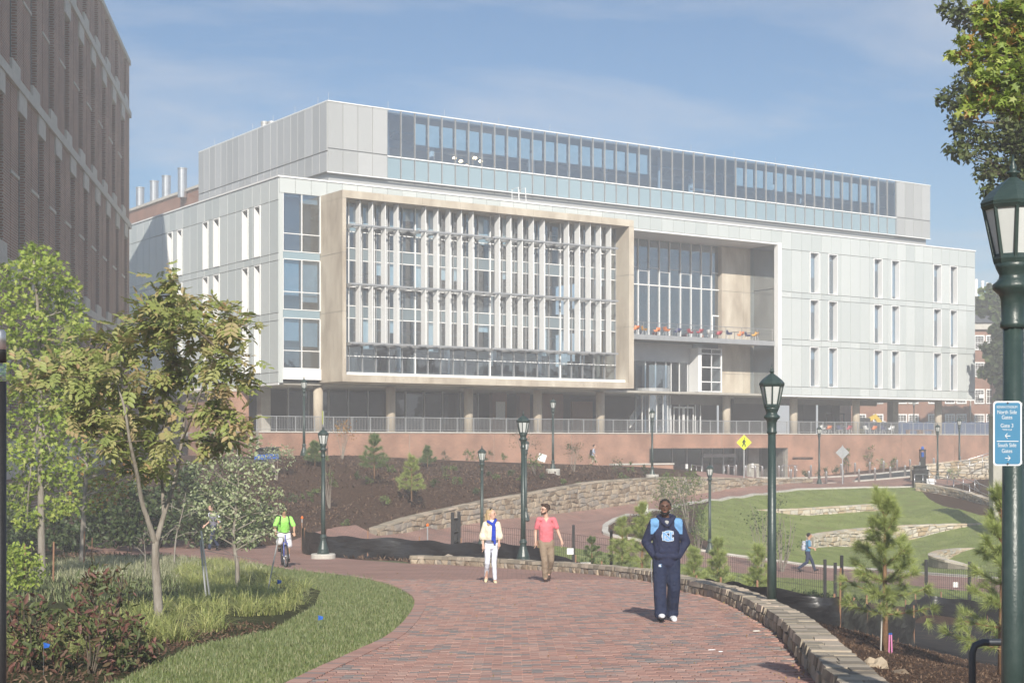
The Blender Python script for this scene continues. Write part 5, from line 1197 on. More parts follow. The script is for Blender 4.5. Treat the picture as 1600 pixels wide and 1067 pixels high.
wire_fence('wire_fence', 'black wire mesh fence stretching behind the young pines to the right', [(955,56),(1040,55.5),(1125,55.5),(1210,55.5),(1289,55)], 1.2, ph_=1.5)
wire_fence('wire_fence', 'black wire mesh fence at the right end below the lawn', [(1305,54),(1375,56),(1447,58),(1515,57),(1600,55)], 1.2, ph_=1.5)
g = empty('fence_gate', (0, 0, 0), 0, 'black open gate leaf seen end-on left of the blonde woman', 'gate'); a = G(707, 56.5); b = G(717, 59.5)
for q in (a, b): MB().box(q.x-.06, q.x+.06, q.y-.06, q.y+.06, q.z-.2, q.z+1.65).build('gate_post', M['black'], g)
v = b-a; mb = MB()
for i in range(1, 34): q = a+v*i/34; mb.box(q.x-.012, q.x+.012, q.y-.012, q.y+.012, q.z+.1, q.z+1.4)
for k in (.1, .5, .9, 1.4): mb.tube([a+Vector((0,0,k)), b+Vector((0,0,k))], .025, 4)
tag(mb.build('bars', M['black'], g), kind='stuff')
# tall thin post near the pines with a rusty stake
o = empty('fence_post', G(1312, 31.5), 0, 'tall black post with rusty stake beside the near silt fence', 'post'); MB().tube([(-.0,0,-.2),(.02,0,1.25)], .022, 6).build('post', M['wood'], o); MB().box(.04,.1,.1,.16,.1,1.5).build('upright', M['black'], o)
# ------------------------------------------------------------------ cafe chairs and tables
M['ch_orange'] = mat('ch_orange', (.80,.20,.035), (.85,.24,.05), 3, .45); M['ch_yellow'] = mat('ch_yellow', (.85,.42,.04), (.9,.46,.05), 3, .45)
M['ch_red'] = mat('ch_red', (.36,.03,.05), (.42,.04,.06), 3, .45); M['ch_navy'] = mat('ch_navy', (.04,.05,.17), (.05,.06,.2), 3, .45); M['ch_white'] = M['white_metal']
chair_src = {}
def chair(loc, rz, colr, lab, grp):
    if colr not in chair_src:
        o = empty('shell_chair'); sh = MB(); n = 8; V = []; F = []
        prof = [(-.22,.42),(-.20,.44),(.10,.43),(.18,.47),(.24,.62),(.27,.80)]
        for y, z in prof:
            for k in range(n+1):
                q = -1+2*k/n; wv = .27; V.append((q*wv, y-.10*abs(q)**2.5*(1 if z > .46 else .2), z+.16*abs(q)**3*(1 if z < .6 else .3)))
        for i in range(len(prof)-1):
            for k in range(n): F.append((i*(n+1)+k, i*(n+1)+k+1, (i+1)*(n+1)+k+1, (i+1)*(n+1)+k))
        m_ = len(V); V += [(x, y+.015, z-.02) for x, y, z in V]; F += [tuple(i+m_ for i in f[::-1]) for f in F]
        MB().add(V, F).build('shell', M['ch_'+colr], o, True)
        for x in (-.2, .2):
            for y in (-.2, .2): MB().tube([(x*.6, y*.6, .43), (x*1.1, y*1.1, 0)], .013, 6).build('leg', M['white_metal'], o)
        chair_src[colr] = o
    else: o = copy_tree(chair_src[colr])
    o.location = loc; o.rotation_euler.z = rz; tag(o, lab, 'chair', grp); return o
tab_src = []
def table(loc, lab, grp):
    if not tab_src:
        o = empty('cafe_table'); MB().lathe([(.38,.72),(.4,.735),(.4,.75),(.38,.755)], 18).build('tabletop', M['grey_metal'], o); MB().lathe([(.035,.02),(.035,.72)], 8).build('stem', M['steel'], o); MB().lathe([(.24,0),(.22,.02),(.03,.04)], 14).build('foot', M['steel'], o); tab_src.append(o)
    else: o = copy_tree(tab_src[0])
    o.location = loc; o.rotation_euler.z = 0; tag(o, lab, 'table', grp)
bc = [(994,'orange'),(1006.5,'yellow'),(1027.5,'orange'),(1041,'orange'),(1059,'navy'),(1078,'red'),(1094,'red'),(1109,'white'),(1123.5,'red'),(1139,'navy'),(1157.5,'orange'),(1168,'navy'),(1180.5,'yellow')]
for i, (px, c_) in enumerate(bc):
    t_ = .95+(i%3)*.35; p = PB(sp(px, t_), t_, zbal+.002); chair(p, RZ+(1.4 if i%2 else -1.4)+random.uniform(-.4,.4), c_, f'{c_} shell chair on the upper balcony, {ordn[i]} from the left', 'shell chairs on the balcony')
for i, px in enumerate((1050,1086,1117,1148,1174)):
    p = PB(sp(px, 1.5), 1.5, zbal+.002); table(p, f'small round table on the balcony, {ordn[i]} from the left', 'cafe tables on the balcony')
gc = [(1284,'white',1290),(1295,'orange',0),(1311,'navy',1317),(1327,'red',0),(1353,'white',1360),(1366,'orange',0),(1378.5,'navy',1384),(1393,'white',0)]
ti = 0
for i, (px, c_, tb) in enumerate(gc):
    t_ = .2; p = PB(sp(px, t_), t_, tz1-.02); chair(p, RZ+(-1.5 if i%2 else 1.5), c_, f'{c_} shell chair on the ground terrace, {ordn[i]} from the left', 'shell chairs on the ground terrace')
    if tb: p = PB(sp(tb, t_), t_, tz1-.02); table(p, f'round table on the ground terrace, {ordn[ti]} from the left', 'cafe tables on the ground terrace'); ti += 1
for i, px in enumerate((1427, 1450)):
    o = empty('wooden_bench', PB(sp(px, 2.5), 2.5, tz1-.02), RZ, ['left wooden bench on the terrace before the blue screens','right wooden bench on the terrace before the blue screens'][i], 'bench'); MB().box(-.95,.95,-.22,.22,.40,.47).build('seat', M['wood'], o)
    for x in (-.8, .8): MB().box(x-.07,x+.07,-.2,.2,0,.4).build('leg', M['wood'], o)
# ------------------------------------------------------------------ haze
hz = MB().box(-1650, 1650, -1250, 2850, -9.5, 36).build('haze', bpy.data.materials.new('haze')); tag(hz, kind='stuff'); hm = hz.data.materials[0]; hm.use_nodes = True; hn = hm.node_tree; hn.nodes.clear()
ho = N(hn, 'ShaderNodeOutputMaterial'); hv = N(hn, 'ShaderNodeVolumePrincipled'); hv.inputs['Density'].default_value = .0021; hv.inputs['Color'].default_value = (.95,.96,1,1); hv.inputs['Anisotropy'].default_value = .0
hn.links.new(hv.outputs[0], ho.inputs[1])
# ------------------------------------------------------------------ foliage tools
TPL = {
 'oval': (np.array([(0,0,0),(.27,.3,.06),(.24,.68,.05),(0,1,-.06),(-.24,.68,.05),(-.27,.3,.06)]), np.array([(0,1,2,3),(0,3,4,5)])),
 'long': (np.array([(0,0,0),(.16,.3,.05),(.14,.65,.04),(0,1,-.1),(-.14,.65,.04),(-.16,.3,.05)]), np.array([(0,1,2,3),(0,3,4,5)])),
 'maple': (np.array([(0,.35,.04),(0,0,0),(.42,-.04,-.05),(.2,.25,0),(.56,.52,-.06),(.18,.52,0),(0,1,-.1),(-.18,.52,0),(-.56,.52,-.06),(-.2,.25,0),(-.42,-.04,-.05)]),
   np.array([(0,1,2,3),(0,3,4,5),(0,5,6,7),(0,7,8,9),(0,9,10,1)])),
 'clump': (np.array([(0,0,0),(.5,.2,.1),(.35,.75,-.1),(0,.9,.1),(-.45,.7,0),(-.5,.15,-.1),(.2,.4,.5),(-.2,.5,-.5)]), np.array([(0,1,2,3),(0,3,4,5),(0,6,3,7)])),
}
# one compound leaf: a drooping rachis with paired leaflets
def compound():
    V = []; F = []; o, f = TPL['oval']
    for k in range(7):
        y = .16+.19*(k//2); s = 0 if k == 6 else (1 if k % 2 else -1); a = s*1.0; z = -.35*y*y
        c, sn = math.cos(-a), math.sin(-a); L = .40 if k != 6 else .42
        P = o*np.array([L*.80, L, L]); x_ = P[:, 0]*c-P[:, 1]*sn; y_ = P[:, 0]*sn+P[:, 1]*c
        n = len(V); V += [(x_[i], y+y_[i], z+P[i, 2]-.3*abs(x_[i])**1.5) for i in range(6)]; F += [tuple(i+n for i in q) for q in f]
    n = len(V); V += [(-.012,0,0),(.012,0,0),(.008,.7,-.17),(-.008,.7,-.17)]; F.append((n,n+1,n+2,n+3)); return np.array(V), np.array(F)
TPL['compound'] = compound()
def frames(n, up_bias=.5, droop=.3, outward=None):
    """random leaf frames: axis y (tip direction) and normal z"""
    y = rng.normal(size=(n, 3)); y[:, 2] -= droop*1.2
    if outward is not None: y += outward*1.3
    y /= np.linalg.norm(y, axis=1)[:, None]+1e-9
    z = rng.normal(size=(n, 3))*(1-up_bias); z[:, 2] += up_bias*1.6; z[:, 1] -= up_bias*.5
    z -= y*(z*y).sum(1)[:, None]; z /= np.linalg.norm(z, axis=1)[:, None]+1e-9
    return np.cross(y, z), y, z
def leaves(name, C, size, tpl, m, parent, nparts=0, up=.5, droop=.3, out=None, part_mats=None, midx=None):
    n = len(C); X_, Y_, Z_ = frames(n, up, droop, out); S = size*rng.uniform(.65, 1.25, n)
    T, Fq = TPL[tpl]
    if nparts:
        order = np.argsort(C[:, 1]); pk = order[:nparts]; rest = order[nparts:]
        key = name+'_part'; me = npmesh('leaf', T, Fq, part_mats or m)
        for i in pk:
            o = linkmesh('leaf', me, parent); R = Matrix(((X_[i,0],Y_[i,0],Z_[i,0]),(X_[i,1],Y_[i,1],Z_[i,1]),(X_[i,2],Y_[i,2],Z_[i,2]))).to_4x4()
            o.matrix_local = Matrix.Translation(Vector(C[i]))@R@Matrix.Scale(S[i], 4)
        C, X_, Y_, Z_, S = C[rest], X_[rest], Y_[rest], Z_[rest], S[rest]; midx = None if midx is None else midx[rest]; n = len(C)
    V = C[:, None]+S[:, None, None]*(T[None, :, 0:1]*X_[:, None]+T[None, :, 1:2]*Y_[:, None]+T[None, :, 2:3]*Z_[:, None])
    F = Fq[None]+(np.arange(n)*len(T))[:, None, None]
    mi = None if midx is None else np.repeat(midx, len(Fq))
    return tag(linkmesh(name, npmesh(name, V.reshape(-1, 3), F.reshape(-1, Fq.shape[1]), m, False, mi), parent), kind='stuff')
def limb(mb, a, b, r0, r1, bend=.15, n=5, sides=6):
    a, b = Vector(a), Vector(b); L_ = (b-a).length; m_ = (a+b)/2+Vector((random.uniform(-1,1), random.uniform(-1,1), random.uniform(.2,1)))*L_*bend
    pts = [a*(1-t)**2+m_*2*t*(1-t)+b*t*t for t in [i/n for i in range(n+1)]]
    mb.tube(pts, [r0+(r1-r0)*i/n for i in range(n+1)], sides, cap=False); return pts
def cloud(ell, d, per, depth=1.0, shell=.35):
    """points in screen-sized ellipsoids (px, py, radius px[, distance]) standing at distance d: returns points and cluster centres"""
    P_l = []; Cn = []
    for e in ell:
        dd = e[3] if len(e) > 3 else d; r = e[2]/FPX*dd; c = np.array(W(e[0], e[1], dd)); c[1] += rng.uniform(-.8, .8)*r*depth
        n = max(3, int(per*(e[2]**2)/900)); v = rng.normal(size=(n, 3)); v /= np.linalg.norm(v, axis=1)[:, None]; q = rng.uniform(shell**3, 1, n)**(1/3)
        v = v*q[:, None]*r*np.array([1.1, depth, .85]); P_l.append(c+v); Cn.append((c, r))
    return np.concatenate(P_l), Cn
def tree(name, lab, cat, d, trunk, ell, per, tpl, size, m, bark='bark', r0=.06, nparts=0, depth=1.0, group=None, limbs=True, up=.5, droop=.3, pm=None, orange=None):
    base = W(*trunk[0][:2], d); o = empty(name, (0, 0, 0), 0, lab, cat, group)
    mb = MB(); T = [W(p[0], p[1], d)+Vector((0, (p[2] if len(p) > 2 else 0), 0)) for p in trunk]; T[0].z -= .1
    n = len(T); T2 = [Vector(p) for p in crom([t[:] for t in T], 4)]; rr = [r0*(1-.75*i/(len(T2)-1)) for i in range(len(T2))]; rr[0] *= 1.25
    mb.tube(T2, rr, 9); mb.build('trunk', M[bark], o, True)
    P, Cn = cloud(ell, d, per, depth)
    if limbs:
        lb2 = MB()
        for c, r in Cn:
            c = Vector(c); cand = [i for i, t in enumerate(T2) if t.z < c.z-.1 and i > len(T2)*.25] or [len(T2)//2]
            i = min(cand, key=lambda i: (T2[i]-c).length+abs((c.z-T2[i].z)-.5*(c-T2[i]).length)*.6)
            pts = limb(lb2, T2[i], c, rr[i]*.55, .006*max(1, d/30), .12)
            for _ in range(4): v = Vector(rng.normal(size=3)); limb(lb2, pts[random.choice((2, 3, 4, 5))], c+v.normalized()*r*.85, .008*max(1, d/40), .003*max(1, d/30), .1, 3, 4)
        tag(lb2.build('branches', M[bark], o, True), kind='stuff')
    mi = None
    if isinstance(m, (list, tuple)):
        mi = (rng.random(len(P)) < .5).astype(int) if orange is None else (rng.random(len(P)) < orange(P)).astype(int)
    leaves('foliage', P, size, tpl, m, o, nparts, up, droop, midx=mi, part_mats=pm); return o
def shrub(lab, px, py, d, hpx, wpx, n, m, size=.06, tpl='oval', bark='bark_dark', group=None, stems=5, name='shrub', low=.15, cat='shrub', at_ground=True):
    b = G(px, d) if at_ground else W(px, py, d); h_ = hpx/FPX*d; w_ = wpx/FPX*d/2; o = empty(name, b, 0, lab, cat, group)
    mb = MB()
    for k in range(stems):
        q = random.uniform(0, 6.28); limb(mb, (.03*math.cos(q), .03*math.sin(q), -.05), (w_*.6*math.cos(q), w_*.6*math.sin(q), h_*random.uniform(.6, .95)), .006+.006*h_, .003+.0015*h_, .1, 4, 5)
    tag(mb.build('stems', M[bark], o), kind='stuff')
    nc = max(3, int(n/22)); c = rng.uniform(-1, 1, (nc, 3)); c[:, 2] = rng.uniform(low, 1, nc); rad_ = np.sqrt(np.clip(1-(c[:, 2]-.45)**2/.42, .1, 1)); c[:, 0] *= w_*rad_*.8; c[:, 1] *= w_*rad_*.8; c[:, 2] *= h_*.93
    P = c[rng.integers(0, nc, n)]+rng.normal(size=(n, 3))*w_*.17; P[:, 2] = np.clip(P[:, 2], .03, h_*1.05)
    leaves('foliage', P, size, tpl, m, o); return o
def pine(lab, px, d, hpx, wpx, m, needle=.17, whorls=7, per=7, group=None, nn=46, lowest=.22, nw=.0035, cat='pine tree', bark='bark_red', loc=None):
    b = loc or G(px, d); h_ = hpx/FPX*d; w_ = wpx/FPX*d/2; o = empty('pine_tree', b, random.uniform(0, 6), lab, cat, group)
    MB().tube([(0,0,-.1),(0,0,h_*.3),(.01*h_,0,h_*.7),(0,0,h_*.93)], [.028*h_**.8,.022*h_**.8,.012*h_**.8,.005], 8).build('trunk', M[bark], o, True)
    br = MB(); tips = []
    for k in range(whorls):
        z = lowest+(.9-lowest)*k/(whorls-1); nb_ = random.randint(4, 6)
        for j in range(nb_):
            q = 2*math.pi*j/nb_+k*.8+random.uniform(-.3, .3); L_ = w_*(1.08-z)*random.uniform(.75, 1.15)/(1.08-lowest); rise = h_*(.06+.12*z)
            a = Vector((0, 0, z*h_)); e = Vector((L_*math.cos(q), L_*math.sin(q), z*h_+rise*random.uniform(.5, 1.2)))
            pts = limb(br, a, e, .008*h_**.5, .004, -.06, 4, 5)
            for t in (1, 2, 3, 4): tips.append((pts[t], (pts[t]-pts[t-1]).normalized(), 1)) if t > 1 or L_ > .35*w_ else None
            for _ in range(per//3): v = (e-a).normalized()+Vector(rng.normal(size=3))*.5; p2 = e*.75+a*.25+v.normalized()*L_*.3; limb(br, pts[3], p2, .004, .003, .05, 2, 4); tips.append((p2, v.normalized(), .9))
    for k in range(4): tips.append((Vector((0, 0, h_*(.82+.05*k))), Vector((0, 0, 1)), .9))
    tag(br.build('branches', M[bark], o), kind='stuff')
    Cc = np.array([t[0][:] for t in tips]); D = np.array([t[1][:] for t in tips]); n = len(tips)*nn; idx = np.repeat(np.arange(len(tips)), nn)
    v = rng.normal(size=(n, 3))*.55+D[idx]*.95; v[:, 2] += .15; v /= np.linalg.norm(v, axis=1)[:, None]; L_ = needle*rng.uniform(.6, 1.1, n)
    a = Cc[idx]-D[idx]*rng.uniform(0, needle*.5, n)[:, None]; e = a+v*L_[:, None]; e[:, 2] -= L_*.10
    s = np.cross(v, rng.normal(size=(n, 3))); s /= np.linalg.norm(s, axis=1)[:, None]; s *= nw
    V = np.stack([a-s, a+s, e], 1).reshape(-1, 3); F = np.arange(n*3).reshape(-1, 3)
    tag(linkmesh('needles', npmesh('needles', V, F, m), o), kind='stuff'); return o
L_m1 = leafmat('leaf_maple', [(.1,(.22,.31,.05)),(.5,(.33,.43,.08)),(.9,(.46,.50,.13))])
L_or = leafmat('leaf_orange', [(.1,(.30,.24,.05)),(.5,(.42,.22,.07)),(.9,(.50,.28,.12))])
L_yw = leafmat('leaf_compound', [(.0,(.22,.27,.08)),(.4,(.34,.39,.12)),(.65,(.40,.38,.16)),(.85,(.44,.34,.18)),(1,(.48,.27,.14))])
L_ywo = leafmat('leaf_compound_o', [(.0,(.22,.27,.08)),(.4,(.34,.39,.12)),(.65,(.40,.38,.16)),(.85,(.44,.34,.18)),(1,(.48,.27,.14))], src='object')
L_pale = leafmat('leaf_pale', [(.1,(.22,.27,.13)),(.5,(.38,.44,.24)),(.9,(.58,.60,.42))])
L_dark = leafmat('leaf_dark', [(.1,(.035,.06,.018)),(.5,(.06,.09,.03)),(.9,(.10,.13,.05))], trans=.2)
L_dk2 = leafmat('leaf_holly', [(.1,(.07,.10,.03)),(.5,(.12,.155,.05)),(.9,(.19,.21,.09))], trans=.3)
L_red = leafmat('leaf_red', [(.0,(.07,.10,.035)),(.45,(.16,.19,.07)),(.62,(.17,.085,.065)),(.85,(.24,.11,.09)),(1,(.36,.15,.12))])
L_redo = leafmat('leaf_red_o', [(.0,(.05,.07,.025)),(.35,(.09,.11,.04)),(.55,(.12,.06,.045)),(.8,(.19,.085,.07)),(1,(.27,.10,.08))], src='object')
L_mid = leafmat('leaf_mid', [(.1,(.09,.14,.04)),(.5,(.15,.21,.06)),(.9,(.22,.27,.09))])
L_need = leafmat('leaf_needle', [(.1,(.24,.31,.09)),(.5,(.38,.45,.14)),(.9,(.52,.56,.22))], trans=.25)
L_needd = leafmat('leaf_needle_dark', [(.1,(.12,.18,.07)),(.9,(.24,.32,.12))], trans=.2)
L_lir = leafmat('leaf_liriope', [(.1,(.24,.29,.09)),(.5,(.40,.44,.15)),(.9,(.58,.56,.24))], trans=.3)
L_gr = leafmat('leaf_grass', [(.1,(.14,.18,.075)),(.5,(.20,.245,.10)),(.9,(.33,.32,.18))], trans=.25)
# ------------------------------------------------------------------ trees at the left
tree('maple_tree', 'tall bright green maple with slender pale trunk at the far left', 'maple tree', 38, [(66,902),(64,800),(63,650),(60,500),(52,400)],
 [(50,392,22),(58,405,30),(85,430,33),(30,430,33),(105,450,25),(20,470,35),(70,470,35),(110,480,22),(45,510,38),(90,520,38),(12,540,30),(125,505,18),(60,560,38),(105,570,33),(20,600,38),(125,600,20),(80,620,38),(40,660,38),(100,660,32),(20,710,35),(75,700,35),(50,750,35),(100,740,28),(20,780,28),(80,790,28),(45,810,22),(112,790,18)],
 210, 'maple', .125, [L_m1, L_m1], 'bark', .105, nparts=0)
tree('maple_tree', 'smaller maple with leaves turning orange behind the tall one', 'maple tree', 47, [(128,882),(131,800),(137,700),(142,620)],
 [(140,610,28),(165,640,30),(120,650,30),(150,680,35),(185,690,28),(115,710,28),(160,735,32),(200,730,26),(130,760,28),(225,735,18),(180,765,22),(150,790,18),(110,780,16)],
 200, 'maple', .135, [L_m1, L_or], 'bark', .10, orange=lambda P: np.clip((P[:, 0]+13.4)*.32+.1, .08, .85))
# yellowwood with big compound leaves
E3 = [(272,438,13),(255,462,20),(292,468,16),(235,492,26),(285,492,26),(325,478,22),(352,494,14),(205,508,28),(255,520,32),(310,515,28),(345,520,20),(170,525,30),(215,545,34),(275,555,34),(375,500,12),(140,545,30),(95,568,26),(180,575,34),(240,580,34),(330,560,22),(55,590,20),(120,590,28),(385,585,16),(370,560,16),(30,600,13),(160,610,30),(215,615,30),(135,640,26),(190,650,28),(250,640,20),(95,640,20),(225,680,26),(175,690,24),(265,690,24),(140,665,20),(350,640,18),(375,655,18),(340,690,16),(365,690,12),(235,725,18),(200,730,16),(300,590,20),(355,600,12),(320,640,10)]
t3 = empty('yellowwood_tree', (0, 0, 0), 0, 'spreading young tree with drooping olive compound leaves and forked grey trunk', 'tree')
def V3(px, py, dy=0): return W(px, py, 22.4+dy)
L3 = [[V3(249,978),V3(246,925),V3(243,880),V3(243,845)], [V3(243,850),V3(232,815,-.1),V3(222,785,-.2),V3(214,740,-.4),V3(203,690,-.6),V3(195,640,-.7),V3(180,590,-.6)], [V3(243,850),V3(253,815,.1),V3(262,785,.1),V3(275,745,.2),V3(284,690,.3),V3(290,640,.3),V3(300,585,.4)],
 [V3(256,805,.1),V3(254,765,.4),V3(252,700,.5),V3(262,620,.5),V3(272,540,.4),V3(272,450,.3)], [V3(284,690,.3),V3(300,650,-.2),V3(318,600,-.5),V3(340,545,-.6)], [V3(214,740,-.4),V3(190,690,.2),V3(160,640,.4),V3(120,600,.4)]]
R3 = [(.072,.052),(.045,.012),(.045,.012),(.03,.006),(.02,.006),(.02,.006)]
mb = MB()
for P, (a, b) in zip(L3, R3):
    P = [Vector(p) for p in crom([p[:] for p in P], 4)]; mb.tube(P, [a+(b-a)*i/(len(P)-1) for i in range(len(P))], 9)
mb.build('trunk', M['bark'], t3, True); lb3 = MB(); tips = []
allp = [Vector(p) for P in L3[1:] for p in crom([q[:] for q in P], 3)]
for e in E3:
    r = e[2]/FPX*22.4; c = W(e[0], e[1], 22.4+random.uniform(-.9, .9)); src = min(allp, key=lambda p: (p-c).length+max(0, p.z-c.z)*2); pts = limb(lb3, src, c, .014, .005, .1)
    for _ in range(max(3, int(e[2]/5))):
        v = Vector(rng.normal(size=3)); v.z *= .45; e2 = c+v.normalized()*r*random.uniform(.5, 1.1); pt = limb(lb3, random.choice(pts[2:]), e2, .005, .003, .1, 3, 4)
        for q in range(3): tips.append((pt[1+q], v.normalized()))
tag(lb3.build('branches', M['bark_dark'], t3, True), kind='stuff')
C3 = np.array([t[0][:] for t in tips]); O3 = np.array([t[1][:] for t in tips]); C3 = np.concatenate([C3, C3+rng.normal(size=C3.shape)*.10, (C3+rng.normal(size=C3.shape)*.16)[::2]]); O3 = np.concatenate([O3, O3, O3[::2]])
leaves('foliage', C3, .29, 'compound', L_yw, t3, 285, .75, .35, O3*.8, L_ywo)
tree('dogwood_tree', 'small multi-branched tree with pale variegated leaves beside the bicycle path', 'tree', 31.8, [(370,922),(371,885),(368,868),(365,830),(372,760),(370,690)],
 [(365,680,20),(330,690,20),(395,690,18),(350,715,26),(385,725,26),(415,735,20),(320,730,22),(345,755,28),(395,765,28),(425,770,16),(315,765,18),(370,790,28),(335,795,24),(410,800,24),(440,795,10),(300,790,12),(360,825,22),(395,835,20),(330,835,16),(425,830,12),(375,850,14)],
 230, 'oval', .085, L_pale, 'bark', .055, depth=1.1)
tree('sapling', 'thin bare-stemmed sapling with few leaves left of the steel stakes', 'tree', 45, [(272,878),(275,840),(285,800),(290,770)], [(262,790,14),(290,780,16),(305,800,16),(275,820,14),(310,830,12),(255,840,10)], 26, 'oval', .09, L_pale, 'bark', .03)
tree('sapling', 'bare twiggy sapling in the shaded bed', 'tree', 38, [(225,905),(227,870),(224,835)], [(222,840,14),(232,830,12),(214,855,12)], 9, 'oval', .06, L_pale, 'bark', .02)
for i, (px, d_, h_, w_, n) in enumerate([(205,57,110,70,1500),(250,60,95,60,1300),(165,59,80,70,1200),(320,60,90,70,1300),(290,63,120,60,1300),(385,61,60,50,700),(90,58,70,60,900),(120,56,50,60,700),(352,62,110,60,1100),(40,54,70,80,900),(-10,52,80,90,900),(15,60,90,80,900),(140,66,100,70,900),(415,66,40,40,400)]):
    shrub(f'dark evergreen shrub in the shade by the tall brick building, {ordn[i]} of its row', px, 870, d_, h_, w_, n, L_dark, .2, 'oval', group='dark shrubs in the shade')  # dark evergreens; their dark leaf colour also stands in for shade over this bed
shrub('yellow-green shrub at the far left below the tall maple', 32, 905, 30, 75, 70, 900, L_m1, .09, 'oval')
# dark red leaved shrubs in the near left corner
for i, (px, d_, h_, w_, n, lab) in enumerate([(45,15.6,125,120,420,'dark red and green leaved shrub in the lower left corner nearest the lamp bollard'),(140,15.4,115,130,450,'reddish leaved shrub in the lower left beside the grass verge'),(165,18.5,125,110,420,'purple-red leaved shrub rising behind the near corner shrubs'),(205,16.2,75,80,300,'low bronze leaved shrub nearest the liriope clumps')]):
    o = shrub(lab, px, 1050, d_, h_, w_, n, L_red, .11, 'long', 'bark_dark', 'red leaved shrubs in the left corner', 7, low=.12)
# ------------------------------------------------------------------ grasses
def blades(name, C, h_, w_, lean, m, seg=3, parent=None):
    n = len(C); q = rng.uniform(0, 2*math.pi, n); D = np.stack([np.cos(q), np.sin(q), np.zeros(n)], 1); Sd = np.stack([-np.sin(q), np.cos(q), np.zeros(n)], 1)
    hh = h_*rng.uniform(.6, 1.2, n) if np.isscalar(h_) else h_; ln = lean*rng.uniform(.2, 1.2, n); V = []
    for k in range(seg+1):
        t = k/seg; p = C+D*(ln*hh*t**1.6)[:, None]; p[:, 2] += hh*(t-.45*ln*t**2.4); s = Sd*(w_*(1-t**1.5)+.0006); V += [p-s, p+s]
    V = np.stack(V, 1).reshape(-1, 3); base = np.arange(n)[:, None]*(2*(seg+1)); F = np.concatenate([np.stack([base[:, 0]+2*k, base[:, 0]+2*k+1, base[:, 0]+2*k+3, base[:, 0]+2*k+2], 1) for k in range(seg)])
    return tag(linkmesh(name, npmesh(name, V, F, m), parent), kind='stuff')
LAWN = REG[2][2]; BED = REG[1][2]
def scatter(poly, n, bb, dens=None):
    x = rng.uniform(bb[0], bb[1], n); y = rng.uniform(bb[2], bb[3], n); k = inpoly(x, y, poly)
    if dens is not None: k &= rng.random(n) < dens(x, y)
    return x[k], y[k]
x, y = scatter(LAWN, 230000, (-9, -1, 12.5, 46), lambda x, y: np.clip(22/y, 0, 1)**1.3); C = np.stack([x, y, Hs(x, y)-.005], 1)
blades('turf', C, .045*(.7+.6*rng.random(len(x)))*(1+y/60), .0045, .7, L_gr, 2)
BEDL = BED; notlawn = lambda x, y: ~inpoly(x, y, LAWN)
x, y = scatter(BED, 1500, (-9, -2.5, 16.5, 47), lambda x, y: (np.abs(x-np.interp(y, [14.5,18.4,20.8,26.2,31,38.5,47], [-3.8,-3.87,-3.3,-3.4,-3.9,-6,-8.5])) < 2.6)*.26*notlawn(x-.0, y)*notlawn(x+.35, y))
cc = []
for a, b in zip(x, y):
    if b < 19.5 and a > -4.3 and random.random() < .4: continue
    n = 110; r = rng.normal(size=(n, 2))*.085; cc.append(np.stack([a+r[:, 0], b+r[:, 1], np.full(n, 0)], 1))
C = np.concatenate(cc); C[:, 2] = Hs(C[:, 0], C[:, 1])-.01; blades('liriope_clumps', C, .38*rng.uniform(.6, 1.2, len(C)), .006, 1.7, L_lir, 5)
x, y = scatter(BED, 30000, (-14, -3.2, 18, 54), lambda x, y: .75*(y > 27)*(x > -y*.345)*notlawn(x+.2, y)); C = np.stack([x, y, Hs(x, y)-.02], 1); blades('bed_grass', C, .17, .010, .8, L_gr, 3)
x, y = scatter(BED, 9000, (-14, -3.8, 36, 52), lambda x, y: 1.0*(x > -y*.3)*notlawn(x, y)); C = np.stack([x, y, Hs(x, y)-.02], 1); blades('pale_fountain_grass', C, .28, .009, .9, leafmat('leaf_pale_grass', [(.1,(.35,.36,.20)),(.9,(.55,.54,.36))]), 3)
# short turf texture on the amphitheatre lawn and the strip behind the silt fence
for ri, n in ((3, 26000), (4, 12000)):
    poly = REG[ri][2]; xs_ = [p[0] for p in poly]; ys_ = [p[1] for p in poly]; x, y = scatter(poly, n*2, (min(xs_), max(xs_), min(ys_), max(ys_))); C = np.stack([x, y, Hs(x, y)-.01], 1); blades('turf', C, .09, .02, .8, L_gr, 1)
# mulch chips near the lens
def regid(x, y):
    r_ = np.full(x.shape, -1)
    for r, (nm, mt, poly) in enumerate(REG): r_[inpoly(x, y, poly)] = r
    return r_
def chips(n, poly, bb, s, mlist, name):
    x, y = scatter(poly, n, bb); k = np.isin(regid(x, y), (0, 1, 9)); x, y = x[k], y[k]; C = np.stack([x, y, Hs(x, y)+.004], 1); return leaves(name, C, s, 'long', mlist, None, 0, .8, 0)
M['chip'] = mat('chip', [(.0,(.035,.02,.014)),(.6,(.10,.06,.04)),(1,(.26,.18,.12))], None, 4, .9, .2, src='island')
chips(90000, REG[0][2], (2, 14, 13, 34), .045, M['chip'], 'mulch_chips'); chips(60000, REG[0][2], (-16, 8, 47, 100), .16, M['chip'], 'mulch_chips'); chips(6000, BED, (-6, -3, 13, 22), .07, M['chip'], 'mulch_chips')
M['litter'] = mat('litter', [(.0,(.16,.09,.04)),(.5,(.28,.17,.08)),(1,(.35,.28,.12))], None, 4, .8, .2, src='island')
x, y = scatter(PAVP, 700, (-4, 5, 12.5, 46)); leaves('leaf_litter', np.stack([x, y, -1.65-.045*y+.02], 1), .035, 'oval', M['litter'], None, 0, .9, 0)
x, y = rng.uniform(1, 4, 2500), rng.uniform(13, 36, 2500); k = (np.interp(y, WRY, WRX)-x < .35) & (np.interp(y, WRY, WRX)-x > .02); x, y = x[k], y[k]; leaves('leaf_litter', np.stack([x, y, -1.65-.045*y+.02], 1), .03, 'oval', M['litter'], None, 0, .8, 0)
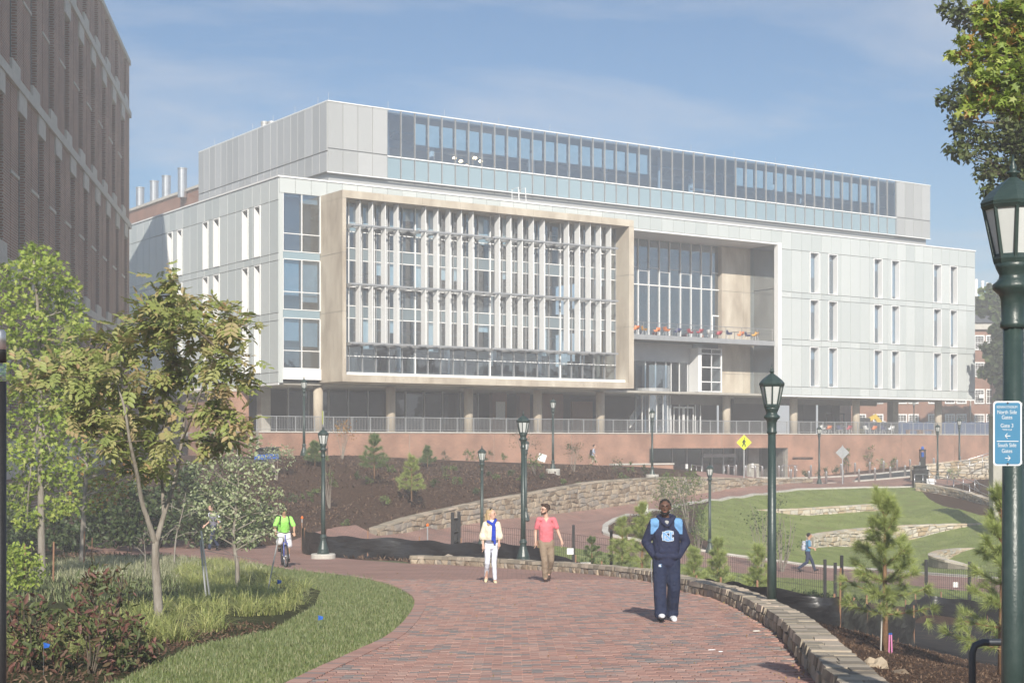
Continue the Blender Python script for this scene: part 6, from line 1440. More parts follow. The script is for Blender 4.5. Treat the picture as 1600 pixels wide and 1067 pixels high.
# ------------------------------------------------------------------ pines and shrubs on the right and on the mound
pine('near long-needled young pine right of the second lamp post, tied to a stake', 1383, 26, 238, 145, L_need, .19, 7, 6, nn=105, nw=.0038, lowest=.26, loc=W(1383,1022,26))
pine('long-needled young pine beside the big lamp post at the right edge', 1562, 23.5, 280, 150, L_need, .19, 7, 6, nn=105, nw=.0038, lowest=.18, loc=W(1565,1065,23.5))
for px, by, d_, h_, w_, lab in [(972,893,46,100,62,'young pine just left of the man in navy, further from him'),(1003,905,43,128,66,'young pine half hidden behind the left shoulder of the man in navy'),(1084,905,44,80,50,'small pine right of the man in navy'),(1122,897,45,95,58,'young pine below the leafy shrub left of the second lamp post'),(1184,925,40,105,62,'young pine directly left of the second lamp post'),(1213,927,37,35,40,'tiny pine seedling right of the second lamp post')]:
    pine(lab, px, d_, h_, w_, L_need, .20, 6, 6, 'young pines behind the seat wall', nn=62, nw=.005, loc=G(px, d_))
pine('dark bushy dwarf pine behind the small grey plant sign', 925, 46, 62, 58, L_needd, .10, 6, 9, nn=90, lowest=.08)
for px, d_, h_, w_, lab in [(585,77,62,48,'upper small pine on the mulch mound left of the centre'),(643,74.5,64,50,'bright small pine lower on the mulch mound'),(668,96,30,26,'little pine near the top of the mound behind the bright one'),(492,82,36,36,'little pine near the lamp on top of the mound')]:
    pine(lab, px, d_, h_, w_, L_need if px == 643 else L_needd, .22, 6, 6, 'small pines on the mulch mound', nn=50, lowest=.25, nw=.008)
shr = [(515,797,75,82,30,160,L_mid,.10,'slender young tree low on the mulch mound'),(535,722,98,70,44,220,L_or,.12,'multi-stemmed young tree with reddish leaves against the terrace wall'),(820,728,100,72,56,120,L_dark,.10,'leafless multi-stemmed shrub behind the lamp in mid mound'),(897,741,92,52,32,260,L_dark,.09,'round-headed small tree right of the mound lamp'),(836,741,88,30,34,200,L_mid,.12,'spreading green shrub left of the mound lamp'),(433,755,79,58,56,420,L_pale,.12,'pale leaved multi-stem shrub at the left top of the mound')]
for px, py, d_, h_, w_, n, m_, s_, lab in shr: shrub(lab, px, py, d_, h_, w_, n, m_, s_, 'oval', 'bark', stems=7, low=.45)
small = [(698,111,18,18),(728,112,20,14),(741,108,18,16),(764,110,18,14),(787,108,18,12),(925,101,16,16),(958,93,26,30),(975,92,16,22),(985,96,16,14),(1007,96,16,16),(1040,97,12,14),(697,82,26,30),(680,79,16,18),(715,81,14,20),(600,74,14,22),(560,80,14,18),(577,78,14,18),(622,72,10,14),(800,88,8,14),(775,85,8,14),(812,85,8,14),(850,87,8,14),(880,87,8,14),(905,88,8,14),(745,80,8,14),(480,76,16,22),(496,78,12,16),(455,74,16,24),(612,83,12,14),(540,70,10,16),(765,90,7,12),(710,95,8,10)]
places = ['under the terrace wall','beside the retaining wall','low on the mound','high on the mound']
ref = [(440,'the pale leaved multi-stem shrub'),(495,'the mound-top lamp'),(545,'the slender young tree'),(585,'the upper small pine'),(643,'the bright small pine'),(700,'the middle of the mound'),(745,'the lamp beyond the wire fence'),(800,'the leafless multi-stemmed shrub'),(864,'the lamp with the white board'),(930,'the walking student'),(985,'the low brick planter wall'),(1045,'the entrance')]
names_ = []
for i, (px, d_, h_, w_) in enumerate(small):
    nr = min(ref, key=lambda r: abs(r[0]-px))[1]; where = 'close under the terrace wall' if d_ > 103 else 'high on the mound' if d_ > 90 else 'halfway down the mound' if d_ > 78 else 'low on the mound'
    adj = ('tiny' if h_ < 13 else 'small' if h_ < 17 else 'bushy'); lab = f'{adj} {"green" if i % 3 else "dark green"} shrub {where} near {nr}'
    k = sum(1 for q in names_ if q == lab); names_.append(lab)
    if k: lab = lab.replace('shrub', 'twin shrub' if k == 1 else 'third shrub')
    shrub(lab, px, 0, d_, h_, w_, 130, L_mid if i % 3 else L_dark, .10, 'oval', group='small shrubs dotted over the mulch mound', stems=3)
for px, d_, h_, w_, n, m_, s_, lab in [(1045,80,78,52,900,L_mid,.10,'left half of the tall leafy shrub pair in the kerbed bed'),(1078,78,100,62,1400,L_mid,.10,'tall leafy green shrub in the kerbed bed right of the man in navy'),(1092,72,60,34,400,L_mid,.10,'lower leafy shrub just left of the lawn lamp post'),(1190,68,110,60,260,L_dark,.10,'sparse dark leaved shrub behind the second lamp post'),(1222,68,118,66,300,L_dark,.10,'sparse twiggy shrub right of the second lamp post')]:
    shrub(lab, px, 0, d_, h_, w_, n, m_, s_, 'oval', 'bark', stems=10, low=.25)
for i, px in enumerate((1218,1236,1254,1268,1284,1300,1322,1340,1350)):
    shrub(f'dark low evergreen shrub in the hedge row below the walking man, {ordn[i]} from the left', px, 0, 45+(i%2)*1.5, 44+(i*17)%16, 26, 380, L_dark if i % 3 else L_mid, .07, 'oval', group='low hedge of evergreen shrubs')
for i, (px, d_, h_, w_, m_) in enumerate([(1262,131,14,18,L_dark),(1285,132,14,20,L_dark),(1303,133,16,22,L_dark),(1326,137,40,16,L_mid),(1359,139,42,20,L_mid),(1377,140,20,20,L_pale),(1396,141,18,14,L_mid),(1515,150,16,20,L_mid),(1530,151,18,20,L_mid),(1545,152,16,16,L_mid),(1490,112,20,26,L_pale),(1560,118,12,40,L_dark),(1520,118,12,40,L_dark)]):
    shrub(f'small shrub along the foot of the right terrace wall, {ordn[i]} from the left' if i < 10 else ['small bright shrub beside the ramp railing','low dark ground shrub by the road at the far right','low dark ground shrub above the ramp wall'][i-10], px, 0, d_, h_, w_, 170, m_, .13, 'oval', stems=3)
# ------------------------------------------------------------------ trees at the right edge and in the distance
tree('holly_tree', 'dark leaved tree overhanging the top right corner', 'tree', 30, [(1760,1250),(1740,900),(1700,500),(1640,250),(1600,100)],
 [(1600,240,34),(1590,180,34),(1560,300,20),(1590,60,40),(1490,12,22),(1515,25,26),(1550,40,30),(1590,30,34),(1580,80,34),(1510,125,22),(1490,150,24),(1520,160,28),(1550,130,26),(1590,140,30),(1495,190,16),(1520,200,26),(1500,230,20),(1515,245,14),(1550,220,26),(1585,210,32),(1535,270,16),(1560,260,24),(1590,270,30),(1545,298,14),(1580,310,26),(1640,100,60),(1640,220,60),(1570,345,18),(1595,350,20)],
 340, 'oval', .12, L_dk2, 'bark_dark', .25, depth=1.0)
tree('maple_tree', 'sunlit yellow-green maple boughs hanging in at the top right', 'maple tree', 17, [(1900,1500),(1880,900),(1800,300),(1660,60),(1560,20)],
 [(1512,62,18),(1498,85,16),(1530,85,22),(1520,105,14),(1560,15,22),(1590,15,24),(1550,50,16),(1575,60,20),(1595,85,20),(1535,130,20),(1560,120,24),(1585,130,24),(1520,155,16),(1510,172,12),(1545,160,20),(1575,165,22),(1598,170,18),(1530,10,14),(1590,45,24),(1560,85,24),(1590,105,22),(1545,140,22),(1535,35,20),(1640,60,50)],
 190, 'maple', .095, [L_m1, L_or], 'bark_dark', .09, nparts=290, orange=lambda P: np.full(len(P), .15), pm=leafmat('leaf_maple_o', [(.05,(.17,.25,.035)),(.5,(.25,.34,.06)),(.85,(.36,.40,.10)),(1,(.46,.28,.12))], src='object'))
tree('oak_tree', 'leafy tree rising over the slate roof behind the big lamp post', 'tree', 175, [(1590,690),(1588,600),(1580,480)], [(1555,462,20),(1580,450,26),(1600,470,30),(1560,485,18),(1535,478,12),(1585,495,26),(1610,500,30),(1620,440,26)], 330, 'clump', .8, L_mid, 'bark_dark', .4, depth=1)
tree('oak_tree', 'dark leafy tree in front of the brick hall behind the big lamp post', 'tree', 150, [(1600,700),(1598,620),(1590,540)], [(1560,520,16),(1585,520,26),(1545,545,14),(1570,560,26),(1600,560,34),(1550,580,16),(1580,595,26),(1605,620,34),(1570,620,12),(1625,540,36)], 380, 'clump', .6, L_dark, 'bark_dark', .4)
# big trees that stand off to the right and show only in the building's glass
random.seed(4)
for i in range(11):
    X_ = 105+i*9+random.uniform(-4, 4); Y_ = 118-i*17+random.uniform(-6, 6); hh = random.uniform(15, 21)
    o = empty('oak_tree', (X_, Y_, -3), 0, 'tall oak beyond the right edge, reflected in the glass front', 'tree', 'oaks to the right reflected in the glass')
    MB().tube([(0,0,-.5),(.2,0,hh*.4),(0,.2,hh*.8)], [.5,.35,.12], 9).build('trunk', M['bark_dark'], o, True)
    n = 1500; v = rng.normal(size=(n, 3)); v /= np.linalg.norm(v, axis=1)[:, None]; lump = 1+.22*np.sin(v[:, 0]*5+i)*np.cos(v[:, 1]*4+i*2)+.15*np.sin(v[:, 2]*9+i); P = v*(rng.uniform(.55, 1, n)**.5*lump)[:, None]*np.array([6.5, 6.5, hh*.38])+np.array([0, 0, hh*.6]); leaves('foliage', P, 1.3, 'clump', L_dark, o)
# ------------------------------------------------------------------ stakes, flags, litter, rocks
def stake(name, px, py0, py1, d_, lab, m, r=.02, dx=0, cat='stake', grp=None):
    a = W(px, py0, d_); b = W(px+dx, py1, d_); o = empty(name, a, 0, lab, cat, grp); MB().tube([(0,0,-.15), b-a], r, 6).build('shaft', m, o); return o
stake('steel_stake', 328, 922, 829, 27, 'right one of two leaning steel stakes by the pale leaved tree', M['steel'], .018, -14); stake('steel_stake', 322, 920, 843, 27, 'left one of two leaning steel stakes by the pale leaved tree', M['grey_metal'], .018, -9)
stake('steel_stake', 417, 918, 840, 30, 'thin steel stake leaning right in front of the cyclist', M['grey_metal'], .014, 18)
for px, a, b, d_, lab in ((83,905,846,35,'brown wooden stake right of the tall maple trunk'),(38,905,850,30,'brown wooden stake at the far left in the yellow-green shrub'),(131,882,830,45,'wooden stake leaning on the orange maple trunk'),(143,878,840,46,'wooden stake right of the orange maple'),(979,850,826,58,'grey wooden stake behind the dark dwarf pine')): stake('wooden_stake', px, a, b, d_, lab, M['wood'], .022, 1)
a = W(310,845,31); b = W(368,868,31.8); c = W(322,900,27)
o = empty('guy_wires', (0,0,0), 0, 'thin guy wires holding the pale leaved tree to its stakes', 'wire'); MB().tube([b, W(325,848,27.2)], .004, 4).build('wire', M['steel'], o); MB().tube([b, W(410,876,30.5)], .004, 4).build('wire', M['steel'], o); MB().tube([b, W(320,860,27)], .004, 4).build('wire', M['steel'], o)
def flag(px, py, d_, lab, s_=.1):
    b = G(px, d_); t = W(px, py, d_); o = empty('marker_flag', b, 0, lab, 'flag', 'blue marker flags in the grass'); h_ = max(.2, t.z-b.z)
    MB().tube([(0,0,-.05),(0,0,h_)], .002, 4).build('wire_stem', M['steel'], o); MB().add([(0,0,h_),(s_,.02,h_-.02),(s_*.9,0,h_-s_*.8),(0,.01,h_-s_),(0,-.004,h_),(s_,.016,h_-.02),(s_*.9,-.004,h_-s_*.8),(0,.006,h_-s_)], [(0,1,2,3),(7,6,5,4),(0,4,5,1),(3,2,6,7)]).build('pennant', M['blue'], o)
flag(433, 905, 29, 'blue marker flag among the liriope near the steel stake', .085); flag(497, 981, 21, 'blue marker flag in the open grass verge', .07); flag(68, 1003, 15, 'blue marker flag tangled in the red shrub', .06)
M['pink'] = mat('pink', (.65,.22,.42), (.7,.26,.48), 3, .5)
o = empty('marked_stakes', W(1391,1020,25.5), 0, 'pair of pink painted stakes with blue tops beside the near pine', 'stake')
for x in (-.025, .03):
    MB().tube([(x,0,-.1),(x*.6,0,.31)], .014, 5).build('stake', M['pink'], o); MB().tube([(x*.6,0,.312),(x*.5,0,.34)], .016, 5).build('tip', M['blue'], o)
o = empty('pine_stake', W(1376,1020,25.9), 0, 'pale bamboo stake against the near pine trunk', 'stake'); MB().tube([(0,0,-.1),(.03,0,.95)], .013, 6).build('cane', M['ch_yellow'] if 0 else M['limestone'], o)
def rock(px, py, d_, s_, lab, m='stone_o', grp=None):
    o = empty('rock', W(px, py, d_), random.uniform(0, 3), lab, 'rock', grp); bmx = bmesh.new(); bmesh.ops.create_icosphere(bmx, subdivisions=2, radius=1)
    for v in bmx.verts: k = 1+.25*math.sin(v.co.x*4+px)+.2*math.cos(v.co.y*5+py)+random.uniform(-.05,.05); v.co = Vector((v.co.x*s_[0]*k, v.co.y*s_[1]*k, v.co.z*s_[2]*k))
    me = bpy.data.meshes.new('boulder'); bmx.to_mesh(me); bmx.free(); me.materials.append(M[m]); linkmesh('boulder', me, o)
rock(1368,1044,18.3,(.12,.1,.14),'upright brown rock in the mulch right of the seat wall end'); rock(1398,1058,17.8,(.17,.12,.09),'rounded grey rock in the mulch near the bottom right'); 
rock(665,874,47.5,(.32,.2,.10),'flat boulder on the left end of the seat wall'); rock(700,873,47.5,(.25,.2,.12),'second boulder near the fence gate on the seat wall')
for px, py, d_, s_, lab in ((1112,1018,17,(.05,.015,.008),'crumpled white paper scrap on the brick plaza'),(1182,989,19.3,(.06,.03,.02),'tan cardboard scrap near the seat wall'),(1126,1021,17,(.03,.02,.01),'tiny white paper scrap beside the larger scrap')):
    z = -1.65-.045*d_; o = empty('litter_scrap', (XY(px, d_)[0], (1.65)/((py-HZ)/FPX-.045), 0), .3, lab, 'litter'); yy_ = o.location.y; o.location.x = (px-800)/FPX*yy_; o.location.z = -1.65-.045*yy_+.022
    MB().lathe([(.3,0),(1,.3),(.8,1),(.2,1.2)], 7).build('scrap', M['board_white'] if 'white' in lab else M['limestone'], o).scale = s_
# ------------------------------------------------------------------ people: one continuous body each, clothes and hair over it
def seg_sphere(c, r, rot=None, n=12, m=8):
    c = Vector(c); r = (r, r, r) if not isinstance(r, (tuple, list)) else r; V = []; F = []
    for i in range(m+1):
        th = math.pi*i/m
        for k in range(n): q = 2*math.pi*k/n; p = Vector((r[0]*math.sin(th)*math.cos(q), r[1]*math.sin(th)*math.sin(q), r[2]*math.cos(th))); V.append(c+(rot@p if rot else p))
    for i in range(m):
        for k in range(n): F.append((i*n+k, (i+1)*n+k, (i+1)*n+(k+1)%n, i*n+(k+1)%n))
    return V, F
def cone(a, b, r0, r1, n=12):
    """a capsule from a to b; radii may be (x, y) pairs for flattened limbs"""
    a, b = Vector(a), Vector(b); t = (b-a).normalized(); u = Vector((1,0,0))-t*t.x
    if u.length < .2: u = Vector((0,1,0))-t*t.y
    u.normalize(); v = t.cross(u); g = lambda r: r if isinstance(r, (tuple, list)) else (r, r); r0, r1 = g(r0), g(r1); V = []; F = []; rings = []
    for k in (-1, -.8, -.45, 0): rings.append((a+t*k*min(r0), r0, math.sqrt(max(.0004, 1-k*k))))
    for k in (0, .45, .8, 1): rings.append((b+t*k*min(r1), r1, math.sqrt(max(.0004, 1-k*k))))
    for c, r, s in rings:
        for k in range(n): q = 2*math.pi*k/n; V.append(c+u*math.cos(q)*r[0]*s+v*math.sin(q)*r[1]*s)
    for i in range(len(rings)-1):
        for k in range(n): F.append((i*n+k, i*n+(k+1)%n, (i+1)*n+(k+1)%n, (i+1)*n+k))
    F.append(tuple(range(n))[::-1]); F.append(tuple((len(rings)-1)*n+k for k in range(n))); return V, F
def fuse(name, shapes, mats, parent, voxel=.012, smooth=6, paint=None):
    mb = MB()
    for V, F in shapes: mb.add(V, F)
    me = mb.mesh('tmp', []); o = bpy.data.objects.new('tmp', me); col.objects.link(o)
    rm_ = o.modifiers.new('r', 'REMESH'); rm_.mode = 'VOXEL'; rm_.voxel_size = voxel
    sm_ = o.modifiers.new('s', 'SMOOTH'); sm_.iterations = smooth; sm_.factor = .5
    dg_ = bpy.context.evaluated_depsgraph_get(); ev = o.evaluated_get(dg_); m2 = bpy.data.meshes.new_from_object(ev); bpy.data.objects.remove(o); m2.name = name; m2.materials.clear()
    for mt in (mats if isinstance(mats, list) else [mats]): m2.materials.append(mt)
    n = len(m2.polygons); m2.polygons.foreach_set('use_smooth', [True]*n)
    if paint: m2.polygons.foreach_set('material_index', [paint(p.center) for p in m2.polygons])
    m2.update(); return linkmesh(name, m2, parent)
def hand(w_, d, side, curl=.5):
    """palm and five fingers; d = direction from wrist to fingers, side = thumb side vector"""
    w_, d, s = Vector(w_), Vector(d).normalized(), Vector(side).normalized(); nrm = d.cross(s).normalized(); S = []
    S.append(cone(w_, w_+d*.075, (.026,.018), (.036,.017)))
    for k, L_ in zip((1.5, .5, -.5, -1.5), (.068, .078, .074, .058)):
        a = w_+d*.08+s*k*.018; m_ = a+(d*(1-curl*.3)+nrm*curl*.5+s*k*.05).normalized()*L_*.55; e = m_+(d*(1-curl*.9)+nrm*curl).normalized()*L_*.5; S += [cone(a-d*.02, m_, .0092, .0088, 8), cone(m_, e, .0088, .0078, 8)]
    a = w_+d*.022+s*.022; m_ = a+(d*.6+s*.6+nrm*.2).normalized()*.045; e = m_+(d*.9+nrm*.35).normalized()*.032; S += [cone(a, m_, .0125, .0105, 8), cone(m_, e, .0105, .009, 8)]; return S
def skel(H_=1.8, **kw):
    k = H_/1.8; J = dict(pelvis=(0,0,.96), chest=(0,-.01,1.30), neck=(0,0,1.50), head=(0,-.015,1.665), shl=(-.178,0,1.45), shr=(.178,0,1.45), ell=(-.25,.03,1.15), elr=(.25,.03,1.15), wrl=(-.25,-.04,.91), wrr=(.25,-.04,.91),
      hil=(-.09,0,.93), hir=(.09,0,.93), knl=(-.1,-.01,.50), knr=(.1,-.01,.50), anl=(-.1,.02,.09), anr=(.1,.02,.09), fl=(-.1,-.13,.035), fr=(.1,-.13,.035)); J.update(kw)
    return {a: Vector(b)*k for a, b in J.items()}
HSC = 1.10
def body_shapes(J, yaw=0, heavy=1.0, fem=False, hands=(None, None), tilt=0):
    S = []; R = Matrix.Rotation(yaw, 3, 'Z')@Matrix.Rotation(tilt, 3, 'X'); h = J['head']; P = lambda *p: h+R@Vector(p)*HSC
    S += [seg_sphere(h+R@Vector((0,.012,.03)), (.083,.104,.097), R), cone(P(0,-.022,.0), P(0,-.035,-.065), (.068,.068), (.045,.046)), cone(P(0,-.088,.022), P(0,-.108,-.018), .010, .0155, 8), seg_sphere(P(-.077,.01,0), (.011,.018,.028), R), seg_sphere(P(.077,.01,0), (.011,.018,.028), R),
      cone(P(-.03,-.083,.035), P(.03,-.083,.035), .013, .013, 8), cone(P(-.022,-.086,-.052), P(.022,-.086,-.052), .009, .009, 8), cone(J['neck']-Vector((0,0,.05)), P(0,.01,-.05), .058*heavy**.5, .052*heavy**.5)]
    S += [cone(J['pelvis'], J['chest'], (.125*heavy,.088*heavy), (.135*heavy,.092*heavy)), cone(J['chest'], J['neck']-Vector((0,0,.08)), (.12*heavy,.085*heavy), (.06,.045))]
    for a in 'lr':
        S += [cone(J['neck']-Vector((0,0,.05)), J['sh'+a], .036, .040), cone(J['sh'+a], J['el'+a], .042*heavy, .037*heavy**.5), cone(J['el'+a], J['wr'+a], .038*heavy**.5, .025), cone(J['hi'+a], J['kn'+a], .078*heavy, .052), cone(J['kn'+a], J['an'+a], .052, .035), cone(J['an'+a], J['f'+a], .035, (.04,.025))]
    for a, hd in zip('lr', hands):
        if hd: S += hand(J['wr'+a], *hd)
    return S, P, R
def face(P, R, parent, m_brow, brow=True, lip=None):
    for s in (-1, 1):
        V, F = seg_sphere(P(s*.029,-.083,.012), (.0095,.006,.0048), R, 8, 6); MB().add(V, F).build('eye', M['eye_white'], parent, True); V, F = seg_sphere(P(s*.029,-.0885,.012), (.0055,.003,.0058), R, 8, 6); MB().add(V, F).build('iris', M['black'], parent, True)
        if brow: V, F = cone(P(s*.014,-.096,.033), P(s*.046,-.088,.036), .004, .004, 6); MB().add(V, F).build('eyebrow', m_brow, parent, True)
    V, F = cone(P(-.018,-.095,-.053), P(.018,-.095,-.053), .0052, .0052, 8); MB().add(V, F).build('mouth', lip or M['lip'], parent, True)
def cloth(name, c1, c2=None): M[name] = mat(name, c1, c2 or tuple(v*1.12 for v in c1), 4, .85, .2, bump=2.2, bscale=9); return M[name]
M['eye_white'] = mat('eye_white', (.16,.14,.13), (.20,.18,.17), 3, .3); M['lip'] = mat('lip', (.38,.15,.12), (.42,.18,.14), 3, .5)
skd = mat('skin_dark', (.11,.055,.035), (.14,.07,.045), 8, .45, .5); skl = mat('skin_light', (.58,.36,.27), (.64,.41,.31), 8, .5, .4); skt = mat('skin_tan', (.50,.29,.19), (.55,.33,.22), 8, .5, .4)
hblk = mat('hair_black', (.012,.010,.009), (.022,.018,.015), 30, .6, .3, bump=.8, bscale=60); hbrn = mat('hair_brown', (.045,.028,.02), (.075,.045,.03), 30, .6, .3, bump=1, bscale=50); hbln = mat('hair_blond', (.42,.29,.15), (.58,.43,.25), 20, .5, .4, bump=.8, bscale=50, stretch=(3,3,.4))
nav = cloth('navy_fleece', (.022,.028,.062)); nav2 = cloth('navy_track', (.020,.028,.060)); sky_ = cloth('light_blue_fleece', (.15,.32,.56)); greyt = cloth('grey_tee', (.34,.34,.33)); cream = cloth('cream_blouse', (.72,.66,.52)); scarf = cloth('blue_scarf', (.02,.055,.42)); grtk = cloth('grey_tank', (.20,.20,.25)); wht = cloth('white_trousers', (.62,.65,.73)); salmon = cloth('salmon_tee', (.62,.17,.20)); khaki = cloth('khaki', (.26,.20,.145)); lime = cloth('lime_tee', (.35,.80,.16)); wsh = cloth('white_shorts', (.68,.66,.68)); bluesh = cloth('blue_shirt', (.10,.25,.40)); dkn = cloth('dark_trousers', (.035,.045,.085)); ltb = cloth('pale_blue_shirt', (.40,.46,.58)); blk = cloth('black_nylon', (.015,.015,.018)); shw = cloth('shoe_white', (.62,.64,.68)); shb = cloth('shoe_brown', (.05,.03,.025)); crs = cloth('shoe_cream', (.62,.54,.36)); tanb = cloth('tan_shorts', (.42,.36,.27)); gbag = cloth('grey_bag', (.48,.50,.56))
def shoes(J, m, parent, sole=None, r=.048):
    for a in 'lr':
        d = (J['f'+a]-J['an'+a]); fuse('shoe', [cone(J['an'+a]-Vector((0,0,.025))-d*.15, J['f'+a]+Vector((0,0,.004)), (r,r*.85), (r*.95,r*.72)), cone(J['f'+a]-d*.3, J['f'+a]+d*.22, (r,r*.7), (r*.7,r*.5))], m, parent, .010, 3)
def place(name, lab, px, d_, J, yaw=0, zoff=0):
    p = G(px, d_); o = empty('person', p+Vector((0,0,zoff)), yaw, lab, 'person'); return o
# --- man in the navy hooded sweatshirt
J = skel(1.83, ell=(-.29,.06,1.16), elr=(.29,.06,1.16), wrl=(-.165,-.03,.94), wrr=(.165,-.03,.94), knl=(-.10,-.10,.51), anl=(-.095,-.16,.12), fl=(-.09,-.30,.12), knr=(.11,-.01,.50), anr=(.10,.14,.10), fr=(.115,.01,.04), head=(-.02,-.03,1.655))
o = place('p', 'man in navy hooded sweatshirt and track trousers walking towards us with hands in pockets', 1041, 22.4, J)
S, P, R = body_shapes(J, yaw=rad(-6), hands=(((.35,-.0,-1),(0,-1,0)), ((-.35,-.0,-1),(0,-1,0))), tilt=rad(-4))
fuse('body', S, skd, o, .0065, 3); face(P, R, o, hblk)
fuse('hair', [seg_sphere(P(0,.022,.042), (.088,.102,.094), R)], hblk, o, .006, 2); fuse('beard', [cone(P(-.05,-.045,-.055), P(0,-.083,-.083), .018, .02), cone(P(.05,-.045,-.055), P(0,-.083,-.083), .018, .02), cone(P(-.022,-.096,-.037), P(.022,-.096,-.037), .004, .004)], hblk, o, .005, 2)
def hp(c):
    x = abs(c.x-0); z = c.z
    return 1 if (z > 1.30 and .115+(z-1.45)*-.12 < x < .235 and z > 1.30+max(0, (.20-x))*1.3 and z < 1.56) and c.y < .12 else 0
hd = [cone(J['pelvis']+Vector((0,0,-.07)), J['chest']+Vector((0,0,-.05)), (.195,.145), (.205,.15)), cone(J['chest'], J['neck']-Vector((0,0,.09)), (.20,.14), (.12,.10))]
for a in 'lr':
    w2 = J['wr'+a]+(J['el'+a]-J['wr'+a])*.12; hd += [cone(J['neck']-Vector((0,0,.05)), J['sh'+a]-Vector((0,0,.01)), .075, .072), cone(J['sh'+a]-Vector((0,0,.01)), J['el'+a], .075, .070), cone(J['el'+a], w2, .072, .052), cone(w2, w2+(J['wr'+a]-w2)*.4, .054, .05)]
hd += [cone((-.13,-.10,.98), (.13,-.10,.98), .055, .055), cone((-.09,-.125,1.05), (.09,-.125,1.05), .03, .03)]
fuse('hooded_sweatshirt', hd, [nav, sky_], o, .012, 4, hp)
hood = []; 
for k in range(9): q = rad(-68+k*317/8-0); hood.append((Vector((math.sin(q)*.115, .02+math.cos(q)*.095, 1.535+.03*math.cos(q)))))
hs = [cone(a, b, .038, .038) for a, b in zip(hood, hood[1:])]; hs.append(cone((-.10,-.03,1.53), (-.02,-.135,1.43), .036, .028)); hs.append(cone((.10,-.03,1.53), (.02,-.135,1.43), .036, .028)); hs.append(cone((-.08,.12,1.50), (.08,.12,1.50), (.06,.05), (.06,.05)))
fuse('hood', hs, nav, o, .010, 4); fuse('undershirt', [cone((0,-.075,1.50), (0,-.118,1.455), (.062,.03), (.03,.02))], greyt, o, .007, 3)
for x in (-.03, .03): MB().tube([(x,-.152,1.41),(x*1.3,-.168,1.33),(x*1.5,-.165,1.285)], .006, 6).build('drawstring', nav2, o)
M['logo_white'] = mat('logo_white', (.7,.7,.72), (.75,.75,.77), 4, .8); M['logo_blue'] = mat('logo_blue', (.16,.34,.60), (.18,.37,.64), 4, .8)
def txt2(body, size, off, m, parent, loc, sx=1):
    cu = bpy.data.curves.new('emblem', 'FONT'); cu.body = body; cu.size = size; cu.extrude = .002; cu.offset = off; cu.align_x = 'CENTER'; cu.align_y = 'CENTER'; t_ = bpy.data.objects.new('emblem', cu); me = bpy.data.meshes.new_from_object(t_); bpy.data.objects.remove(t_); me.materials.clear(); me.materials.append(m)
    ob = linkmesh('emblem', me, parent, loc); ob.rotation_euler = (rad(90), 0, 0); ob.scale = (sx, 1, 1); return ob
for k_s, off, m_, dy in ((1, .012, M['logo_white'], 0), (1, .0065, M['logo_blue'], -.003)):
    txt2('C', .20, off, m_, o, (.004, -.169+dy, 1.272), 1.2); txt2('N', .165, off*.8, m_, o, (-.004, -.1755+dy, 1.272), 1.15)
tr_s = [cone(J['pelvis']-Vector((0,0,.02)), J['pelvis']-Vector((0,0,.1)), (.165,.12), (.17,.125))]
for a in 'lr': tr_s += [cone(J['hi'+a], J['kn'+a], (.118,.112), .098), cone(J['kn'+a], J['an'+a]+Vector((0,0,.06)), .098, .092), cone(J['an'+a]+Vector((0,0,.08)), J['an'+a]+Vector((0,-.01,.02)), .092, .098)]
fuse('track_trousers', tr_s, nav2, o, .012, 4); txt2('C', .055, .003, M['logo_blue'], o, (-.105, -.155, .845), 1.1); txt2('N', .04, .003, M['logo_white'], o, (-.11, -.156, .845))
shoes(J, shw, o, r=.052); fuse('shoe_sole', [cone(J['fl']+Vector((0,-.02,-.045)), J['anl']+Vector((0,.05,-.085)), (.04,.012), (.038,.012))], blk, o, .008, 2)
MB().tube([(-.22,-.10,.93),(-.235,-.12,.80),(-.225,-.11,.66),(-.215,-.10,.50),(-.225,-.09,.62),(-.23,-.08,.9)], .006, 6).build('lanyard', mat('lanyard', (.02,.02,.02), (.6,.6,.6), 90, .6), o)
# --- blonde woman
J = skel(1.68, shl=(-.155,0,1.44), shr=(.155,0,1.44), ell=(-.215,.02,1.16), elr=(.20,-.02,1.15), wrl=(-.205,-.06,.92), wrr=(.18,-.13,.98), knl=(-.10,-.06,.50), anl=(-.13,.13,.13), fl=(-.14,.02,.05), knr=(.06,-.04,.50), anr=(.085,-.10,.08), fr=(.10,-.23,.035), head=(.0,-.0,1.66))
o = place('p', 'blonde woman in cream blouse, blue scarf and white trousers left of the bearded man', 768, 34.4, J)
S, P, R = body_shapes(J, yaw=rad(62), heavy=.86, hands=(((.1,-.1,-1),(0,-1,0)), ((.1,-.4,-1),(0,-1,0)))); fuse('body', S, skl, o, .0075, 3); face(P, R, o, hbln)
fuse('hair', [seg_sphere(P(0,.03,.04), (.097,.106,.098), R), cone(P(.055,.03,.0), P(.075,.03,-.20), (.04,.04), (.035,.03)), cone(P(-.05,.045,.0), P(-.075,.03,-.24), (.045,.045), (.035,.03)), cone(P(0,.09,-.0), P(0,.10,-.26), (.07,.045), (.06,.03)), cone(P(-.07,.0,-.18), Vector((-.06,-.10,1.30)), .032, .016), cone(P(.06,.03,-.1), Vector((.02,-.13,1.33)), .03, .012)], hbln, o, .009, 3)
fuse('hair_band', [cone(P(-.07,-.0,.105), P(.07,-.0,.105), .014, .014), cone(P(-.07,.0,.105), P(0,.01,.128), .014, .014), cone(P(.07,.0,.105), P(0,.01,.128), .014, .014)], blk, o, .008, 2)
bs_ = [cone((0,0,1.03), (0,-.01,1.24), (.165,.12), (.16,.125)), cone((0,-.01,1.24), (0,0,1.38), (.155,.12), (.10,.08))]
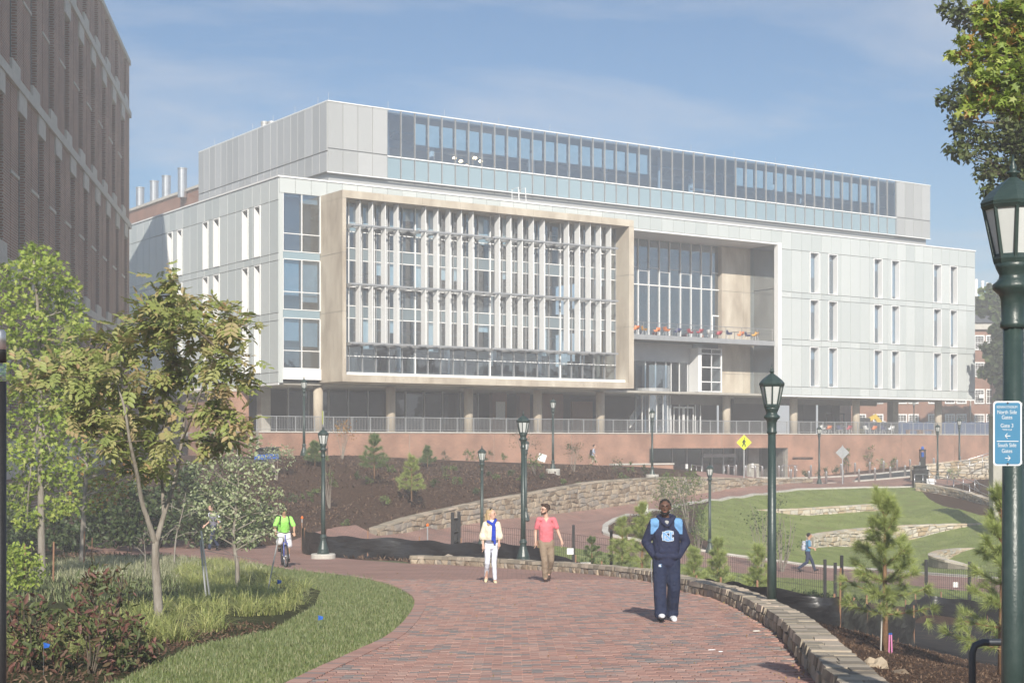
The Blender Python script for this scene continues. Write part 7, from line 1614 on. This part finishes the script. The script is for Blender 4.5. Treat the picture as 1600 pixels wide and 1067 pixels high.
for a in 'lr': bs_ += [cone(J['neck']-Vector((0,0,.05)), J['sh'+a], .045, .056), cone(J['sh'+a], J['el'+a], .058, .074), cone(J['el'+a], J['el'+a]+(J['wr'+a]-J['el'+a])*.22, .08, .085)]
fuse('blouse', bs_, cream, o, .012, 4); fuse('tank_top', [cone((0,0,.93), (0,0,1.03), (.148,.112), (.142,.105))], grtk, o, .012, 3)
fuse('scarf', [cone((-.08,-.06,1.40), (.03,-.12,1.33), .035, .035), cone((.09,-.03,1.42), (.04,-.12,1.33), .035, .035), cone((-.08,.05,1.43), (.09,.05,1.43), .035, .035), cone((.05,-.145,1.33), (.045,-.155,.98), (.042,.022), (.05,.018)), cone((.07,-.14,1.28), (.075,-.15,.90), (.03,.018), (.03,.015))], scarf, o, .010, 3)
ts = [cone((0,0,.90), (0,0,.84), (.140,.105), (.15,.11))]
for a in 'lr': ts += [cone(J['hi'+a], J['kn'+a], .083, .058), cone(J['kn'+a], J['an'+a]+Vector((0,0,.035)), .060, .046)]
fuse('trousers', ts, wht, o, .010, 4); shoes(J, crs, o, r=.042)
# --- man in the pink T-shirt
J = skel(1.79, ell=(-.245,.05,1.16), elr=(.27,-.0,1.17), wrl=(-.245,-.02,.93), wrr=(.35,-.10,.96), knl=(-.04,-.12,.50), anl=(-.02,-.06,.09), fl=(-.015,-.20,.035), knr=(.11,.0,.51), anr=(.06,.22,.18), fr=(.065,.10,.08), head=(-.03,-.02,1.665))
o = place('p', 'bearded man in salmon pink T-shirt and khaki trousers walking beside the blonde woman', 853.5, 34.8, J)
S, P, R = body_shapes(J, yaw=rad(-48), heavy=.95, hands=(((0,-.1,-1),(0,-1,0)), ((.25,-.3,-1),(-.2,-1,0)))); fuse('body', S, skl, o, .0075, 3); face(P, R, o, hbrn)
fuse('hair', [seg_sphere(P(0,.03,.05), (.098,.109,.096), R), seg_sphere(P(.02,-.05,.105), (.05,.04,.03), R), seg_sphere(P(-.04,-.03,.11), (.04,.04,.03), R), cone(P(.082,.02,.02), P(.075,.0,-.03), .02, .014), cone(P(-.082,.02,.02), P(-.075,.0,-.03), .02, .014)], hbrn, o, .007, 2)
fuse('beard', [cone(P(-.058,-.03,-.05), P(0,-.085,-.088), .018, .024), cone(P(.058,-.03,-.05), P(0,-.085,-.088), .018, .024), cone(P(-.022,-.098,-.037), P(.022,-.098,-.037), .005, .005)], hbrn, o, .006, 2)
gm = MB()
for s in (-1, 1): gm.tube([P(s*.03+.022*math.cos(q), -.100, .012+.016*math.sin(q)) for q in np.linspace(0, 6.28, 11)], .0028, 5); gm.tube([P(s*.052,-.098,.014), P(s*.082,.0,.012)], .0025, 5)
gm.build('glasses', M['black'], o)
ts = [cone((0,0,1.02), (0,-.01,1.27), (.165,.12), (.172,.125)), cone((0,-.01,1.28), (0,0,1.42), (.165,.115), (.10,.08)), cone((0,0,.96), (0,0,1.0), (.168,.122), (.166,.12))]
for a in 'lr': ts += [cone(J['neck']-Vector((0,0,.05)), J['sh'+a], .046, .054), cone(J['sh'+a], J['sh'+a]+(J['el'+a]-J['sh'+a])*.66, .055, .060)]
fuse('t_shirt', ts, [salmon, skl], o, .011, 4, lambda c: 1 if (c.y < -.03 and c.z > 1.385+abs(c.x+.0)*1.5 and abs(c.x) < .07) else 0)
ts = [cone((0,0,.93), (0,0,.86), (.155,.115), (.165,.12))]
for a in 'lr': ts += [cone(J['hi'+a], J['kn'+a], .098, .078), cone(J['kn'+a], J['an'+a]+Vector((0,0,.03)), .078, .066)]
fuse('trousers', ts, khaki, o, .011, 4); shoes(J, shb, o)
# --- cyclist and bicycle
bkx, bkd = 444, 44.6; pb = G(bkx, bkd); yawb = rad(14); M['rubber'] = mat('rubber', (.02,.02,.02), (.035,.035,.035), 4, .8); M['bike_white'] = mat('bike_white', (.62,.62,.66), (.68,.68,.7), 3, .3); M['bike_blue'] = mat('bike_blue', (.10,.12,.40), (.12,.14,.45), 3, .3)
bk_ = empty('bicycle', pb, yawb, 'white and blue mountain bicycle ridden along the brick path', 'bicycle')
def wheel(y, rz=0):
    w_ = empty('wheel', (0, y, .34), rz, parent=bk_); t_ = MB(); r_ = MB(); s_ = MB(); n = 28
    ring = lambda R_, r, mb, sd: mb.tube([(0, R_*math.cos(2*math.pi*k/n), R_*math.sin(2*math.pi*k/n)) for k in range(n+1)], r, sd, cap=False)
    ring(.315, .026, t_, 8); ring(.285, .011, r_, 6); t_.build('tyre', M['rubber'], w_, True); r_.build('rim', M['steel'], w_, True)
    for k in range(20): q = 2*math.pi*k/20; s_.tube([(.02*(-1)**k, 0, 0), (0, .28*math.cos(q), .28*math.sin(q))], .0018, 3)
    s_.tube([(-.04,0,0),(.04,0,0)], .02, 8); tag(s_.build('spokes', M['steel'], w_), kind='stuff')
wheel(-.52, rad(6)); wheel(.52)
f = MB(); hd_, bb, st_c, ra = Vector((0,-.36,.86)), Vector((0,.08,.30)), Vector((0,.22,.80)), Vector((0,.52,.34))
f.tube([hd_-Vector((0,0,.04)), bb], .022, 8).tube([hd_, st_c-Vector((0,0,.06))], .018, 8).tube([bb, st_c], .018, 8)
for s in (-.05, .05): f.tube([bb, (s, ra.y, ra.z)], .012, 6).tube([st_c-Vector((0,0,.04)), (s, ra.y, ra.z)], .010, 6)
f.build('frame', M['bike_white'], bk_, True); fk = MB().tube([(0,-.35,.95),(0,-.39,.72)], .02, 8)
for s in (-.05, .05): fk.tube([(s,-.39,.73),(s*1.1,-.52,.34)], .017, 8)
fk.tube([(-.05,-.39,.73),(.05,-.39,.73)], .016, 6).build('fork', M['bike_blue'], bk_, True)
MB().tube([(-.31,-.28,1.0),(-.12,-.33,1.02),(0,-.35,.99),(.12,-.33,1.02),(.31,-.28,1.0)], .014, 8).build('handlebar', M['black'], bk_, True)
fuse('saddle', [cone((0,.14,.93), (0,.32,.95), .03, (.07,.03))], blk, bk_, .012, 3); MB().tube([(0,.22,.78),(0,.24,.92)], .014, 6).build('seat_post', M['steel'], bk_)
MB().tube([(.07,.08,.30),(.07,-.02,.16)], .012, 6).tube([(-.07,.08,.30),(-.07,.18,.44)], .012, 6).tube([(-.07,.08,.30),(.07,.08,.30)], .02, 8).build('crank', M['dark_metal'], bk_); MB().box(.07,.17,-.07,.03,.145,.17).build('pedal', M['black'], bk_); MB().box(-.17,-.07,.13,.23,.43,.455).build('pedal', M['black'], bk_)
MB().lathe([(.08,0),(.08,.006)], 20).build('chainring', M['steel'], bk_, loc=(.045,.08,.30)).rotation_euler = (0, rad(90), 0)
J = skel(1.75, pelvis=(0,.22,1.02), chest=(0,.04,1.34), neck=(0,-.0,1.51), head=(0,-.04,1.67), shl=(-.19,0,1.45), shr=(.19,0,1.45), ell=(-.29,-.08,1.20), elr=(.29,-.08,1.20), wrl=(-.27,-.27,1.06), wrr=(.27,-.27,1.06), hil=(-.10,.2,.99), hir=(.10,.2,.99), knl=(-.15,-.10,.73), knr=(.14,-.02,.62), anl=(-.13,.12,.53), anr=(.12,.03,.24), fl=(-.13,.02,.50), fr=(.12,-.09,.21))
o = empty('person', pb, yawb, 'cyclist in lime green T-shirt, white shorts and sunglasses riding the bicycle', 'person')
S, P, R = body_shapes(J, yaw=rad(4), heavy=1.18, hands=(((0,-.35,-.35),(1,0,0)), ((0,-.35,-.35),(-1,0,0)))); fuse('body', S, skt, o, .008, 3); face(P, R, o, hblk, brow=False)
fuse('hair', [seg_sphere(P(0,.03,.045), (.10,.109,.098), R), cone(P(-.08,.03,.0), P(-.08,.03,-.05), .022, .02), cone(P(.08,.03,.0), P(.08,.03,-.05), .022, .02)], hblk, o, .008, 2)
fuse('sunglasses', [cone(P(-.048,-.088,.012), P(-.018,-.098,.012), (.018,.014), (.018,.014)), cone(P(.048,-.088,.012), P(.018,-.098,.012), (.018,.014), (.018,.014)), cone(P(-.05,-.085,.016), P(.05,-.085,.016), .005, .005)], blk, o, .005, 1)
ts = [cone(J['pelvis']+Vector((0,-.03,.06)), J['chest'], (.185,.155), (.19,.14)), cone(J['chest'], J['neck']-Vector((0,0,.09)), (.18,.13), (.11,.08))]
for a in 'lr': ts += [cone(J['neck']-Vector((0,0,.05)), J['sh'+a], .055, .062), cone(J['sh'+a], J['sh'+a]+(J['el'+a]-J['sh'+a])*.8, .064, .072)]
fuse('t_shirt', ts, lime, o, .012, 4)
for s in (-1, 1): fuse('backpack_strap', [cone((s*.125,-.115,1.45), (s*.14,-.13,1.24), (.02,.012), (.02,.012)), cone((s*.12,-.11,1.45), (s*.10,.06,1.50), (.02,.012), (.02,.012))], blk, o, .008, 2)
fuse('backpack', [cone((0,.26,1.12), (0,.20,1.40), (.14,.09), (.13,.08))], blk, o, .014, 4)
ts = [cone(J['pelvis']-Vector((0,0,.02)), J['pelvis']-Vector((0,.03,.06)), (.17,.14), (.18,.15))]
for a in 'lr': ts += [cone(J['hi'+a], J['kn'+a]+(J['hi'+a]-J['kn'+a])*.06, .115, .105)]
fuse('shorts', ts, wsh, o, .012, 4); shoes(J, blk, o, r=.05)
for a in 'lr': fuse('sock', [cone(J['an'+a]+Vector((0,0,.02)), J['an'+a]+(J['kn'+a]-J['an'+a])*.3, .044, .046)], shw, o, .008, 2)
# --- walkers in profile: built facing -Y, then turned to face right (+X)
def walker(lab, px, d_, H_, yaw, skin, hair, top, leg, shoe, bag, shorts=False, bagc=None, zoff=0, sway=1.0, bent=False):
    J = skel(H_, ell=(-.22,-.02,1.18), elr=(.22,.12,1.18), wrl=(-.20,-.22,1.14) if bent else (-.24,-.22,1.0), wrr=(.24,.02 if bent else .22,.98), knl=(-.09,.05,.49), anl=(-.09,.42*sway,.20), fl=(-.09,.36*sway,.08), knr=(.09,-.22*sway,.52), anr=(.09,-.34*sway,.12), fr=(.09,-.47*sway,.13), chest=(0,-.04,1.30), neck=(0,-.05,1.50), head=(0,-.08,1.68), shl=(-.18,-.03,1.45), shr=(.18,-.03,1.45))
    o = empty('person', G(px, d_, zoff), yaw, lab, 'person'); S, P, R = body_shapes(J, hands=(((0,-.6,-.6),(0,-.5,.5)), ((0,.2,-1),(0,-1,0)))); fuse('body', S, skin, o, .009, 3); face(P, R, o, hair)
    fuse('hair', [seg_sphere(P(0,.03,.045), (.095,.107,.097), R)], hair, o, .009, 2)
    ts = [cone((0,0,1.0), J['chest'], (.16,.12), (.17,.13)), cone(J['chest'], J['neck']-Vector((0,0,.09)), (.16,.12), (.10,.08))]
    for a in 'lr': ts += [cone(J['sh'+a], J['sh'+a]+(J['el'+a]-J['sh'+a])*.75, .07, .072)]
    fuse('shirt', ts, top, o, .013, 4); ts = [cone((0,0,.95), (0,0,.88), (.155,.12), (.16,.125))]
    for a in 'lr':
        ts += [cone(J['hi'+a], J['kn'+a], .095, .075)]
        if not shorts: ts += [cone(J['kn'+a], J['an'+a]+Vector((0,0,.03)), .075, .062)]
    fuse('shorts' if shorts else 'trousers', ts, leg, o, .013, 4); shoes(J, shoe, o)
    if bag: fuse('backpack', [cone((0,.20,1.08), (0,.17,1.36), (.15,.10), (.13,.09))], bagc, o, .015, 4); fuse('strap', [cone((-.12,-.13,1.42), (-.13,-.13,1.25), (.018,.02), (.018,.02)), cone((-.12,-.13,1.42), (-.11,.10,1.47), (.018,.02), (.018,.02))], bagc, o, .01, 2)
    return o
walker('man in blue short-sleeved shirt with grey backpack striding right along the lower path', 1262, 68.5, 1.78, rad(90), skt, hblk, bluesh, dkn, blk, True, bagc=gbag, bent=True)
walker('student in pale shirt and tan shorts with black backpack walking past the terrace wall', 927, 115.5, 1.80, rad(80), skl, hbrn, ltb, tanb, shw, True, True, blk)
walker('person in dark trousers carrying a white bag, half hidden behind the pale leaved tree', 333, 57, 1.75, rad(-60), skl, hbrn, grtk, dkn, blk, True, False, shw, sway=.5)  # shirt colour kept dark to stand in for the shade around this walker
